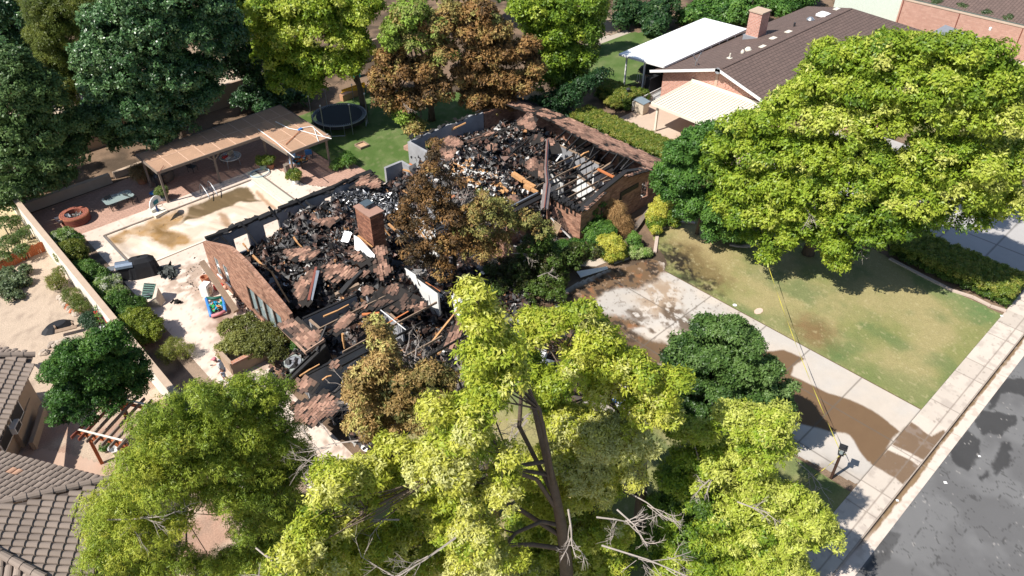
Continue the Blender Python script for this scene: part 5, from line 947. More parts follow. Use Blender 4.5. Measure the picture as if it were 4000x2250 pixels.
shrub('dead_vine', 'dry brown tangled vine collapsed against the right brick wall', [(2400, 820, 1.6, .6, .7), (2420, 860, 1.0, .6, .5), (2370, 790, 2.0, .4, .7), (2440, 890, .5, .5, .5)], [(.12, .07, .03), (.3, .18, .08), (.42, .28, .13)], 'leafdry', Wd=.008, L=.34, nros=16, droop=1.0, k=.9)
shrub('climbing_shrub', 'green creeper hanging on the right brick corner', [(2330, 830, 1.8, .35, .5), (2310, 870, 1.2, .35, .4), (2350, 800, 2.2, .25, .5), (2290, 900, .8, .4, .5)], MIDG, k=.6, nros=12)
shrub('shrub', 'row of dark low shrubs at the foot of the front porch', [(2200, 970, .7, .6, .6), (2250, 965, .7, .6, .5), (2290, 980, .6, .5, .5), (2180, 1010, .6, .6, .5), (2230, 1010, .5, .6, .4)], CIT)
shrub('shrub', 'small maroon-shadowed shrub in the bed under the big ash', [(2850, 920, .5, .6, .3), (2900, 930, .4, .5, .3), (2810, 915, .4, .4, .3)], MIDG)
for i, (px, py, r, lab) in enumerate([(3550, 45, .8, 'leftmost clipped topiary bush above the rosy block wall'), (3622, 62, .85, 'second clipped topiary from the left above the rosy block wall'), (3722, 82, .85, 'clipped topiary left of the dark screen above the rosy wall'), (3817, 106, .85, 'clipped topiary right of the dark screen above the rosy wall'), (3905, 128, .85, 'fifth clipped topiary from the left, beside the small white lamp'), (3992, 152, .85, 'rightmost clipped topiary, cut by the picture edge')]):
    b = at(px, py, 1.5); t = thing('topiary', lab, 'topiary', (b[0] + 1.2, b[1], 0), 'clipped topiaries above the rosy wall')
    mb, S = foliage([(b[0] + 1.2, b[1] - .1, .6 + k * .62, r * (1.05 - .08 * k), .5) for k in range(4)], [(.03, .05, .02), (.06, .09, .035), (.10, .13, .06)], sub=.3, k=1.1, ros=5, L=.1, Wd=.04, nros=22, cull=.4); mb.build('foliage', 'leafdark', t)
    m = MB(); m.tube([(b[0] + 1.2, b[1], 0), (b[0] + 1.2, b[1], 1.5)], [.08, .05], 6); m.build('stem', 'bark', t)
# left yard vegetables and ornamental plants
VEG = [(.03, .06, .015), (.06, .11, .025), (.12, .17, .05), (.2, .22, .08)]
shrub('vegetable_patch', 'tall straggly tomato plants by the boundary wall in the left yard', [(20, 880, .8, .7, .5), (70, 930, .8, .6, .5), (30, 960, .7, .7, .6), (90, 980, .7, .5, .5), (20, 1010, .6, .5, .5), (110, 900, .7, .4, .5), (60, 860, .8, .4, .5)], VEG, k=.6, nros=12, cat='plants')
shrub('vegetable_patch', 'low sprawling grey-green squash plants in the left yard', [(30, 1080, .3, .6, .6), (80, 1100, .3, .5, .7), (30, 1130, .3, .6, .6), (100, 1060, .3, .4, .6), (60, 1160, .2, .4, .5)], [(.05, .08, .04), (.1, .14, .07), (.16, .2, .1)], k=.5, nros=9, L=.18, Wd=.06, cat='plants')
shrub('shrub', 'feathery green and brown bush on the left face of the boundary wall', [(215, 1095, .7, .5, .6), (235, 1060, .8, .35, .4), (225, 1110, .4, .5, .5)], OLIVE + [(.16, .12, .05)], L=.1, Wd=.012, nros=14)
shrub('shrub', 'mossy green juniper in the stone-edged bed against the boundary wall', [(275, 1150, .6, .5, .8), (300, 1180, .6, .5, .7), (320, 1200, .5, .45, .6)], [(.03, .06, .012), (.08, .12, .02), (.13, .16, .03)], L=.08, Wd=.01, nros=24)
shrub('shrub', 'dark bluish-leaved plant beside the red trellis', [(345, 1250, .5, .5, .3), (360, 1270, .4, .4, .3)], [(.015, .04, .02), (.04, .08, .04), (.08, .13, .07)])
shrub('climbing_shrub', 'vine growing up the red metal trellis', [(385, 1200, 1.0, .25, .8), (400, 1230, .8, .3, .7), (395, 1260, .5, .25, .6), (430, 1270, .5, .2, .8)], CIT + [(.2, .3, .05)], k=.5, nros=9, stem=True)
shrub('ornamental_grass', 'pale fountain of ornamental grass above the citrus tree', [(285, 1360, .5, .4, .7), (320, 1355, .5, .35, .8)], [(.1, .14, .08), (.2, .26, .15), (.32, .38, .22)], Wd=.006, L=.5, nros=20, droop=.8, k=.8)
shrub('shrub', 'small tuft of green by the white basket planter', [(413, 1745, .2, .22, .6)], CIT, nros=14)
shrub('shrub', 'small plants at the foot of the arbour under the willow', [(545, 1790, .2, .3, .4), (575, 1800, .3, .3, .3)], CIT, nros=10)

# ================================================================== WALLS AND FENCES
def vwall(name, label, p, q, th, h, mat, capm=None, capw=.05, caph=.07, ht2=None, cat='wall'):
    t = thing(name, label, cat, ((p[0] + q[0]) / 2, (p[1] + q[1]) / 2, 0)); m = MB()
    p = np.array(p, float); q = np.array(q, float); d = (q - p) / np.linalg.norm(q - p); n = np.array([-d[1], d[0]]) * th / 2; h2 = ht2 or h
    m.prism([p - n, q - n, q + n, p + n], -.05, [h, h2, h2, h]); m.build('wall_panel', mat, t)
    if capm: n2 = n * (1 + capw * 2 / th); m = MB(); m.prism([p - n2, q - n2, q + n2, p + n2], [h + .002, h2 + .002, h2 + .002, h + .002], [h + caph, h2 + caph, h2 + caph, h + caph]); m.build('cap', capm, t)
    return t
bw = vwall('boundary_wall', 'long whitewashed block wall with tan cap dividing the left yard from the pool garden', (6.02, 14), (6.02, 59.5), .26, 1.85, 'wallwhite', 'walltan', .04)
vwall('rear_wall', 'beige block wall at the back of the pool garden', (6.2, 63.5), (47, 63.9), .25, 1.95, 'stucco')
vwall('garden_wall', 'low tan retaining wall behind the paved patio', (6.3, 57.0), (12.5, 57.15), .35, .75, 'walltan')
vwall('garden_wall', 'low tan wall under the elm beside the patio cover', (12.9, 57.6), (24, 58.4), .3, .5, 'walltan')
w2 = vwall('block_wall', 'rosy concrete block wall with cap below the row of topiaries', (88.5, 8), (88.5, 32), .4, 3.0, 'brickfar', 'walltan')
for y in (19.8, 25.9, 31.8): m = MB(); m.box((88.27, y, 1.5), (.05, .08, 3.0)); m.build('joint', 'redbrown', w2)
vwall('block_wall', 'pale green painted wall at the far corner by the neighbour roof', (88.6, 32.1), (86.5, 38.5), .3, 2.9, pmat('pale green wall', (.62, .68, .58)))
vwall('fence', 'pale plank fence standing beyond the ruin by the dark bushes', (42.2, 44.8), (45.6, 44.2), .12, 1.9, 'wallwhite')
vwall('yard_wall', 'beige wall in the upper left beyond the rear neighbours', (5, 79), (16, 77.5), .3, 2.2, 'stucco')
# brick planter by the walking person
t = thing('planter', 'tan planter box with a brick soldier course along its top', 'planter', (10.2, 31.9, 0)); m = MB(); m.box2((9.3, 31.6, 0), (11.4, 31.85, .9)); m.box2((9.3, 31.9, 0), (9.5, 33.5, .8)); m.build('side', 'stucco', t)
a, b = at(905, 1420, .95), at(1010, 1368, .95); m = MB(); m.beam(a, b, .26, .1); m.build('brick_edge', brickmat('edge bricks', (.5, .22, .13), (.38, .16, .1), (.4, .3, .24), .12, .5, .015), t)
for i, (pts, lab) in enumerate([([(2558, 985), (2563, 950), (2568, 915), (2580, 895), (2597, 885)], 'curved concrete edging curb at the burnt lawn corner'), ([(2640, 868), (2680, 866), (2715, 872)], 'concrete edging at the top of the lawn bed'), ([(2775, 905), (2800, 925)], 'short edging left of the tree bed'), ([(2850, 955), (2890, 962), (2930, 961), (2958, 952)], 'curved concrete edging round the bed under the big ash'), ([(3475, 1010), (3600, 1075), (3720, 1135), (3800, 1160), (3870, 1195), (3930, 1215)], 'long low edging between lawn and driveway hedge')]):
    m = MB(); P = [at(x, y, .05) for x, y in pts]
    for p, q in zip(P[:-1], P[1:]): m.beam(p, q, .22, .1)
    single('edging', m, pmat('edging', (.5, .40, .33)), lab, 'edging')
m = MB(); P = [at(x, y, .02) for x, y in ((2265, 1015), (2350, 1008), (2380, 1020), (2330, 1040), (2262, 1038))]; m.slab(P, .05); m.slab([at(x, y, .03) for x, y in ((2395, 1022), (2460, 1003), (2462, 1008), (2400, 1030))], .05); struct('footpath', m, pmat('walk slab', (.5, .42, .34)))
m = MB(); m.slab([at(x, y, .12) for x, y in ((2252, 1060), (2370, 1040), (2376, 1048), (2268, 1082))], .06); single('fallen_board', m, 'white', 'long white fascia board lying flat at the head of the driveway', 'board')
m = MB(); m.slab([at(x, y, .3) for x, y in ((2452, 905), (2530, 815), (2545, 812), (2500, 880), (2475, 912))], .05); single('fallen_board', m, 'beamgrey', 'grey weathered fence section fallen behind the yellow shrubs', 'board')

# ================================================================== LEFT HOUSE (tiled roofs)
TH = thing('tile_roof_house', 'neighbouring house at the lower left with taupe barrel tile roofs', 'house', (-4, 24, 0))
M['tilem'] = vmat('taupe tile', .8, 1.2, .12, 35, .12, .004, .2)
def tiles(C0, az, m_, poly, pitch, expo, name='roof', extra=()):
    """C0: point on the plane, az: downslope azimuth, m_: slope; poly in (s along course, t downslope horizontally) coordinates"""
    d = np.array([math.cos(az), math.sin(az)]); e = np.array([-d[1], d[0]]); P = np.array(poly); mb = MB(); V = []; n = 7
    P3 = lambda s, t, up=0: np.array([C0[0] + e[0] * s + d[0] * t, C0[1] + e[1] * s + d[1] * t, C0[2] - m_ * t + up])
    s0, s1, t0, t1 = P[:, 0].min(), P[:, 0].max(), P[:, 1].min(), P[:, 1].max(); i = 0; tcol = []
    for s in np.arange(s0 + pitch / 2, s1, pitch):
        for t in np.arange(t0, t1, expo):
            if not inpoly(np.array([s]), np.array([t + expo * .5]), poly)[0]: continue
            r = pitch * .47; v = []
            for (tt, up, rr) in ((t, .0, r * .86), (t + expo * 1.08, .05, r)):
                for k in range(n): a = math.pi * k / (n - 1); v.append(P3(s + rr * math.cos(a), tt, up + rr * .62 * math.sin(a)))
            c = np.array([.27, .215, .175]) * random.uniform(.88, 1.12)
            if any(abs(s - q[0]) < pitch * .5 and abs(t + expo / 2 - q[1]) < expo * .5 for q in extra): c = np.array([.5, .3, .2])
            mb.add(v, [(k, k + 1, n + k + 1, n + k) for k in range(n - 1)], ngons=[list(range(n, 2 * n))], col=c)
    q = [P3(*p) for p in poly]; mb.slab([x + [0, 0, -.01] for x in q], .12, (.12, .095, .08)); mb.build(name, 'tilem', TH, False); return P3
def toplane(px, py, C0, az, m_):
    d = ray(px, py); dd = np.array([math.cos(az), math.sin(az)]); # solve z = C0z - m*((p-C0).dd)
    A = d[2] + m_ * (d[:2] @ dd); t = (C0[2] + m_ * (np.array(C0[:2]) @ dd) - CH) / A; p = d * t; e = np.array([-dd[1], dd[0]]); r = p[:2] - np.array(C0[:2]); return (r @ e, r @ dd)
C0 = at(430, 1880, 2.8); azU, azL, mU = rad(31), rad(-34), .42
pU = [toplane(x, y, C0, azU, mU) for x, y in ((0, 1762), (432, 1870), (430, 1882), (300, 1910), (150, 1943), (0, 1972), (-60, 1985), (-60, 1745))]
tiles(C0, azU, mU, pU, .30, .40, 'roof', extra=[toplane(50, 1838, C0, azU, mU), toplane(82, 1842, C0, azU, mU)])
pL = [toplane(x, y, C0, azL, mU) for x, y in ((-60, 1995), (0, 1980), (150, 1950), (300, 1916), (440, 1885), (470, 1900), (430, 2010), (395, 2200), (370, 2330), (250, 2330), (150, 2262), (60, 2190), (0, 2160), (-60, 2130))]
tiles(C0, azL, mU, pL, .31, .40)
def ridge(pts, r=.17, name='ridge_cap'):
    mb = MB(); pts = [np.array(p) for p in pts]
    for p, q in zip(pts[:-1], pts[1:]):
        L = np.linalg.norm(q - p); n = max(1, int(L / .42)); dd = (q - p) / n
        for i in range(n): c = np.array([.27, .215, .175]) * random.uniform(.9, 1.1); mb.tube([p + dd * (i - .06), p + dd * (i + 1)], [r, r * .84], 10, True, c)
    mb.build(name, 'tilem', TH, False)
def onp(px, py, C0, az, m_, up=.1): s, t = toplane(px, py, C0, az, m_); d = np.array([math.cos(az), math.sin(az)]); e = np.array([-d[1], d[0]]); return np.array([*(np.array(C0[:2]) + e * s + d * t), C0[2] - m_ * t + up])
ridge([onp(448, 1872, C0, azU, mU), onp(-60, 1985, C0, azU, mU)]); ridge([onp(175, 2262, C0, azL, mU), onp(0, 2165, C0, azL, mU), onp(-60, 2132, C0, azL, mU)])
azW = rad(-120); C1 = onp(60, 2195, C0, azL, mU, 0); tiles(C1, azW, .42, [toplane(x, y, C1, azW, .42) for x, y in ((-80, 2140), (0, 2180), (150, 2262), (200, 2330), (-80, 2330))], .31, .4)
CB = at(128, 1392, 2.9); pB = [toplane(x, y, CB, azL, .4) for x, y in ((-60, 1397), (0, 1396), (128, 1394), (100, 1470), (50, 1600), (12, 1700), (-10, 1760), (-60, 1760))]
tiles(CB, azL, .4, pB, .31, .4); ridge([onp(138, 1390, CB, azL, .4), onp(-60, 1394, CB, azL, .4)], .15)
azV = rad(56); tiles(at(120, 1380, 2.9), azV, .4, [toplane(x, y, at(120, 1380, 2.9), azV, .4) for x, y in ((-60, 1352), (0, 1358), (60, 1368), (120, 1382), (-60, 1392))], .31, .4)
# walls under the eaves: extruded shells
m = MB(); e56 = np.array([math.cos(rad(56)), math.sin(rad(56))]); dL = np.array([math.cos(azL), math.sin(azL)])
cB = CB[:2] - dL * .55; P0 = cB - e56 * .3; P1 = cB - e56 * 9.5
m.prism([P1, P0, P0 - dL * 4, P1 - dL * 4], -.05, 2.55); m.build('wall', 'stucco', TH)
m = MB(); cU = C0[:2] - np.array([.95, .02]); uu = np.array([math.cos(rad(121)), math.sin(rad(121))]); Q0 = cU; Q1 = cU + uu * 4.5; Q3 = cU - e56 * 8
m.prism([Q3, Q0, Q1, Q1 + (Q3 - Q0) * .8], -.05, 2.5); m.build('wall', 'stucco', TH)
for i, (f0, z0_, w_, h_) in enumerate(((2.5, 1.0, 1.2, 1.1), (4.0, 1.0, 1.2, 1.1))):
    c = cB - e56 * f0 + dL * .02; m = MB(); m.frame((c[0], c[1], z0_ + h_ / 2), (*(e56 * w_ / 2), 0), (*(dL * .03), 0), (0, 0, h_ / 2)); wn = m.build('window', 'white', TH)
    m = MB(); c = c + dL * .03; m.frame((c[0], c[1], z0_ + h_ / 2), (*(e56 * (w_ / 2 - .06)), 0), (*(dL * .01), 0), (0, 0, h_ / 2 - .06)); m.build('pane', 'dark', wn)
c = at(50, 1668, 1.3); t = thing('window_air_conditioner', 'white window air conditioner on the shaded side of the tiled house', 'air conditioner', c); m = MB(); m.frame(c, (*(e56 * .32), 0), (*(dL * .25), 0), (0, 0, .2)); m.build('body', 'white', t); m = MB(); c2 = c + [*(dL * .26), 0]; m.frame(c2, (*(e56 * .26), 0), (*(dL * .01), 0), (0, 0, .15)); m.build('grille', 'dark', t)
c = at(85, 1640, .8); t = thing('courtyard_wall', 'low tan wall enclosing a dark well beside the tiled house', 'wall', (c[0], c[1], 0)); m = MB(); a = at(110, 1555, 1.0); b = at(60, 1695, 1.0); m.beam(a - [0, 0, .5], b - [0, 0, .5], .2, 1.0); m.build('wall_panel', 'stucco', t); m = MB(); a = at(165, 1590, .5); b = at(120, 1730, .5); m.beam(a - [0, 0, .25], b - [0, 0, .25], .2, .5); m.build('wall_panel', 'stucco', t)
# ---- redwood arbour
t = thing('arbour', 'redwood arbour with seven slats over the gravel by the tiled house', 'arbour', at(398, 1810)); B1, B2 = at(398, 1810), at(523, 1842); lv = (B2 - B1); lv /= np.linalg.norm(lv); nv = np.array([-lv[1], lv[0], 0]); 
if nv[1] < 0: nv = -nv
L_ = np.linalg.norm(B2 - B1); DP = 2.2
for k, p in enumerate((B1, B2, B2 + nv * DP, B1 + nv * DP)): m = MB(); m.beam(p, p + [0, 0, 2.05], .15, .15); m.build('post', 'orangewood', t)
for k in (0, 1):
    m = MB(); o_ = nv * DP * k; m.beam(B1 + o_ - lv * .55 + [0, 0, 2.0], B2 + o_ + lv * .35 + [0, 0, 2.0], .08, .18); m.build('crossbeam', 'orangewood', t)
    for P_, s_ in ((B1, 1), (B2, -1)): m = MB(); m.beam(P_ + o_ + [0, 0, 1.55], P_ + o_ + lv * .4 * s_ + [0, 0, 1.93], .08, .1); m.build('brace', 'orangewood', t)
    m = MB(); m.beam(B1 + o_ - lv * .4 + [0, 0, 2.29], B2 + o_ + lv * .2 + [0, 0, 2.29], .09, .02); m.build('slat_strip', 'wallwhite', t)
for k in range(7): c = B1 - lv * .45 + lv * (L_ + .7) * k / 6; m = MB(); m.beam(c - nv * .45 + [0, 0, 2.18], c + nv * (DP + .4) + [0, 0, 2.18], .06, .16); m.build('slat', 'redbrown' if k < 2 else 'beamgrey', t)
c = at(462, 1775); t = thing('basket_planter', 'white wire basket planter under the arbour', 'planter', c); m = MB(); m.lathe(c, [(.16, 0), (.2, .3), (.3, .5), (.27, .5), (.17, .3), (.0, .28)], 18); m.build('basket', 'white', t); m = MB(); m.tube([c + [.3 * math.cos(a), .3 * math.sin(a), .52] for a in np.linspace(0, 6.283, 20)], .025, 6); m.tube([c + [.3, 0, .5], c + [.15, 0, .85], c + [0, 0, .95]], .015, 5); m.build('handle', 'white', t)
# ---- left yard bits
t = thing('picket_fence', 'short stained redwood picket fence across the vegetable bed', 'fence', at(100, 1000)); P = [at(0, 1065), at(60, 1035), at(130, 1000), at(187, 978)]
m = MB()
for i in range(3):
    n = 7
    for k in range(n): p = P[i] + (P[i + 1] - P[i]) * k / n; dv = (P[i + 1] - P[i]) / n * .46; h = .75 + random.uniform(-.04, .04); m.frame(p + dv + [0, 0, h / 2], dv * .9, (.012, .012, 0), (random.uniform(-.02, .02), 0, h / 2))
m.build('picket', 'orangewood', t)
t = thing('trellis', 'red and black metal lattice trellis leaning on the boundary wall', 'trellis', at(420, 1290)); a, b, c_, d_ = at(400, 1300, .1), at(445, 1290, .1), at(425, 1175, 1.7), at(375, 1180, 1.6); a2 = a
m = MB()
for k in range(4): f = k / 3; m.beam(a + (b - a) * f, d_ + (c_ - d_) * f, .03, .03)
for k in range(9): f = k / 8; m.beam(a + (d_ - a) * f, b + (c_ - b) * f, .02, .02)
m.build('grid', 'dark', t); m = MB()
for p, q in ((at(372, 1215, .9), at(395, 1275, .3)), (at(410, 1235, .9), at(430, 1270, .6)), (at(432, 1270, .5), at(442, 1300, .3))): m.beam(p, q, .2, .02)
m.build('red_panel', 'redmetal', t)
m = MB(); P = [at(378, 1275, .4), at(400, 1265, .45), at(440, 1295, .25), at(410, 1318, .1)]; m.slab(P, .08); single('folded_cloth', m, 'white', 'white sheet lying at the foot of the red trellis', 'cloth')
t = thing('bench', 'low plank bench in the shade of the left yard', 'bench', at(250, 1290)); m = MB(); m.beam(at(215, 1296, .4), at(300, 1275, .4), .3, .05); m.build('seat', 'oldwood', t)
for x in (222, 290): m = MB(); p = at(x, 1294 - (x - 222) * .25, 0); m.box((p[0], p[1], .19), (.08, .25, .37)); m.build('leg', 'oldwood', t)
m = MB(); c = at(225, 1280); V = [c + [math.cos(a) * .9 * (1 - .4 * k), math.sin(a) * .5 * (1 - .4 * k), .28 * k] for k in (0, 1) for a in np.linspace(0, 5.8, 12)]; m.add(V, [(i, (i + 1) % 12, 12 + (i + 1) % 12, 12 + i) for i in range(12)], ngons=[list(range(12, 24))]); single('tarp', m, 'blackmat', 'dark tarp spread on the ground behind the plank bench', 'tarp')
def rocks(name, label, px, n, s, seed, cols, z=.05):
    r = np.random.default_rng(seed); t = None; mb = MB()
    for k in range(n):
        i = r.integers(0, len(px) - 1); f = r.random(); p = at(px[i][0] + (px[i + 1][0] - px[i][0]) * f + r.normal(0, 4), px[i][1] + (px[i + 1][1] - px[i][1]) * f + r.normal(0, 4), z)
        q = s * r.uniform(.6, 1.4); V = []; 
        for (a, b) in ((0, 1), (1, .75), (1.6, .25)):
            for j in range(7): an = j * .9; V.append(p + [q * math.cos(an) * (1.2 - .5 * a / 1.6) * r.uniform(.8, 1.2), q * math.sin(an) * (1.1 - .5 * a / 1.6) * r.uniform(.8, 1.2), q * a * .5])
        mb.add(V, [(l * 7 + j, l * 7 + (j + 1) % 7, (l + 1) * 7 + (j + 1) % 7, (l + 1) * 7 + j) for l in (0, 1) for j in range(7)], ngons=[list(range(14, 21))], col=np.array(cols[r.integers(0, len(cols))]))
    return tag(mb.build(name, 'rock', None), label, 'rocks', kind='stuff')
rocks('rock_edging', 'tan, white and red rocks edging the juniper bed by the boundary wall', [(240, 1165), (245, 1185), (262, 1200), (290, 1220), (320, 1230)], 38, .13, 1, [(.45, .36, .28), (.5, .42, .34), (.4, .14, .07), (.3, .25, .2)])
rocks('rock_edging', 'pale rocks bordering the bed above the citrus tree', [(170, 1380), (200, 1350), (250, 1330), (290, 1325), (330, 1340)], 36, .16, 2, [(.42, .34, .27), (.33, .27, .22), (.5, .42, .34)])
m = MB()
for i, (x, y) in enumerate([(375, 1310), (385, 1340), (365, 1325), (400, 1330), (350, 1315)]): p = at(x, y, .03); m.prism([(p[0] + .3 * math.cos(a + i), p[1] + .26 * math.sin(a + i)) for a in np.arange(0, 6.2, .9)], 0, .04 + .004 * i, (.33, .17, .12))
struct('flagstones', m, 'rock')
m = MB(); p = at(5, 790); m.lathe(p, [(.2, 0), (.26, .35), (.23, .35), (.18, .05), (0, .05)], 14); single('bucket', m, 'white', 'white bucket at the left edge beside the boundary wall', 'bucket')
t = thing('stool', 'small white stepping stool by the wall in the left yard', 'stool', at(108, 925)); m = MB(); m.box((*at(108, 915, .4)[:2], .4), (.4, .3, .05)); m.build('seat', 'white', t)
for sx in (-1, 1): m = MB(); p = at(108, 915, .4); m.box((p[0] + sx * .16, p[1], .19), (.04, .26, .36)); m.build('leg', 'white', t)

# ================================================================== POOL AND PATIO
PX0, PX1, PY0, PY1 = 9.4, 20.15, 44.95, 50.05
t = thing('swimming_pool', 'rectangular pool with a sagging, mud-stained off-white safety cover', 'pool', ((PX0 + PX1) / 2, (PY0 + PY1) / 2, 0))
C1c = crop(350, 650, 3.22)
bz = W([C1c(*p) for p in ((1240, 520), (1900, 260), (2000, 250), (2080, 400), (2180, 430), (1900, 430), (1450, 600), (1230, 660), (1060, 750), (1150, 690), (1200, 620))])
br1 = W([C1c(*p) for p in ((250, 900), (700, 720), (1000, 600), (1150, 560), (1180, 640), (1050, 740), (950, 780), (1150, 840), (1300, 970), (1080, 970), (1050, 1060), (900, 930), (700, 850), (500, 830), (330, 1000), (240, 930))])
br2 = W([C1c(*p) for p in ((680, 1130), (740, 1110), (760, 1180), (860, 1150), (850, 1170), (760, 1190), (700, 1150))])
br3 = W([C1c(*p) for p in ((1600, 560), (1720, 600), (1780, 720), (1860, 760), (1760, 780), (1660, 700))]); br4 = W([C1c(*p) for p in ((2100, 290), (2200, 400), (2370, 530), (2330, 550), (2180, 440), (2080, 330))])
brd = W([C1c(*p) for p in ((800, 730), (900, 700), (980, 820), (1080, 930), (1030, 1000), (900, 880), (780, 800))])
def wr(x, y):     # folds fanning across the cover
    a = x * 1.0 + y * .55; return np.sin(a * 5.2 + 3 * fbm(x * .8, y * .5, 3)) * sst(fbm(x * .7, y * .35, 6), .38, .62)
def c_cov(x, y):
    c = flat(x, (.60, .48, .37)); c = mixc(c, (.70, .60, .50), sst(fbm(x * .6, y * .6, 5), .4, .6))
    n = fbm(x * 2.2 + y, y * 2.2 - x * .5, 13, 5)
    c = mixc(c, (.36, .22, .10), np.clip(soft(x, y, br1, .35, .3) * 1.5, 0, 1) * (.7 + .5 * n)); c = mixc(c, (.13, .075, .022), soft(x, y, brd, .4, .3) * .75)
    c = mixc(c, (.115, .075, .03), np.clip(soft(x, y, bz, .14, .15) * 1.1, 0, 1) * .95); c = mixc(c, (.25, .12, .04), np.clip(soft(x, y, br2, .1, .15) + soft(x, y, br3, .15, .2) + soft(x, y, br4, .1, .1), 0, 1) * .7)
    w_ = wr(x, y); c = mixc(c, (.36, .25, .16), sst(-w_, .45, .95) * .35 * (x > 12.5)); c = mixc(c, (.05, .04, .03), sst(fbm(x * 9, y * 9, 17, 3), .78, .84) * soft(x, y, br1, .4, .3)); return c
def z_cov(x, y):
    e = np.minimum.reduce([x - PX0, PX1 - x, y - PY0, PY1 - y]); return -.10 - .16 * sst(e, 0, .8) + .03 * wr(x, y) * sst(e, 0, .4) + .04 * (fbm(x * 1.5, y * 1.5, 23) - .5)
o = grid('cover', [(PX0, PY0), (PX1, PY0), (PX1, PY1), (PX0, PY1)], .07, .17, c_cov, 'cover', None, z_cov); o.parent = t; o.location = -Vector(t.location)
for nm, p, q, mt, w_, h_ in (('coping', (PX0 - .12, PY1 + .04, .06), (PX1 + .1, PY1 + .04, .06), 'beamgrey', .14, .12), ('coping', (PX0 - .05, PY0, .06), (PX0 - .05, PY1, .06), 'beamgrey', .1, .12), ('coping', (PX0 - .14, PY0, .1), (PX0 - .14, PY1, .1), 'steel', .06, .06), ('coping', (PX1 + .08, PY0, .05), (PX1 + .08, PY1, .05), 'cream', .12, .09), ('coping', (PX0, PY0 - .06, .04), (PX1, PY0 - .06, .04), 'cream', .12, .08)):
    m = MB(); m.beam(p, q, w_, h_); m.build(nm, mt, t)
m = MB(); m.box2((20.55, 44.4, .004), (21.1, 51.4, .07)); single('cover_housing', m, pmat('pale green metal', (.52, .53, .44)), 'long pale green housing lid at the right end of the pool', 'pool cover housing')
m = MB(); m.box2((21.12, 44.4, .004), (21.26, 51.4, .05)); single('drain_channel', m, 'beamgrey', 'narrow grey channel beside the pale green housing', 'drain')
t = thing('pool_ladder', 'curved stainless steel pool ladder rails at the far long edge', 'ladder', (17, 50.2, 0))
for xo in (0, .62):
    m = MB(); x = 16.7 + xo; m.tube([(x, 51.1, .0), (x, 51.05, .55), (x + .02, 50.8, .85), (x, 50.4, .85), (x, 50.0, .6), (x, 49.7, .35), (x - .05, 49.5, .2)], .03, 8); m.build('rail', 'steel', t, True)
t = thing('basketball_hoop', 'poolside basketball hoop with white half-round backboard and navy post', 'basketball hoop', at(618, 835)); p = at(622, 838)
m = MB(); m.box((p[0], p[1], .13), (.95, .75, .24), .2); m.box((p[0] - .2, p[1] + .3, .35), (.5, .45, .25), .2); m.build('base', 'cream', t); m = MB(); m.tube([p + [0, 0, .2], p + [-.05, .05, 1.35]], .07, 8); m.build('post', 'navy', t)
q = at(609, 795, 1.25); m = MB(); n = 16; pts = [(.62 * math.cos(a), .0, .55 * math.sin(a)) for a in np.linspace(0, math.pi, n)] + [(-.62, 0, -.12), (.62, 0, -.12)]
V = [q + [x * .85 - k * .03, x * .5 + k * .05, z] for k in (0, 1) for x, _, z in pts]; N = len(pts); m.add(V, [(i, (i + 1) % N, N + (i + 1) % N, N + i) for i in range(N)], ngons=[list(range(N)), list(range(2 * N - 1, N - 1, -1))]); bb = m.build('backboard', 'white', t)
m = MB(); m.frame(q + [.02, -.045, .12], (.2, .12, 0), (.006, -.01, 0), (0, 0, .13)); m.build('target_square', pmat('teal', (.02, .18, .2)), bb)
m = MB(); m.tube([q + [.1 + .2 * math.cos(a), -.35 + .2 * math.sin(a), -.02] for a in np.linspace(0, 6.283, 16)], .015, 5); m.build('rim', 'dark', t)
# fire pit and barrow
p = at(300, 862); t = thing('fire_pit', 'round red brick fire pit on the patio pavers', 'fire pit', p); R_ = .92
m = MB(); m.lathe(p, [(R_, 0), (R_, .62), (R_ - .3, .62), (R_ - .3, .25), (0, .25)], 36); o = m.build('brick_ring', brickmat('pit bricks', (.40, .13, .08), (.30, .1, .07), (.12, .06, .045), .26, .12, .014), t)
u = o.data.uv_layers['uv']; 
for l in o.data.loops:
    v = o.data.vertices[l.vertex_index].co; u.data[l.index].uv = (math.atan2(v.y, v.x) * R_, v.z if v.z < .61 else math.hypot(v.x, v.y))
for k in range(5):
    m = MB(); m.lathe(p, [(R_ + .03, .03 + .12 * k), (R_ + .03, .12 + .12 * k), (R_ - .05, .12 + .12 * k)], 36); m.build('brick_course', 'redbrown' if k < 4 else 'terra', t)
q = np.column_stack([p[0] + LR.uniform(-.5, .5, 60), p[1] + LR.uniform(-.5, .5, 60), LR.uniform(.28, .42, 60)]); crumple(60, q, np.full(60, .1), lambda N, r, pp: np.repeat(np.array([[.3, .29, .27]]), N, 0) * r.uniform(.3, 1.3, (N, 1)), 5).build('ash', 'rock', t)
p = at(258, 878); t = thing('wheelbarrow', 'small wheelbarrow parked against the brick fire pit', 'wheelbarrow', p); m = MB(); V = [p + [x * s, y * s, z] for s, z in ((.75, .35), (1, .62)) for x, y in ((-.5, -.33), (.45, -.3), (.45, .3), (-.5, .33))]
m.add(V, [(0, 1, 5, 4), (1, 2, 6, 5), (2, 3, 7, 6), (3, 0, 4, 7), (0, 3, 2, 1)]); m.build('tray', 'grey', t)
for s in (-1, 1): m = MB(); m.beam(p + [.6, .25 * s, .3], p + [-1.1, .32 * s, .6], .045, .045); m.build('handle', 'oldwood', t)
m = MB(); m.tube([p + [.65, -.05, .2], p + [.65, .05, .2]], .2, 14); m.build('wheel', 'dark', t)
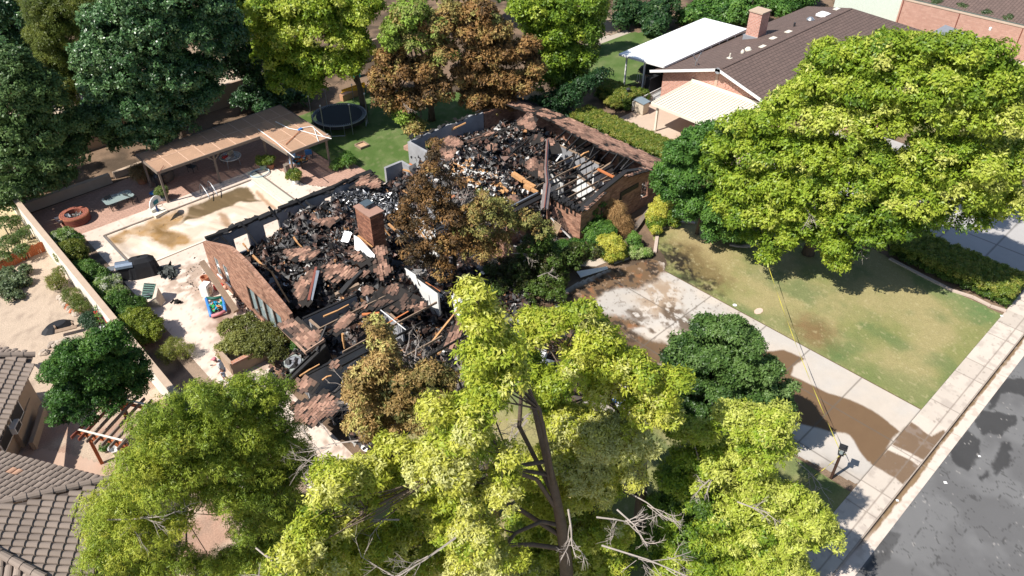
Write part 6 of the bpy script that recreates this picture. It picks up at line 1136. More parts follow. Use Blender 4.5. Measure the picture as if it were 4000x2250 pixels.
# patio cover
t = thing('patio_cover', 'L-shaped tan lattice patio cover on dark timber posts beside the pool', 'patio cover', (18, 53, 0)); ZP = 2.6
PC = [(14.15, 51.05), (22.1, 51.05), (22.2, 47.25), (25.95, 47.3), (26.05, 55.0), (14.1, 54.6)]
def seg_clip(p, d):
    ts = []; n = len(PC)
    for i in range(n):
        a = np.array(PC[i]); e = np.array(PC[(i + 1) % n]) - a; den = d[0] * e[1] - d[1] * e[0]
        if abs(den) < 1e-9: continue
        w_ = a - p; t_ = (w_[0] * e[1] - w_[1] * e[0]) / den; u_ = (w_[0] * d[1] - w_[1] * d[0]) / den
        if 0 <= u_ < 1: ts.append(t_)
    ts.sort(); return [(p + d * ts[i], p + d * ts[i + 1]) for i in range(0, len(ts) - 1, 2)]
m = MB()
for k, (an, zz) in enumerate(((rad(45), ZP + .09), (rad(-45), ZP + .10))):
    d = np.array([math.cos(an), math.sin(an)]); nn = np.array([-d[1], d[0]]); c0 = np.array([20, 51.])
    for s in np.arange(-11, 11, .085):
        for a, b in seg_clip(c0 + nn * s, d):
            if np.linalg.norm(b - a) > .1: cc = np.array([.5, .31, .22]) * random.uniform(.9, 1.1); m.beam((*a, zz), (*b, zz), .052, .008, 0, cc)
m.build('lattice_panel', 'lattice', t)
for a, b in ([((x, 51.08), (x, 54.9)) for x in np.arange(15.3, 22.2, 1.22)] + [((x, 47.3), (x, 54.95)) for x in np.arange(22.6, 26, 1.22)] + [((14.2, 52.9), (26, 53.1)), ((22.2, 49.2), (26, 49.2)), ((22.2, 51.1), (26, 51.1))]):
    m = MB(); m.beam((*a, ZP + .115), (*b, ZP + .115), .05, .012); m.build('batten', pmat('batten tan', (.62, .42, .3)) if 'batten tan' not in bpy.data.materials else bpy.data.materials['batten tan'], t)
for x in np.arange(14.4, 26, .98): m = MB(); y0 = 51.1 if x < 22.2 else 47.4; m.beam((x, y0, ZP), (x, 54.7, ZP), .05, .14); m.build('rafter', 'beamgrey', t)
for i in range(6): a, b = PC[i], PC[(i + 1) % 6]; m = MB(); m.beam((*a, ZP + .03), (*b, ZP + .03), .06, .2); m.build('beam', 'beamgrey', t)
for a, b in (((14.3, 51.4), (22, 51.4)), ((22.5, 47.6), (22.5, 54.6)), ((14.3, 54.3), (25.8, 54.3)), ((25.6, 47.6), (25.6, 54.6))): m = MB(); m.beam((*a, ZP - .16), (*b, ZP - .16), .1, .18); m.build('beam', 'beamgrey', t)
for x, y in ((14.35, 51.4), (18.4, 51.4), (22.4, 51.3), (22.6, 47.7), (25.7, 47.7), (14.35, 54.3), (20, 54.4), (25.7, 54.5)): m = MB(); m.beam((x, y, 0), (x, y, ZP - .1), .13, .13); m.build('post', 'beamgrey', t)
for x, y in ((18.4, 51.4),): 
    for s in (-1, 1): m = MB(); m.beam((x, y, 1.9), (x + s * .5, y, 2.4), .08, .08); m.build('brace', 'beamgrey', t)
SF = crop(500, 400, 2.862)
for i, (pts, lab) in enumerate([([(1650, 215), (1800, 290), (1950, 320), (2130, 370), (2275, 405)], 'longest white pipe curving across the patio cover lattice'), ([(1455, 300), (1650, 440), (1860, 615)], 'straight white pipe hanging off the corner of the patio cover'), ([(1940, 285), (2050, 268), (2075, 280), (2130, 435)], 'bent white pipe loop near the patio cover corner'), ([(2080, 290), (2185, 380), (2235, 355)], 'short white pipe crossing the bent loop on the lattice')]):
    m = MB(); m.tube([at(*SF(*p), ZP + .17) for p in pts], .032, 6); single('pipe', m, 'white', lab, 'pipe', 'white pipes lying on the patio cover')
m = MB(); m.tube([at(*SF(1765, 470), ZP + .16), at(*SF(1935, 305), ZP + .18)], .03, 6); single('pole', m, 'orangewood', 'brown wooden pole lying on the patio cover lattice', 'pole')
m = MB(); p = at(*SF(1925, 300), ZP + .2); m.box(p, (.35, .2, .1), .3); single('brush_head', m, 'blue', 'small blue pool brush head at the end of the wooden pole', 'brush')
m = MB(); m.tube([at(*SF(345, 790), ZP + .14), at(*SF(400, 705), ZP + .2)], .02, 5); single('pole', m, 'redbrown', 'short thin red stick at the left corner of the patio cover', 'pole')
# furniture under and around
p = at(*SF(1145, 605), .72); t = thing('patio_table', 'oval glass-topped patio table with clutter under the cover', 'table', (p[0], p[1], 0)); m = MB(); m.lathe(p, [(0, 0), (.8, 0), (.8, .03), (0, .03)], 28); m.build('table_top', 'tableglass', t); m = MB(); m.tube([p + [.8 * math.cos(a), .8 * math.sin(a), .015] for a in np.linspace(0, 6.283, 28)], .025, 6); m.build('rim', 'white', t)
for a in (0.6, 2.2, 3.8, 5.4): m = MB(); m.tube([p + [.6 * math.cos(a), .6 * math.sin(a), 0], (p[0] + .7 * math.cos(a), p[1] + .7 * math.sin(a), 0)], .025, 6); m.build('leg', 'steel', t)
for i, (dx, dy, sx, sy, sz, mt, lab) in enumerate(((-.4, .0, .35, .3, .15, 'redmetal', 'red and white bundle on the glass patio table'), (-.3, -.25, .35, .2, .08, 'white', 'white towel on the near side of the glass patio table'), (.15, .25, .55, .1, .3, 'beige', 'beige box standing on the glass patio table'))):
    m = MB(); m.box((p[0] + dx, p[1] + dy, p[2] + .03 + sz / 2), (sx, sy, sz), .4); m.box((p[0] + dx + .05, p[1] + dy, p[2] + .05 + sz), (sx * .5, sy * .6, .04), .9); single('bundle', m, mt, lab, 'item')
def chair(name, label, p, rz, mat='dark', strap=None, group=None):
    t = thing(name, label, 'chair', (p[0], p[1], 0), group); c, s = math.cos(rz), math.sin(rz); w = lambda x, y, z: np.array([p[0] + c * x - s * y, p[1] + s * x + c * y, z])
    m = MB(); m.slab([w(-.25, -.25, .42), w(.25, -.25, .42), w(.25, .25, .44), w(-.25, .25, .44)], .03); m.build('seat', strap or mat, t)
    m = MB(); m.slab([w(-.25, .25, .45), w(.25, .25, .45), w(.25, .42, .95), w(-.25, .42, .95)], .03); m.build('backrest', strap or mat, t)
    for x in (-.25, .25):
        for y in (-.25, .25): m = MB(); m.tube([w(x, y, 0), w(x, y, .43)], .02, 5); m.build('leg', mat, t)
        m = MB(); m.tube([w(x, -.25, .62), w(x, .3, .64)], .02, 5); m.build('armrest', mat, t)
    return t
chair('patio_chair', 'blue and white striped lounge chair under the right end of the patio cover', at(*SF(2030, 620), 0), 2.6, 'dark', 'blue'); chair('patio_chair', 'blue strap chair at the front corner post of the patio cover', at(*SF(1850, 720), 0), -.6, 'steel', pmat('pale blue straps', (.25, .38, .55)))
chair('patio_chair', 'dark chair in shade beneath the middle of the patio cover', at(*SF(730, 770), 0), .5, 'dark')
m = MB(); p = at(*SF(1930, 650), .7); t = thing('patio_table', 'dark table strewn with coloured towels under the right of the cover', 'table', (p[0], p[1], 0)); m.lathe(p, [(0, 0), (.6, 0), (.6, .04), (0, .04)], 20); m.build('table_top', 'dark', t); m = MB(); m.tube([p, (p[0], p[1], 0)], .05, 8); m.build('pedestal', 'dark', t)
q = np.column_stack([p[0] + LR.uniform(-.45, .45, 40), p[1] + LR.uniform(-.45, .45, 40), LR.uniform(.76, .9, 40)]); tag(crumple(40, q, np.full(40, .12), lambda N, r, pp: np.array([(.03, .2, .3), (.5, .3, .1), (.5, .1, .05), (.3, .4, .45)])[r.integers(0, 4, N)], 8).build('towels', 'rock'), 'heap of teal, orange and red towels on the dark table', 'towels')
m = MB(); p = at(*SF(400, 860), 0); V = []
m.lathe(p, [(.75, 0), (.85, .4), (.6, .62), (0, .7)], 16); o = single('bean_bag', m, 'beamgrey', 'slumped grey outdoor bean seat beside the left post of the patio cover', 'bean bag'); 
m = MB(); p = at(*SF(370, 940), 0); m.lathe(p, [(.3, 0), (.34, .9), (.2, 1.05), (0, 1.05)], 12); single('rain_barrel', m, 'dark', 'dark covered urn by the left post of the patio cover', 'urn')
m = MB(); p = at(*SF(1790, 800), 0); m.box((p[0], p[1], .4), (.35, .35, .8)); m.box((p[0], p[1], .82), (.38, .38, .03)); single('bin', m, 'beamgrey', 'grey box at the foot of the front corner post', 'bin')
def pot(label, px, r, h, mt, fr, pal, ph=.5, **kw):
    p = at(*px); t = thing('potted_plant', label, 'potted plant', p, 'potted plants round the patio'); m = MB(); m.lathe(p, [(r * .7, 0), (r, h), (r * .88, h), (r * .8, h * .85), (0, h * .85)], 18); m.build('pot', mt, t, True)
    mb, S = foliage([(p[0], p[1], h + ph * .6, fr, .6)], pal, **{**dict(sub=.18, k=1, ros=6, L=.13, Wd=.028, nros=14, cull=.2), **kw}); mb.build('foliage', 'leaf', t); return t
pot('yellow-green plant in a pale green pot at the patio cover edge', SF(1520, 745), .3, .42, pmat('celadon glaze', (.35, .42, .3), .4), .42, HG); pot('leafy plant in a terracotta pot next to the pale green one', SF(1600, 735), .32, .4, 'terra', .38, HG)
pot('bushy plant in a white pot at the front corner of the cover', SF(1870, 905), .32, .36, 'white', .55, HG); pot('spiky palm-like plant in a grey pot at the lawn edge', SF(2470, 715), .26, .36, 'beamgrey', .4, MIDG, Wd=.02, L=.35); pot('weedy plant in a grey pot behind the basketball hoop', SF(400, 1090), .28, .32, 'grey', .45, VEG)
pot('drooping straw-coloured plant in a big terracotta pot left of the cover', SF(165, 900), .42, .6, 'terra', .6, [(.1, .07, .03), (.28, .2, .1)], Wd=.008, L=.45, droop=1.1)
shrub('shrub', 'bright leafy shrub at the lawn end of the patio cover', [(1325, 640, .3, .5, .6), (1310, 650, .3, .4, .7), (1345, 635, .4, .4, .6)], OLE)
m = MB(); p = at(*SF(1475, 795), .05); m.tube([p + [.75 * math.cos(a) , .6 * math.sin(a), .03] for a in np.linspace(0, 6.283, 30)], .03, 6); m.tube([p + [.74 * math.cos(a), .62 * math.sin(a), .08] for a in np.linspace(0, 6.283, 30)], .03, 6); single('hose', m, pmat('pale blue hose', (.4, .5, .55)), 'coil of pale blue hose on the deck at the end of the pool', 'hose')
p = at(460, 770, .72); t = thing('glass_table', 'large glass patio table in dappled shade behind the basketball hoop', 'table', (p[0], p[1], 0)); m = MB(); m.prism([(p[0] + x, p[1] + y) for x, y in ((-1.0, -.45), (-.85, -.6), (.85, -.6), (1.0, -.45), (1.0, .45), (.85, .6), (-.85, .6), (-1, .45))], .7, .72); m.build('table_top', 'tableglass', t)
for x, y in ((-.8, -.4), (.8, -.4), (.8, .4), (-.8, .4)): m = MB(); m.tube([(p[0] + x, p[1] + y, .7), (p[0] + x * .9, p[1] + y, 0)], .03, 6); m.build('leg', 'dark', t)
chair('metal_chair', 'black wire-mesh patio chair in front of the large glass table', at(448, 815), .3, 'dark'); chair('metal_chair', 'black patio chair tipped behind the large glass table', at(520, 790), 2.0, 'dark')
m = MB(); p = at(600, 755, .05); m.lathe(p, [(.28, 0), (.3, .06), (0, .08)], 14); single('float_ring', m, 'blue', 'flat blue and white disc on the pavers behind the hoop', 'float')
# lawn: trampoline, sandbox, slide
p = at(1325, 448, .92); t = thing('trampoline', 'large round black trampoline with bare net poles on the back lawn', 'trampoline', (p[0], p[1], 0)); RT = 2.25
m = MB(); m.lathe(p, [(0, .0), (RT - .3, 0), (RT - .3, -.015), (0, -.015)], 48); m.build('mat', 'blackmat', t)
m = MB(); m.tube([p + [RT * math.cos(a), RT * math.sin(a), 0] for a in np.linspace(0, 6.2832, 49)], .05, 8, False); m.build('ring', 'grey', t, True)
m = MB()
for k in range(80): a = k * 6.2832 / 80; m.beam(p + [(RT - .3) * math.cos(a), (RT - .3) * math.sin(a), 0], p + [RT * math.cos(a), RT * math.sin(a), .0], .05, .02)
m.build('spring_set', 'grey', t)
m = MB(); m.lathe(p, [(RT + .0, -.06), (RT + .02, -.3), (RT - .02, -.3)], 40); m.build('skirt', 'blackmat', t)
for k in range(6): a = .4 + k * 1.047; m = MB(); q = [p[0] + (RT + .06) * math.cos(a), p[1] + (RT + .06) * math.sin(a)]; m.tube([(*q, .0), (*q, 2.65)], .028, 7); m.build('pole', 'steel', t); m = MB(); m.lathe((*q, 2.65), [(.06, 0), (.06, .1), (0, .12)], 8); m.build('pole_cap', 'white', t)
for k in range(4):
    a = .9 + k * 1.571; m = MB(); q0 = p + [RT * math.cos(a - .25), RT * math.sin(a - .25), 0]; q1 = p + [RT * math.cos(a + .25), RT * math.sin(a + .25), 0]; m.tube([q0, (q0[0], q0[1], .03), (q1[0], q1[1], .03), q1], .03, 7); m.build('leg', 'steel', t)
p = at(1415, 572); t = thing('sandbox', 'small square wooden frame of sand on the back lawn', 'sandbox', p); m = MB()
for s in (-1, 1): m.box((p[0] + s * .4, p[1], .1), (.08, .88, .2)); m.box((p[0], p[1] + s * .4, .1), (.72, .08, .2))
m.build('frame', 'oldwood', t); m = MB(); m.box((p[0], p[1], .05), (.72, .72, .1)); m.build('sand', pmat('sand', (.5, .33, .2)), t)
p = at(1385, 385); t = thing('garden_slide', 'yellow plastic play slide on a low tan ledge behind the trampoline', 'slide', p); m = MB(); a, b = at(1335, 366, .25), at(1425, 335, .9); d = b - a; n = np.array([-d[1], d[0], 0]); n /= np.linalg.norm(n)
m.slab([a - n * .3, b - n * .3, b + n * .3, a + n * .3], .05); m.build('chute', 'yellow', t)
for s in (-1, 1): m = MB(); m.beam(a + n * .3 * s + [0, 0, .12], b + n * .3 * s + [0, 0, .12], .06, .25); m.build('side_rail', 'yellow', t)
for s in (-1, 1): m = MB(); m.tube([b + n * .25 * s, (b[0] + n[0] * .25 * s, b[1] + n[1] * .25 * s, 0)], .04, 6); m.build('leg', 'green', t)
vwall('garden_wall', 'low orange-tan ledge in front of the yellow slide', at(1335, 395)[:2], at(1440, 355)[:2], .5, .6, pmat('orange tan stucco', (.48, .26, .15)))
m = MB(); p = at(1395, 300); m.lathe(p, [(.35, 0), (.35, .5), (.25, 1.2), (0, 1.3)], 10); single('play_house_roof', m, pmat('sea green plastic', (.02, .3, .22), .5), 'sea-green plastic play piece behind the yellow slide', 'play equipment')
sb = vwall('brick_step', 'pinkish tiled step wall by the rear corner of the ruin', at(1590, 590)[:2], at(1668, 545)[:2], .7, .35, 'paver')
# ================================================================== SOUTH DECK ITEMS
p = at(505, 1085); t = thing('barbecue', 'open stainless barbecue with blue-grey hood among the shrubs', 'barbecue', p)
r_ = rad(-25); m = MB(); m.box((p[0], p[1], .45), (1.1, .6, .8), r_); m.build('cabinet', 'dark', t); q = p + [0, 0, 1.05]; m = MB(); ax_ = np.array([math.cos(r_), math.sin(r_), 0]); ay_ = np.array([-math.sin(r_), math.cos(r_), 0]); n = 7
V = [q + ax_ * (s * .5) + ay_ * (.35 * math.cos(a)) + [0, 0, .3 * math.sin(a) - .1] for s in (-1, 1) for a in np.linspace(0, math.pi, n)]; m.add(V, [(k, k + 1, n + k + 1, n + k) for k in range(n - 1)], ngons=[list(range(n)), list(range(2 * n - 1, n - 1, -1))]); m.build('hood', pmat('blue steel', (.22, .27, .34), .35, metal=.5), t)
for s in (-1, 1): m = MB(); m.box(tuple(p + ax_ * .82 * s + [0, 0, .9]), (.45, .5, .04), r_); m.build('side_shelf', 'steel', t)
p = at(565, 1070); t = thing('covered_grill', 'second barbecue hidden under a black fabric cover at the pool corner', 'covered barbecue', p); m = MB(); prof = []
r_ = rad(-20)
V = []; rings = [(1.0, .52, 0, .03), (.95, .5, .25, .05), (.9, .45, .75, .03), (.82, .38, 1.05, .03), (.55, .22, 1.3, .02), (.1, .05, 1.33, 0)]; n = 28
for (rx, ry, z, j) in rings:
    for k in range(n):
        a = 2 * math.pi * k / n; e = lambda v: math.copysign(abs(v) ** .55, v); x, y = rx * e(math.cos(a)) * (1 + j * math.sin(a * 9 + z * 3)), ry * e(math.sin(a)) * (1 + j * math.cos(a * 11)); V.append(p + [x * math.cos(r_) - y * math.sin(r_), x * math.sin(r_) + y * math.cos(r_), z])
m.add(V, [(i * n + k, i * n + (k + 1) % n, (i + 1) * n + (k + 1) % n, (i + 1) * n + k) for i in range(5) for k in range(n)]); m.build('fabric_cover', 'blackmat', t)
m = MB(); m.tube([p + [-.85, .35, .9], p + [-.9, .4, 1.15], p + [-.7, .35, 1.25], p + [-.62, .3, 1.0]], .03, 6); m.build('handle', 'beige', t)
p = at(656, 1068); t_ = crumple(26, np.column_stack([p[0] + LR.normal(0, .2, 26), p[1] + LR.normal(0, .34, 26), LR.uniform(.06, .3, 26)]), LR.uniform(.18, .34, 26), lambda N, r, pp: np.repeat([[.06, .065, .06]], N, 0) * r.uniform(.6, 1.4, (N, 1)), 31, .25).build('crumpled_cover', 'rock'); tag(t_, 'crumpled dark grey cloth cover dropped on the deck', 'cloth')
p = at(690, 1183); t_ = crumple(8, np.column_stack([p[0] + LR.normal(0, .08, 8), p[1] + LR.normal(0, .08, 8), LR.uniform(.05, .2, 8)]), np.full(8, .14), lambda N, r, pp: np.repeat([[.03, .028, .026]], N, 0), 32).build('burnt_scrap', 'rock'); tag(t_, 'single black burnt scrap lying alone on the deck', 'scrap')
t = thing('deck_box', 'upended curved deck box with dark green slatted top and beige shell', 'deck box', at(585, 1195)); a, b, c, d = at(562, 1105, 1.1), at(608, 1108, 1.15), at(592, 1168, .45), at(550, 1168, .4)
m = MB(); m.slab([a, b, c, d], .05); m.build('slatted_top', 'green', t)
m = MB()
for k in range(7): f = (k + .5) / 7; u_, v_ = a + (d - a) * f, b + (c - b) * f; m.beam(u_ * .92 + v_ * .08 + [0, 0, .03], u_ * .08 + v_ * .92 + [0, 0, .03], .05, .03)
m.build('slat_set', 'dark', t)
m = MB(); sh = [b + [.02, 0, .02], at(618, 1125, 1.0), at(610, 1165, .6), at(590, 1180, .35), at(548, 1178, .35)]; lo = [np.array([q[0] + .12, q[1] - .12, .02]) for q in sh]; m.add(sh + lo, [(i, i + 1, 6 + i, 5 + i) for i in range(4)]); m.add([q - [.05, .05, 0] for q in sh + lo], [(i, 5 + i, 6 + i, i + 1) for i in range(4)]); m.build('shell', 'beige', t)
m = MB(); m.beam(at(548, 1158, .75), at(596, 1145, .8), .06, .04); m.build('bar', 'steel', t)
p = at(812, 1150); t = thing('toy_house', 'white plastic box-shaped play unit beside the inflatable pile', 'toy', p); m = MB(); a = rad(35); m.box((p[0], p[1], .38), (.62, .5, .76), a); m.box((p[0], p[1], .79), (.56, .44, .05), a); m.build('body', 'white', t); m = MB(); m.box((p[0] + .12, p[1] - .26, .35), (.26, .03, .4), a); m.build('door', 'beige', t)
t = thing('inflatable', 'deflated blue, green and red patterned inflatable pool toy in a wire frame', 'inflatable', at(840, 1210)); P = [at(805, 1165, .3), at(870, 1160, .3), at(880, 1215, .25), at(825, 1235, .2)]
for i in range(4): m = MB(); m.tube([P[i], (P[i] + P[(i + 1) % 4]) / 2 - [0, 0, .06], P[(i + 1) % 4]], .1, 8); m.build('tube', ('green', 'blue', 'redmetal', 'blue')[i] if i != 2 else pmat('pink plastic', (.55, .2, .22)), t, True)
c = (P[0] + P[2]) / 2; q = np.column_stack([c[0] + LR.uniform(-.42, .42, 46), c[1] + LR.uniform(-.4, .25, 46), LR.uniform(.1, .32, 46)]); crumple(46, q, np.full(46, .13), lambda N, r, pp: np.array([(.02, .3, .5), (.05, .45, .5), (.5, .5, .3), (.6, .25, .1), (.05, .35, .1)])[r.choice(5, N, p=[.4, .3, .12, .1, .08])], 41, .3).build('fabric', 'rock', t)
m = MB(); p = at(855, 1128); m.lathe(p, [(.3, .1), (.3, .25), (0, .28)], 14); single('red_float', m, 'redmetal', 'round dark red tub behind the white play unit', 'tub')
m = MB(); p = at(803, 1100); m.lathe(p, [(.2, 0), (.27, .38), (.22, .38), (.17, .1), (0, .1)], 16); single('plant_pot', m, 'terra', 'empty terracotta pot under the fallen beam', 'pot')
m = MB(); p = at(881, 1130); m.lathe(p + [0, 0, .0], [(.01, 0), (.12, .06), (.15, .15), (.1, .26), (0, .29)], 14); single('ball', m, pmat('salmon ball', (.65, .35, .25), .5), 'small salmon-coloured ball by the gable wall', 'ball', smooth=True)
# air conditioner
p = at(1158, 1462); t = thing('air_conditioner', 'grey condenser unit with top fan beside the collapsed black gable', 'air conditioner', p); m = MB(); m.box((p[0], p[1], .45), (.95, .95, .9), .15); m.build('cabinet', pmat('grey green metal', (.3, .33, .3), .5), t)
m = MB(); m.lathe((p[0], p[1], .9), [(.42, .0), (.42, .06), (.39, .06), (.39, .01), (0, .01)], 26); m.build('fan_ring', 'grey', t)
for k in range(3): m = MB(); a = k * 2.09; m.slab([(p[0], p[1], .93), (p[0] + .36 * math.cos(a), p[1] + .36 * math.sin(a), .93), (p[0] + .36 * math.cos(a + .8), p[1] + .36 * math.sin(a + .8), .95)], .01); m.build('blade', 'dark', t)
m = MB(); m.lathe((p[0], p[1], .93), [(.1, 0), (.1, .04), (0, .05)], 12); m.build('hub', 'steel', t)
sheet(px3(R4, [(120, 760, .12), (210, 745, .15), (300, 830, .15), (300, 900, .12), (210, 960, .1), (140, 900, .1)]), .3, .04, 77, .1, .5, 'roof_sheet')

# ================================================================== PERSON
def skin(name, nodes, edges, mat, parent, root=0, lv=2):
    me = bpy.data.meshes.new(name); wl = wloc(parent); me.from_pydata([tuple(np.array(n[:3]) - wl) for n in nodes], edges, [])
    bm = bmesh.new(); bm.from_mesh(me); ly = bm.verts.layers.skin.verify()
    bm.verts.ensure_lookup_table()
    for i, v in enumerate(bm.verts): r = nodes[i][3]; v[ly].radius = (r, nodes[i][4] if len(nodes[i]) > 4 else r); v[ly].use_root = i == root
    bm.to_mesh(me); bm.free(); o = bpy.data.objects.new(name, me); COL.objects.link(o); o.parent = parent
    o.modifiers.new('skin', 'SKIN').use_smooth_shade = True; s = o.modifiers.new('sub', 'SUBSURF'); s.levels = s.render_levels = lv; me.materials.append(M[mat]); return o
F0 = at(884, 1492); pt = thing('person', 'person in a pink and white cap, white t-shirt and pale shorts walking with head bowed', 'person', F0)
fd = np.array([-.80, .60, 0]); sd_ = np.array([.60, .80, 0])       # facing image-left; sd_ = figure's right side (away)
def pp(f, s, z, *r): return (*(F0 + fd * f + sd_ * s + [0, 0, z]), *r)
nodes = [pp(0, 0, .95, .13, .11), pp(.02, 0, 1.15, .12, .10), pp(.07, 0, 1.35, .14, .10), pp(.12, 0, 1.47, .06), pp(.17, 0, 1.56, .055), pp(.22, 0, 1.66, .095),
         pp(.02, .10, .86, .085), pp(.16, .11, .50, .058), pp(.10, .11, .10, .038), pp(.24, .11, .04, .035), pp(.0, -.10, .86, .085), pp(-.06, -.11, .5, .058), pp(-.30, -.11, .14, .038), pp(-.22, -.11, .04, .033),
         pp(.08, .18, 1.42, .055), pp(.10, .25, 1.15, .04), pp(.36, .18, 1.12, .03), pp(.44, .15, 1.14, .024), pp(.06, -.18, 1.42, .055), pp(-.04, -.27, 1.15, .042), pp(.10, -.25, .95, .032), pp(.17, -.23, .90, .024)]
edges = [(0, 1), (1, 2), (2, 3), (3, 4), (4, 5), (0, 6), (6, 7), (7, 8), (8, 9), (0, 10), (10, 11), (11, 12), (12, 13), (2, 14), (14, 15), (15, 16), (16, 17), (2, 18), (18, 19), (19, 20), (20, 21)]
for h, (w0, dirf, drop) in ((17, ((.44, .15, 1.14), (.07, 0, .0), 0)), (21, ((.17, -.23, .90), (.03, 0, -.06), 0))):
    for k in range(5):
        L_ = (.05, .085, .09, .085, .07)[k]; off = (k - 2) * .019; b = len(nodes)
        if k == 0: e1 = (w0[0] + .01, w0[1] + .045 * (1 if h == 17 else -1) * -1, w0[2] + .0)
        else: e1 = (w0[0] + dirf[0] * L_ * 9, w0[1] + off, w0[2] + dirf[2] * L_ * 9)
        nodes.append(pp(*e1, .010)); edges.append((h, b)); nodes.append(pp(e1[0] + dirf[0] * .5, e1[1], e1[2] - .03, .008)); edges.append((b, b + 1))
skin('body', nodes, edges, 'skin', pt)
tee = [pp(0, 0, .88, .155, .135), pp(.0, 0, 1.1, .17, .135), pp(.05, 0, 1.32, .165, .12), pp(.10, 0, 1.45, .075), pp(.08, .19, 1.42, .075), pp(.09, .24, 1.22, .068), pp(.06, -.19, 1.42, .075), pp(-.02, -.25, 1.22, .068)]
skin('t_shirt', tee, [(0, 1), (1, 2), (2, 3), (2, 4), (4, 5), (2, 6), (6, 7)], 'tee', pt)
sh = [pp(0, 0, .93, .15, .13), pp(.02, .10, .80, .11), pp(.13, .11, .50, .10), pp(0, -.10, .80, .11), pp(-.05, -.11, .50, .10)]; skin('shorts', sh, [(0, 1), (1, 2), (0, 3), (3, 4)], 'denim', pt)
m = MB(); c = np.array(pp(.225, 0, 1.70)); m.lathe(c, [(.112, -.01), (.112, .03), (.09, .08), (.04, .115), (0, .12)], 18); m.slab([c + fd * .09 + sd_ * .08, c + fd * .2 + sd_ * .06 - [0, 0, .03], c + fd * .2 - sd_ * .06 - [0, 0, .03], c + fd * .09 - sd_ * .08], .012); m.build('cap', 'cap', pt, True)
m = MB(); m.lathe(c - fd * .01, [(.115, -.055), (.117, -.012)], 18); m.build('hair', pmat('grey hair', (.25, .22, .2)), pt)
m = MB(); hf = np.array(pp(.315, 0, 1.64)); m.frame(hf + [0, 0, -.01], fd * .018, sd_ * .012, (0, 0, .022)); m.build('nose', 'skin', pt)
for s in (-1, 1): m = MB(); m.lathe(hf + sd_ * .032 * s - fd * .01 + [0, 0, .015], [(0, -.01), (.012, 0), (0, .01)], 8); m.build('eye', 'dark', pt)
m = MB(); m.frame(hf + [0, 0, -.05] - fd * .005, fd * .004, sd_ * .022, (0, 0, .005)); m.build('mouth', 'redbrown', pt)
for s in (-1, 1): m = MB(); e_ = np.array(pp(.21, .10 * s, 1.65)); m.frame(e_, fd * .02, sd_ * .008, (0, 0, .03)); m.build('ear', 'skin', pt)
for (f, s, z) in ((.2, .11, .035), (-.24, -.11, .035)): m = MB(); c = np.array(pp(f, s, z)); m.frame(c, fd * .14, sd_ * .05, (0, 0, .035)); m.frame(c - fd * .05 + [0, 0, .05], fd * .07, sd_ * .045, (0, 0, .02)); m.build('shoe', 'white', pt)
m = MB(); c = np.array(pp(.53, .15, 1.155)); m.frame(c, fd * .07, sd_ * .035, (0, 0, .006)); single('phone', m, 'dark', 'dark phone held in the walking person\'s raised hand', 'phone')

# ================================================================== NEIGHBOUR HOUSE (upper right)
XW = 54.3; YR = 32.1; ZR = 4.75; YN, YS, ZE = 38.6, 26.0, 2.75; XE = 80.3
t = thing('brick_house', 'neighbouring pink brick house with a wide brown shingle roof', 'house', (66, 32, 0)); NH = t
m = MB(); wall(m, 'x', XW, .25, YS + .1, YN - .7, lerp([(YS, 3.0), (YR, ZR - .12), (YN, ZE - .12)]), step=.5); m.build('wall', 'brickpink', t)
m = MB(); m.box2((XW + .3, YN - 1.0, 0), (79.5, YN - .75, 2.6)); m.build('wall', 'brickpink', t); m = MB(); m.box2((XW + .3, YS + .15, 0), (79, YS + .4, 2.6)); m.build('wall', 'brickpink', t)
m = MB(); m.box2((XW - .06, 32.35, 0), (XW - .002, 32.6, 4.4)); m.build('corner_trim', pmat('trim pinkish tan', (.5, .35, .27)), t)
m = MB()
for k in range(9): m.box2((XW - .03, 29.0 + k * .32, 3.15), (XW - .002, 29.12 + k * .32, 3.65))
m.build('brick_vent', 'brickpink', t)
HX = 76.2
m = MB(); m.slab([(XW - .7, YR, ZR), (HX, YR, ZR), (XE + .4, 37.6, ZE - .3), (XE + .4, YN + .2, ZE - .35), (XW - .7, YN + .2, ZE - .1)], .14); m.build('roof', 'brownroof', t)
m = MB(); m.slab([(XW - .7, YR, ZR), (XW - .7, YS - .5, ZE + .1), (XE + .4, YS - .5, ZE + .1), (HX, YR, ZR)], .14); m.build('roof', 'brownroof', t)
m = MB(); m.slab([(HX, YR, ZR), (XE + .4, YS - .5, ZE + .1), (XE + .4, 37.6, ZE - .3)], .14); m.build('roof', 'brownroof', t)
m = MB(); m.slab([(66, 28.8, 3.95), (72, 20.2, 2.7), (60, 20.2, 2.7)], .12); m.slab([(66, 28.8, 3.95), (60, 20.2, 2.7), (60, 26.2, 2.9)], .12); m.slab([(66, 28.8, 3.95), (72, 26.2, 2.9), (72, 20.2, 2.7)], .12); m.build('front_gable_roof', 'brownroof', t)
m = MB(); m.box2((60.5, 20.8, 0), (71.5, 26, 2.6)); m.build('wall', 'brickpink', t)
m = MB(); m.beam((XW - .72, YR, ZR - .02), (XW - .72, YN + .25, ZE - .12), .06, .22); m.beam((XW - .72, YR, ZR - .02), (XW - .72, YS - .55, ZE + .08), .06, .22); m.build('bargeboard', 'white', t)
m = MB(); m.tube([(XW - .75, YR, ZR - .1), (XW - .68, YR, ZR - .1)], .26, 16); m.build('ridge_end_cap', 'grey', t)
m = MB()
for x in np.arange(XW, HX, .5): m.box((x, YR, ZR + .01), (.46, .34, .035))
m.build('ridge_cap', 'brownroof', t)
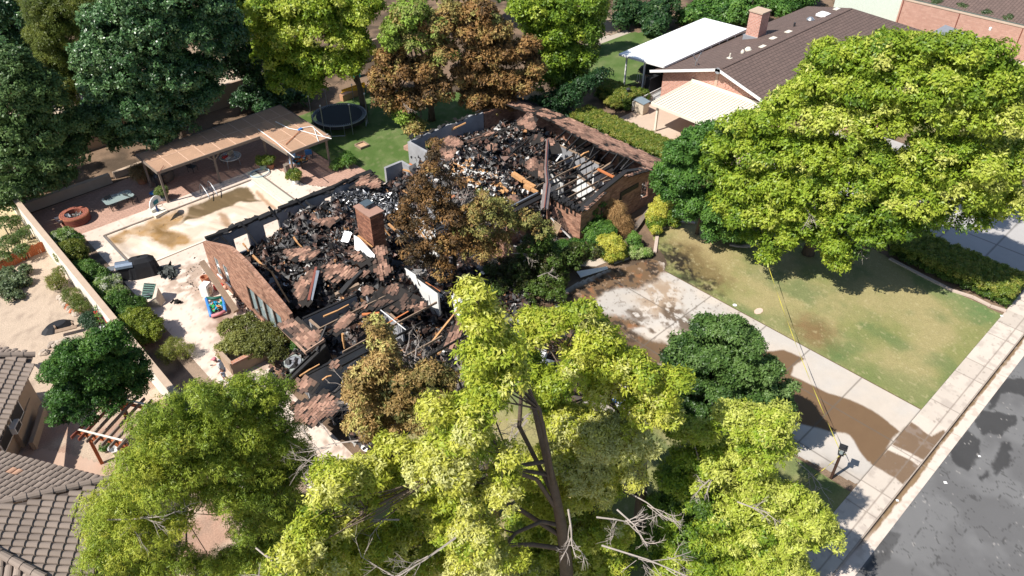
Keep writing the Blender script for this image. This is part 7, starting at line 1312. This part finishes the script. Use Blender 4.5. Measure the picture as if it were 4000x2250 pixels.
m = MB(); m.box2((64.9, 35.3, 2.0), (66.3, 36.6, 5.9)); ch = m.build('chimney', 'brickpink', t); m = MB(); m.box2((64.82, 35.22, 5.9), (66.38, 36.68, 6.02)); m.build('chimney_cap', 'walltan', ch); m = MB(); m.box2((64.75, 35.15, 3.0), (66.45, 36.75, 3.75)); m.build('flashing', 'grey', ch)
zroofN = lambda y: ZR - (y - YR) * (ZR - ZE + .1) / (YN + .2 - YR)
for px, py, k in ((2980, 183, 'r'), (3020, 150, 'r'), (3080, 125, 'w'), (3102, 103, 'p'), (3268, 36, 'w')):
    d = ray(px, py); zz = 3.9
    for _ in range(4): q = at(px, py, zz); zz = zroofN(q[1]) + .03
    m = MB()
    if k == 'p': m.lathe(q, [(.1, 0), (.1, .35), (0, .35)], 8)
    else: m.box(tuple(q + [0, 0, .03]), (.75, .45, .06))
    m.build('roof_vent', 'dark' if k == 'p' else 'cream', t)
for px, py, s, nm, mt in ((3215, 62, 1.3, 'skylight', 'white'), (3165, 80, .7, 'turbine_vent', 'steel'), (2922, 198, .55, 'turbine_vent', 'cream'), (2900, 208, .3, 'turbine_vent', 'cream'), (2850, 228, .2, 'pipe_vent', 'cream')):
    zz = 3.9
    for _ in range(4): q = at(px, py, zz); zz = zroofN(q[1]) + .03
    m = MB()
    if nm == 'skylight': m.box(tuple(q + [0, 0, .12]), (1.1, 1.0, .22)); m.box(tuple(q + [0, 0, .26]), (.8, .7, .1))
    elif nm == 'pipe_vent': m.tube([q, q + [0, 0, .45]], .06, 8); m.box(tuple(q + [0, 0, .03]), (.4, .4, .04))
    else: m.lathe(q, [(s * .5, 0), (s * .55, .12), (s * .3, .3), (0, .33)], 14)
    m.build(nm, mt, t)
t = thing('satellite_dish', 'grey satellite dish on the edge of the brown shingle roof', 'satellite dish', at(2715, 262, 3.6)); q = at(2715, 264, 3.62); m = MB(); m.tube([q, q + [0, 0, .55]], .04, 7); m.build('mast', 'steel', t)
m = MB(); c = q + [-.05, .1, .85]; nd = np.array([.55, -.5, .65]); nd /= np.linalg.norm(nd); a_ = np.cross(nd, [0, 0, 1]); a_ /= np.linalg.norm(a_); b_ = np.cross(nd, a_); V = [c - nd * .08] + [c + (a_ * math.cos(k * .3927) + b_ * math.sin(k * .3927)) * .42 for k in range(16)]; m.add(V, tris=[(0, 1 + k, 1 + (k + 1) % 16) for k in range(16)]); m.build('reflector', 'grey', t); m = MB(); m.tube([q + [0, 0, .5], c + nd * .55], .025, 6); m.box(tuple(c + nd * .58), (.14, .1, .1)); m.build('arm', 'steel', t)
# white flat patio roof
t = thing('patio_roof', 'bright white flat patio roof on slim white posts behind the brown roof', 'patio roof', (61, 41, 0)); A_, B_, C_, D_ = at(2419, 210, 3.0), at(2593, 258, 3.15), at(2916, 112, 3.15), at(2752, 70, 3.0)
m = MB(); m.slab([A_, B_, C_, D_], .03); m.build('roof_panel', pmat('white metal roof', (.86, .86, .85), .5, 1, .02, 30, .02, 0), t)
m = MB()
for p, q in ((A_, B_), (B_, C_), (C_, D_), (D_, A_)): m.beam(p - [0, 0, .09], q - [0, 0, .09], .12, .17)
m.build('gutter_edge', 'white', t)
for f in np.linspace(.04, .96, 10): p = B_ + (C_ - B_) * f; m = MB(); m.beam(p - [0, 0, .15], p - [0, 0, .6], .08, .08); m.build('riser', 'white', t)
for f in (.03, .35, .68, .97): p = A_ + (D_ - A_) * f + (B_ - A_) * .12; m = MB(); m.beam((p[0], p[1], 0), p - [0, 0, .15], .13, .13); m.build('post', 'white', t)
p = A_ + (B_ - A_) * .55; m = MB(); m.beam((p[0] + .3, p[1], 0), p + [.3, 0, -.15], .13, .13); m.build('post', 'white', t)
# carport
t = thing('carport', 'cream ribbed metal carport roof against the brick gable', 'carport', (51.5, 31.5, 0)); A_, B_, C_, D_ = np.array([48.7, 34.75, 2.5]), np.array([54.25, 34.8, 2.75]), np.array([54.25, 27.2, 2.75]), np.array([48.5, 27.2, 2.5])
m = MB(); m.slab([A_, B_, C_, D_], .03); m.build('roof_panel', 'cream', t); m = MB()
for f in np.linspace(.02, .98, 26): m.beam(A_ + (D_ - A_) * f + [0, 0, .035], B_ + (C_ - B_) * f + [0, 0, .035], .07, .05)
m.build('rib_set', 'cream', t); m = MB(); m.beam(A_ - [.05, 0, .06], D_ - [.05, 0, .06], .1, .24); m.build('gutter_edge', 'cream', t); m = MB(); m.beam(B_ + [-.05, 0, .12], C_ + [-.05, 0, .12], .12, .26); m.build('wall_flashing', 'cream', t); m = MB(); m.beam(A_ + [0, .04, -.04], B_ + [0, .04, -.04], .08, .18); m.build('edge_trim', 'cream', t)
for y in (34.3, 27.6): m = MB(); m.beam((49.0, y, 0), (49.0, y, 2.4), .16, .16); m.build('post', 'cream', t)
# car under it
t = thing('parked_car', 'silver-grey saloon car parked under the cream carport', 'car', (50.9, 29.6, 0)); m = MB()
prof = [(32.0, .35, .62, .74), (31.9, .32, .72, .8), (31.4, .28, .86, .86), (30.3, .25, .98, .9), (29.6, .25, 1.0, .9), (27.6, .25, 1.02, .9), (27.2, .3, .98, .86), (27.0, .4, .7, .8)]
V = []
for y, z0, z1, hw in prof: V += [(50.9 - hw, y, z0), (50.9 - hw * 1.02, y, (z0 + z1) / 2), (50.9 - hw * .93, y, z1), (50.9, y, z1 + .05), (50.9 + hw * .93, y, z1), (50.9 + hw * 1.02, y, (z0 + z1) / 2), (50.9 + hw, y, z0)]
n = 7; m.add(V, [(i * n + k, i * n + k + 1, (i + 1) * n + k + 1, (i + 1) * n + k) for i in range(len(prof) - 1) for k in range(n - 1)], ngons=[list(range(n)), list(range((len(prof) - 1) * n, len(prof) * n))[::-1]]); m.build('body', pmat('silver paint', (.34, .35, .38), .25, metal=.5), t, True)
m = MB(); V = []
for y, z, hw in ((30.9, .97, .8), (30.1, 1.38, .62), (28.6, 1.42, .62), (27.7, 1.02, .78)): V += [(50.9 - hw, y, z), (50.9 + hw, y, z)]
V += [(50.9 - .85, 30.3, .97), (50.9 + .85, 30.3, .97), (50.9 - .85, 28.2, .99), (50.9 + .85, 28.2, .99)]
m.add(V, [(0, 1, 3, 2), (4, 5, 7, 6), (0, 2, 8, 8), (2, 4, 10, 8), (4, 6, 10, 10), (1, 3, 9, 9), (3, 5, 11, 9), (5, 7, 11, 11)]); m.build('window_glass', pmat('dark glass', (.01, .012, .015), .08, spec=.8), t); m = MB(); m.slab([(50.3, 30.08, 1.4), (51.5, 30.08, 1.4), (51.5, 28.62, 1.44), (50.3, 28.62, 1.44)], .04); m.build('roof', pmat('silver paint roof', (.34, .35, .38), .25, metal=.5), t)
for x in (50.05, 51.75):
    for y in (31.1, 28.0): m = MB(); m.tube([(x - .1, y, .33), (x + .1, y, .33)], .33, 18); wv = m.build('wheel', 'dark', t); m = MB(); m.tube([(x - .11, y, .33), (x + .11, y, .33)], .19, 12); m.build('rim', 'steel', wv)
for s in (-1, 1): m = MB(); m.box((50.9 + s * .6, 31.98, .66), (.35, .1, .13)); m.build('headlight', 'white', t)
m = MB(); m.box((50.9, 32.04, .38), (1.5, .12, .18)); m.build('bumper', 'white', t)
p = at(2505, 440); t = thing('wheelie_bin', 'tan bin with blue-grey lid between the hedge and the carport post', 'bin', p); m = MB(); m.prism([(p[0] - .4, p[1] - .45), (p[0] + .4, p[1] - .45), (p[0] + .4, p[1] + .45), (p[0] - .4, p[1] + .45)], .05, 1.05); m.build('body', 'beige', t); m = MB(); m.slab([(p[0] - .5, p[1] - .55, 1.08), (p[0] + .5, p[1] - .5, 1.08), (p[0] + .5, p[1] + .55, 1.2), (p[0] - .5, p[1] + .5, 1.2)], .06); m.build('lid', pmat('slate lid', (.2, .25, .28), .5), t)
c = copy_tree(t); c.location.x += .2; c.location.y += 1.15; c['label'] = 'second tan bin with blue-grey lid, farther from the street than the first'; c['group'] = t['group'] = 'bins by the carport'
p = at(2447, 425); t = thing('lamp_post', 'short black garden lamp post behind the hedge by the round bush', 'lamp post', p); m = MB(); m.tube([p, p + [0, 0, 1.5]], .05, 8); m.build('post', 'dark', t); m = MB(); m.lathe(p + [0, 0, 1.5], [(.1, 0), (.17, .32), (.22, .36), (.05, .48), (0, .48)], 12); m.build('lantern', 'dark', t)
t = thing('railing', 'white picket railing between the bins and the neighbour steps', 'railing', at(2530, 420)); P = [at(2468, 437), at(2530, 405), at(2600, 370)]
m = MB()
for p, q in zip(P[:-1], P[1:]):
    for z in (.12, .95): m.beam(p + [0, 0, z], q + [0, 0, z], .05, .05)
    n = int(np.linalg.norm(q - p) / .16)
    for k in range(n): c = p + (q - p) * k / n; m.beam(c + [0, 0, .1], c + [0, 0, .95], .025, .025)
m.build('picket_panel', 'white', t)
t = thing('railing', 'red-topped railing beside the dark draped swing behind the hedge', 'railing', at(2530, 335)); a, b = at(2488, 318), at(2556, 352); m = MB(); m.beam(a + [0, 0, 1.0], b + [0, 0, 1.0], .08, .06); m.build('rail', 'redbrown', t)
m = MB(); 
for k in range(10): c = a + (b - a) * k / 9; m.beam(c, c + [0, 0, 1.0], .03, .03)
m.build('baluster_set', 'white', t)
p = at(2540, 330); t = thing('patio_umbrella', 'black fabric canopy under the white patio roof corner', 'umbrella', p); m = MB(); m.lathe(p + [0, 0, 1.4], [(1.3, 0), (1.25, .06), (.5, .55), (0, .8)], 8); m.build('canopy', 'blackmat', t); m = MB(); m.tube([p, p + [0, 0, 2.1]], .04, 7); m.build('pole', 'dark', t)
m = MB(); m.box2((53.9, 38.9, 0), (56.5, 39.4, 1.8)); single('screen', m, 'blackmat', 'black screen panel at the corner of the brick gable under the patio roof', 'screen')
m = MB(); m.slab([at(2548, 372, .35), at(2592, 350, .35), at(2620, 385, .35), at(2580, 400, .35)], .35); struct('steps', m, pmat('grey steps', (.34, .34, .34)))
# far house behind the topiaries
t = thing('far_house', 'long brown-roofed house with dark red walls beyond the rosy block wall', 'house', (96, 24, 0))
m = MB(); m.box2((91.9, 2, 0), (100, 33.0, 2.5)); m.build('wall', pmat('dark red wall', (.09, .03, .025)), t)
m = MB(); m.slab([(90.4, 0, 2.66), (90.4, 33.6, 2.66), (103, 33.6, 5.8), (103, 0, 5.8)], .12); m.build('roof', 'brownroof', t); m = MB(); m.beam((90.36, 0, 2.6), (90.36, 33.6, 2.6), .06, .2); m.build('fascia', pmat('green grey fascia', (.12, .15, .13)), t)
m = MB(); m.box2((91.8, 25.0, 1.3), (91.88, 26.6, 2.4)); m.box2((91.8, 25.1, .6), (91.88, 26.5, 1.2)); m.build('window', 'grey', t)
m = MB(); p = at(3866, 119, 3.05); m.lathe((p[0], p[1], 3.075), [(.12, 0), (.14, .25), (0, .34)], 8); single('wall_lamp', m, 'white', 'small white lamp on the rosy wall cap', 'lamp')
m = MB(); q_ = at(3590, 180, 2.4); m.slab([(80.9, 22, 2.5), (84, 22, 2.5), (84, 25.6, 2.9), (80.9, 25.6, 2.9)], .1); m.box2((81.2, 22.3, 0), (83.6, 25.2, 2.4)); single('garden_shed', m, 'grey', 'small grey-roofed porch glimpsed over the big ash crown', 'shed')
# roofs glimpsed at upper left
for lab, pts in (('dark brown shingle roof glimpsed above the tall elm', [(850, 80, 3.2), (1010, 45, 3.8), (1030, 110, 3.2), (985, 160, 2.6), (880, 120, 2.6)]), ('grey roof seen through the trees at the far left', [(40, 235, 3.2), (110, 240, 3.2), (160, 290, 2.6), (175, 330, 2.4), (30, 330, 2.6)])):
    c = np.mean([at(*p) for p in pts], 0); t = thing('roofed_house', lab, 'house', (c[0], c[1], 0)); m = MB(); P = [at(*p) for p in pts]; m.slab(P, .15); m.build('roof', 'brownroof', t); cc = np.mean(P, 0); m = MB(); m.prism([(cc[0] + (p[0] - cc[0]) * .8, cc[1] + (p[1] - cc[1]) * .8) for p in P][::1], 0, 2.2); m.build('wall', 'stucco', t)
t = thing('play_set', 'blue plastic play slide in a far yard at the top edge', 'play equipment', at(770, 70)); m = MB(); a, b = at(755, 50, .7), at(795, 75, .2); m.beam(a, b, .8, .1); m.build('slide', 'blue', t); m = MB(); m.beam(at(760, 50), at(745, 0, 2.0), .08, .08); m.beam(at(790, 50), at(800, 0, 2.0), .08, .08); m.build('leg', 'white', t); m = MB(); m.beam(at(825, 68, .4), at(850, 64, .4), .3, .2); m.build('seat', 'white', t)

# ================================================================== FRONT GARDEN ITEMS
p = at(3246, 1868); t = thing('lamp_post', 'brown garden lamp post with glass lantern, yellow tape tied round it', 'lamp post', p); zt = 1.75
m = MB(); m.beam(p, p + [0, 0, zt], .11, .11); m.build('post', pmat('brown post', (.06, .03, .02)), t)
m = MB(); m.box(tuple(p + [0, 0, zt + .03]), (.26, .26, .05), .3); 
for sx in (-1, 1):
    for sy in (-1, 1): m.beam(p + [sx * .1, sy * .1, zt + .05], p + [sx * .14, sy * .14, zt + .42], .02, .02)
m.box(tuple(p + [0, 0, zt + .44]), (.36, .36, .04), .3); m.box(tuple(p + [0, 0, zt + .5]), (.2, .2, .08), .3); ln = m.build('lantern', 'dark', t); m = MB(); m.prism([(p[0] + .11 * math.cos(a), p[1] + .11 * math.sin(a)) for a in (.8, 2.37, 3.94, 5.5)], zt + .06, zt + .42); m.build('pane', glassmat('lantern glass', (.5, .6, .6), .1, .35), ln)
def tape(name, lab, pts, w_=.035):
    m = MB(); n = 40; P = [pts[0] + (pts[1] - pts[0]) * f - np.array([0, 0, .35 * 4 * f * (1 - f)]) for f in np.linspace(0, 1, n)]; d = (pts[1] - pts[0]) / np.linalg.norm(pts[1] - pts[0]); s_ = np.cross(d, [0, 0, 1.]); V = []
    for i, q in enumerate(P): a = i * .5; o_ = (s_ * math.cos(a) + np.array([0, 0, 1]) * math.sin(a)) * w_ / 2; V += [q - o_, q + o_, q + o_ + [0, 0, .004], q - o_ + [0, 0, .004]]
    m.add(V, [(4 * i, 4 * i + 1, 4 * i + 5, 4 * i + 4) for i in range(n - 1)] + [(4 * i + 2, 4 * i + 3, 4 * i + 7, 4 * i + 6) for i in range(n - 1)]); single(name, m, 'tape', lab, 'caution tape', 'yellow caution tape lines')
tape('caution_tape', 'long yellow caution tape from the big ash across the lawn to the lamp post', (at(2984, 985, 1.9), p + np.array([0, 0, 1.8])))
tape('caution_tape', 'short yellow caution tape from the lamp post toward the lower left ash', (p + np.array([0, 0, 1.7]), at(3100, 1900, 1.0)))
m = MB(); m.beam(p + [.1, 0, 1.7], p + [.5, -.1, 1.35], .03, .05); single('tape_end', m, 'tape', 'loose end of yellow tape dangling at the lamp post', 'caution tape')
m = MB(); c = at(2963, 1216); m.prism([(c[0] + .36 * math.cos(a) * 1.0, c[1] + .22 * math.sin(a)) for a in np.arange(.4, 6.6, .785)], .0, .03); single('utility_cover', m, pmat('cover tan', (.62, .45, .36)), 'tan rectangular utility box cover set in the front lawn', 'utility cover')
m = MB(); c = at(2870, 1193); m.lathe(c, [(.13, .03), (.0, .035)], 12); single('sprinkler_cap', m, 'white', 'small round white cap in the lawn edge by the driveway', 'cap')
m = MB(); c = at(3660, 1445 - 0); 
for lab, px, s, mt in (('white scrap lying on the asphalt nearest the gutter', (3697, 1878), .1, 'white'), ('white scrap in the wet gutter', (3509, 1948), .08, 'white'), ('white litter on the road above the wet patch', (3830, 1775), .08, 'white'), ('white scrap at the lawn corner by the clipped hedge', (3912, 1235), .1, 'white')):
    m = MB(); c = at(*px); c[2] = -.14 if 'lawn' not in lab else .02; m.slab([c + [s, 0, .01], c + [0, s, .02], c + [-s, .2 * s, .01], c + [0, -s, .02]], .01); single('litter', m, mt, lab, 'litter')
# burnt contents at the head of the driveway, seen between the crowns
for lab, pts, z, mt in (('white appliance shell standing in the burnt litter by the driveway', (2112, 1420), .8, 'white'), ('white sheet-metal panel slumped beside the appliance shell', (2140, 1445), .5, 'steel')):
    c = at(*pts); m = MB(); m.box((c[0], c[1], z / 2), (.6, .5, z), .4); m.box((c[0], c[1], z + .01), (.5, .4, .03), .5); single('appliance', m, mt, lab, 'appliance')
c = at(2440, 1570); o = crumple(14, np.column_stack([c[0] + LR.normal(0, .5, 14), c[1] + LR.normal(0, .3, 14), LR.uniform(.1, .5, 14)]), np.full(14, .25), lambda N, r, pp: np.array([(.03, .12, .5), (.6, .62, .6)])[r.integers(0, 2, N)], 51, .3).build('blue_tarp', 'rock'); tag(o, 'blue and white plastic sheeting glimpsed between the foreground ash crowns', 'plastic sheeting')
# ---- labels of the loose timbers: where each one lies
LMK = [((20.5, 33.7), 'the brick chimney'), ((13.5, 36), 'the left gable wall'), ((17, 40.5), 'the rear window wall'), ((13.5, 29), 'the collapsed left corner'), ((24, 33), 'the white room walls'), ((30, 38), 'the lawn-side ruin'), ((35, 30), 'the right wing joists'), ((35, 36), 'the back of the right wing'), ((19, 27), 'the garage bay'), ((32, 32), 'the metal valley'), ((26, 39), 'the rear doorway')]
ORD = ['leftmost', 'second', 'third', 'fourth', 'fifth', 'sixth', 'seventh', 'eighth', 'ninth', 'tenth']
KN = ['scorched beam', 'black charred timber', 'bare yellow timber', 'pale weathered board', 'orange board']; gr = {}
for o in bpy.data.objects:
    if o.name.startswith('fallen_timber') and 'group' in o:
        vs = np.array([v.co for v in o.data.vertices]).mean(0); k = TG.index(o['group']); l = min(LMK, key=lambda q: math.hypot(q[0][0] - vs[0], q[0][1] - vs[1]))[1]
        q = vs - [0, 0, CH]; sx = (q[0] * _cy - q[1] * _sy) / (q[0] * _sy + q[1] * _cy); gr.setdefault((k, l), []).append((sx, o))
for (k, l), L_ in gr.items():
    L_.sort(key=lambda q: q[0])
    for i, (_, o) in enumerate(L_): o['label'] = f'{KN[k]} in the rubble nearest {l}' if len(L_) == 1 else (f'leftmost {KN[k]} in the rubble nearest {l}' if i == 0 else f'{ORD[i]} {KN[k]} from the left nearest {l}')
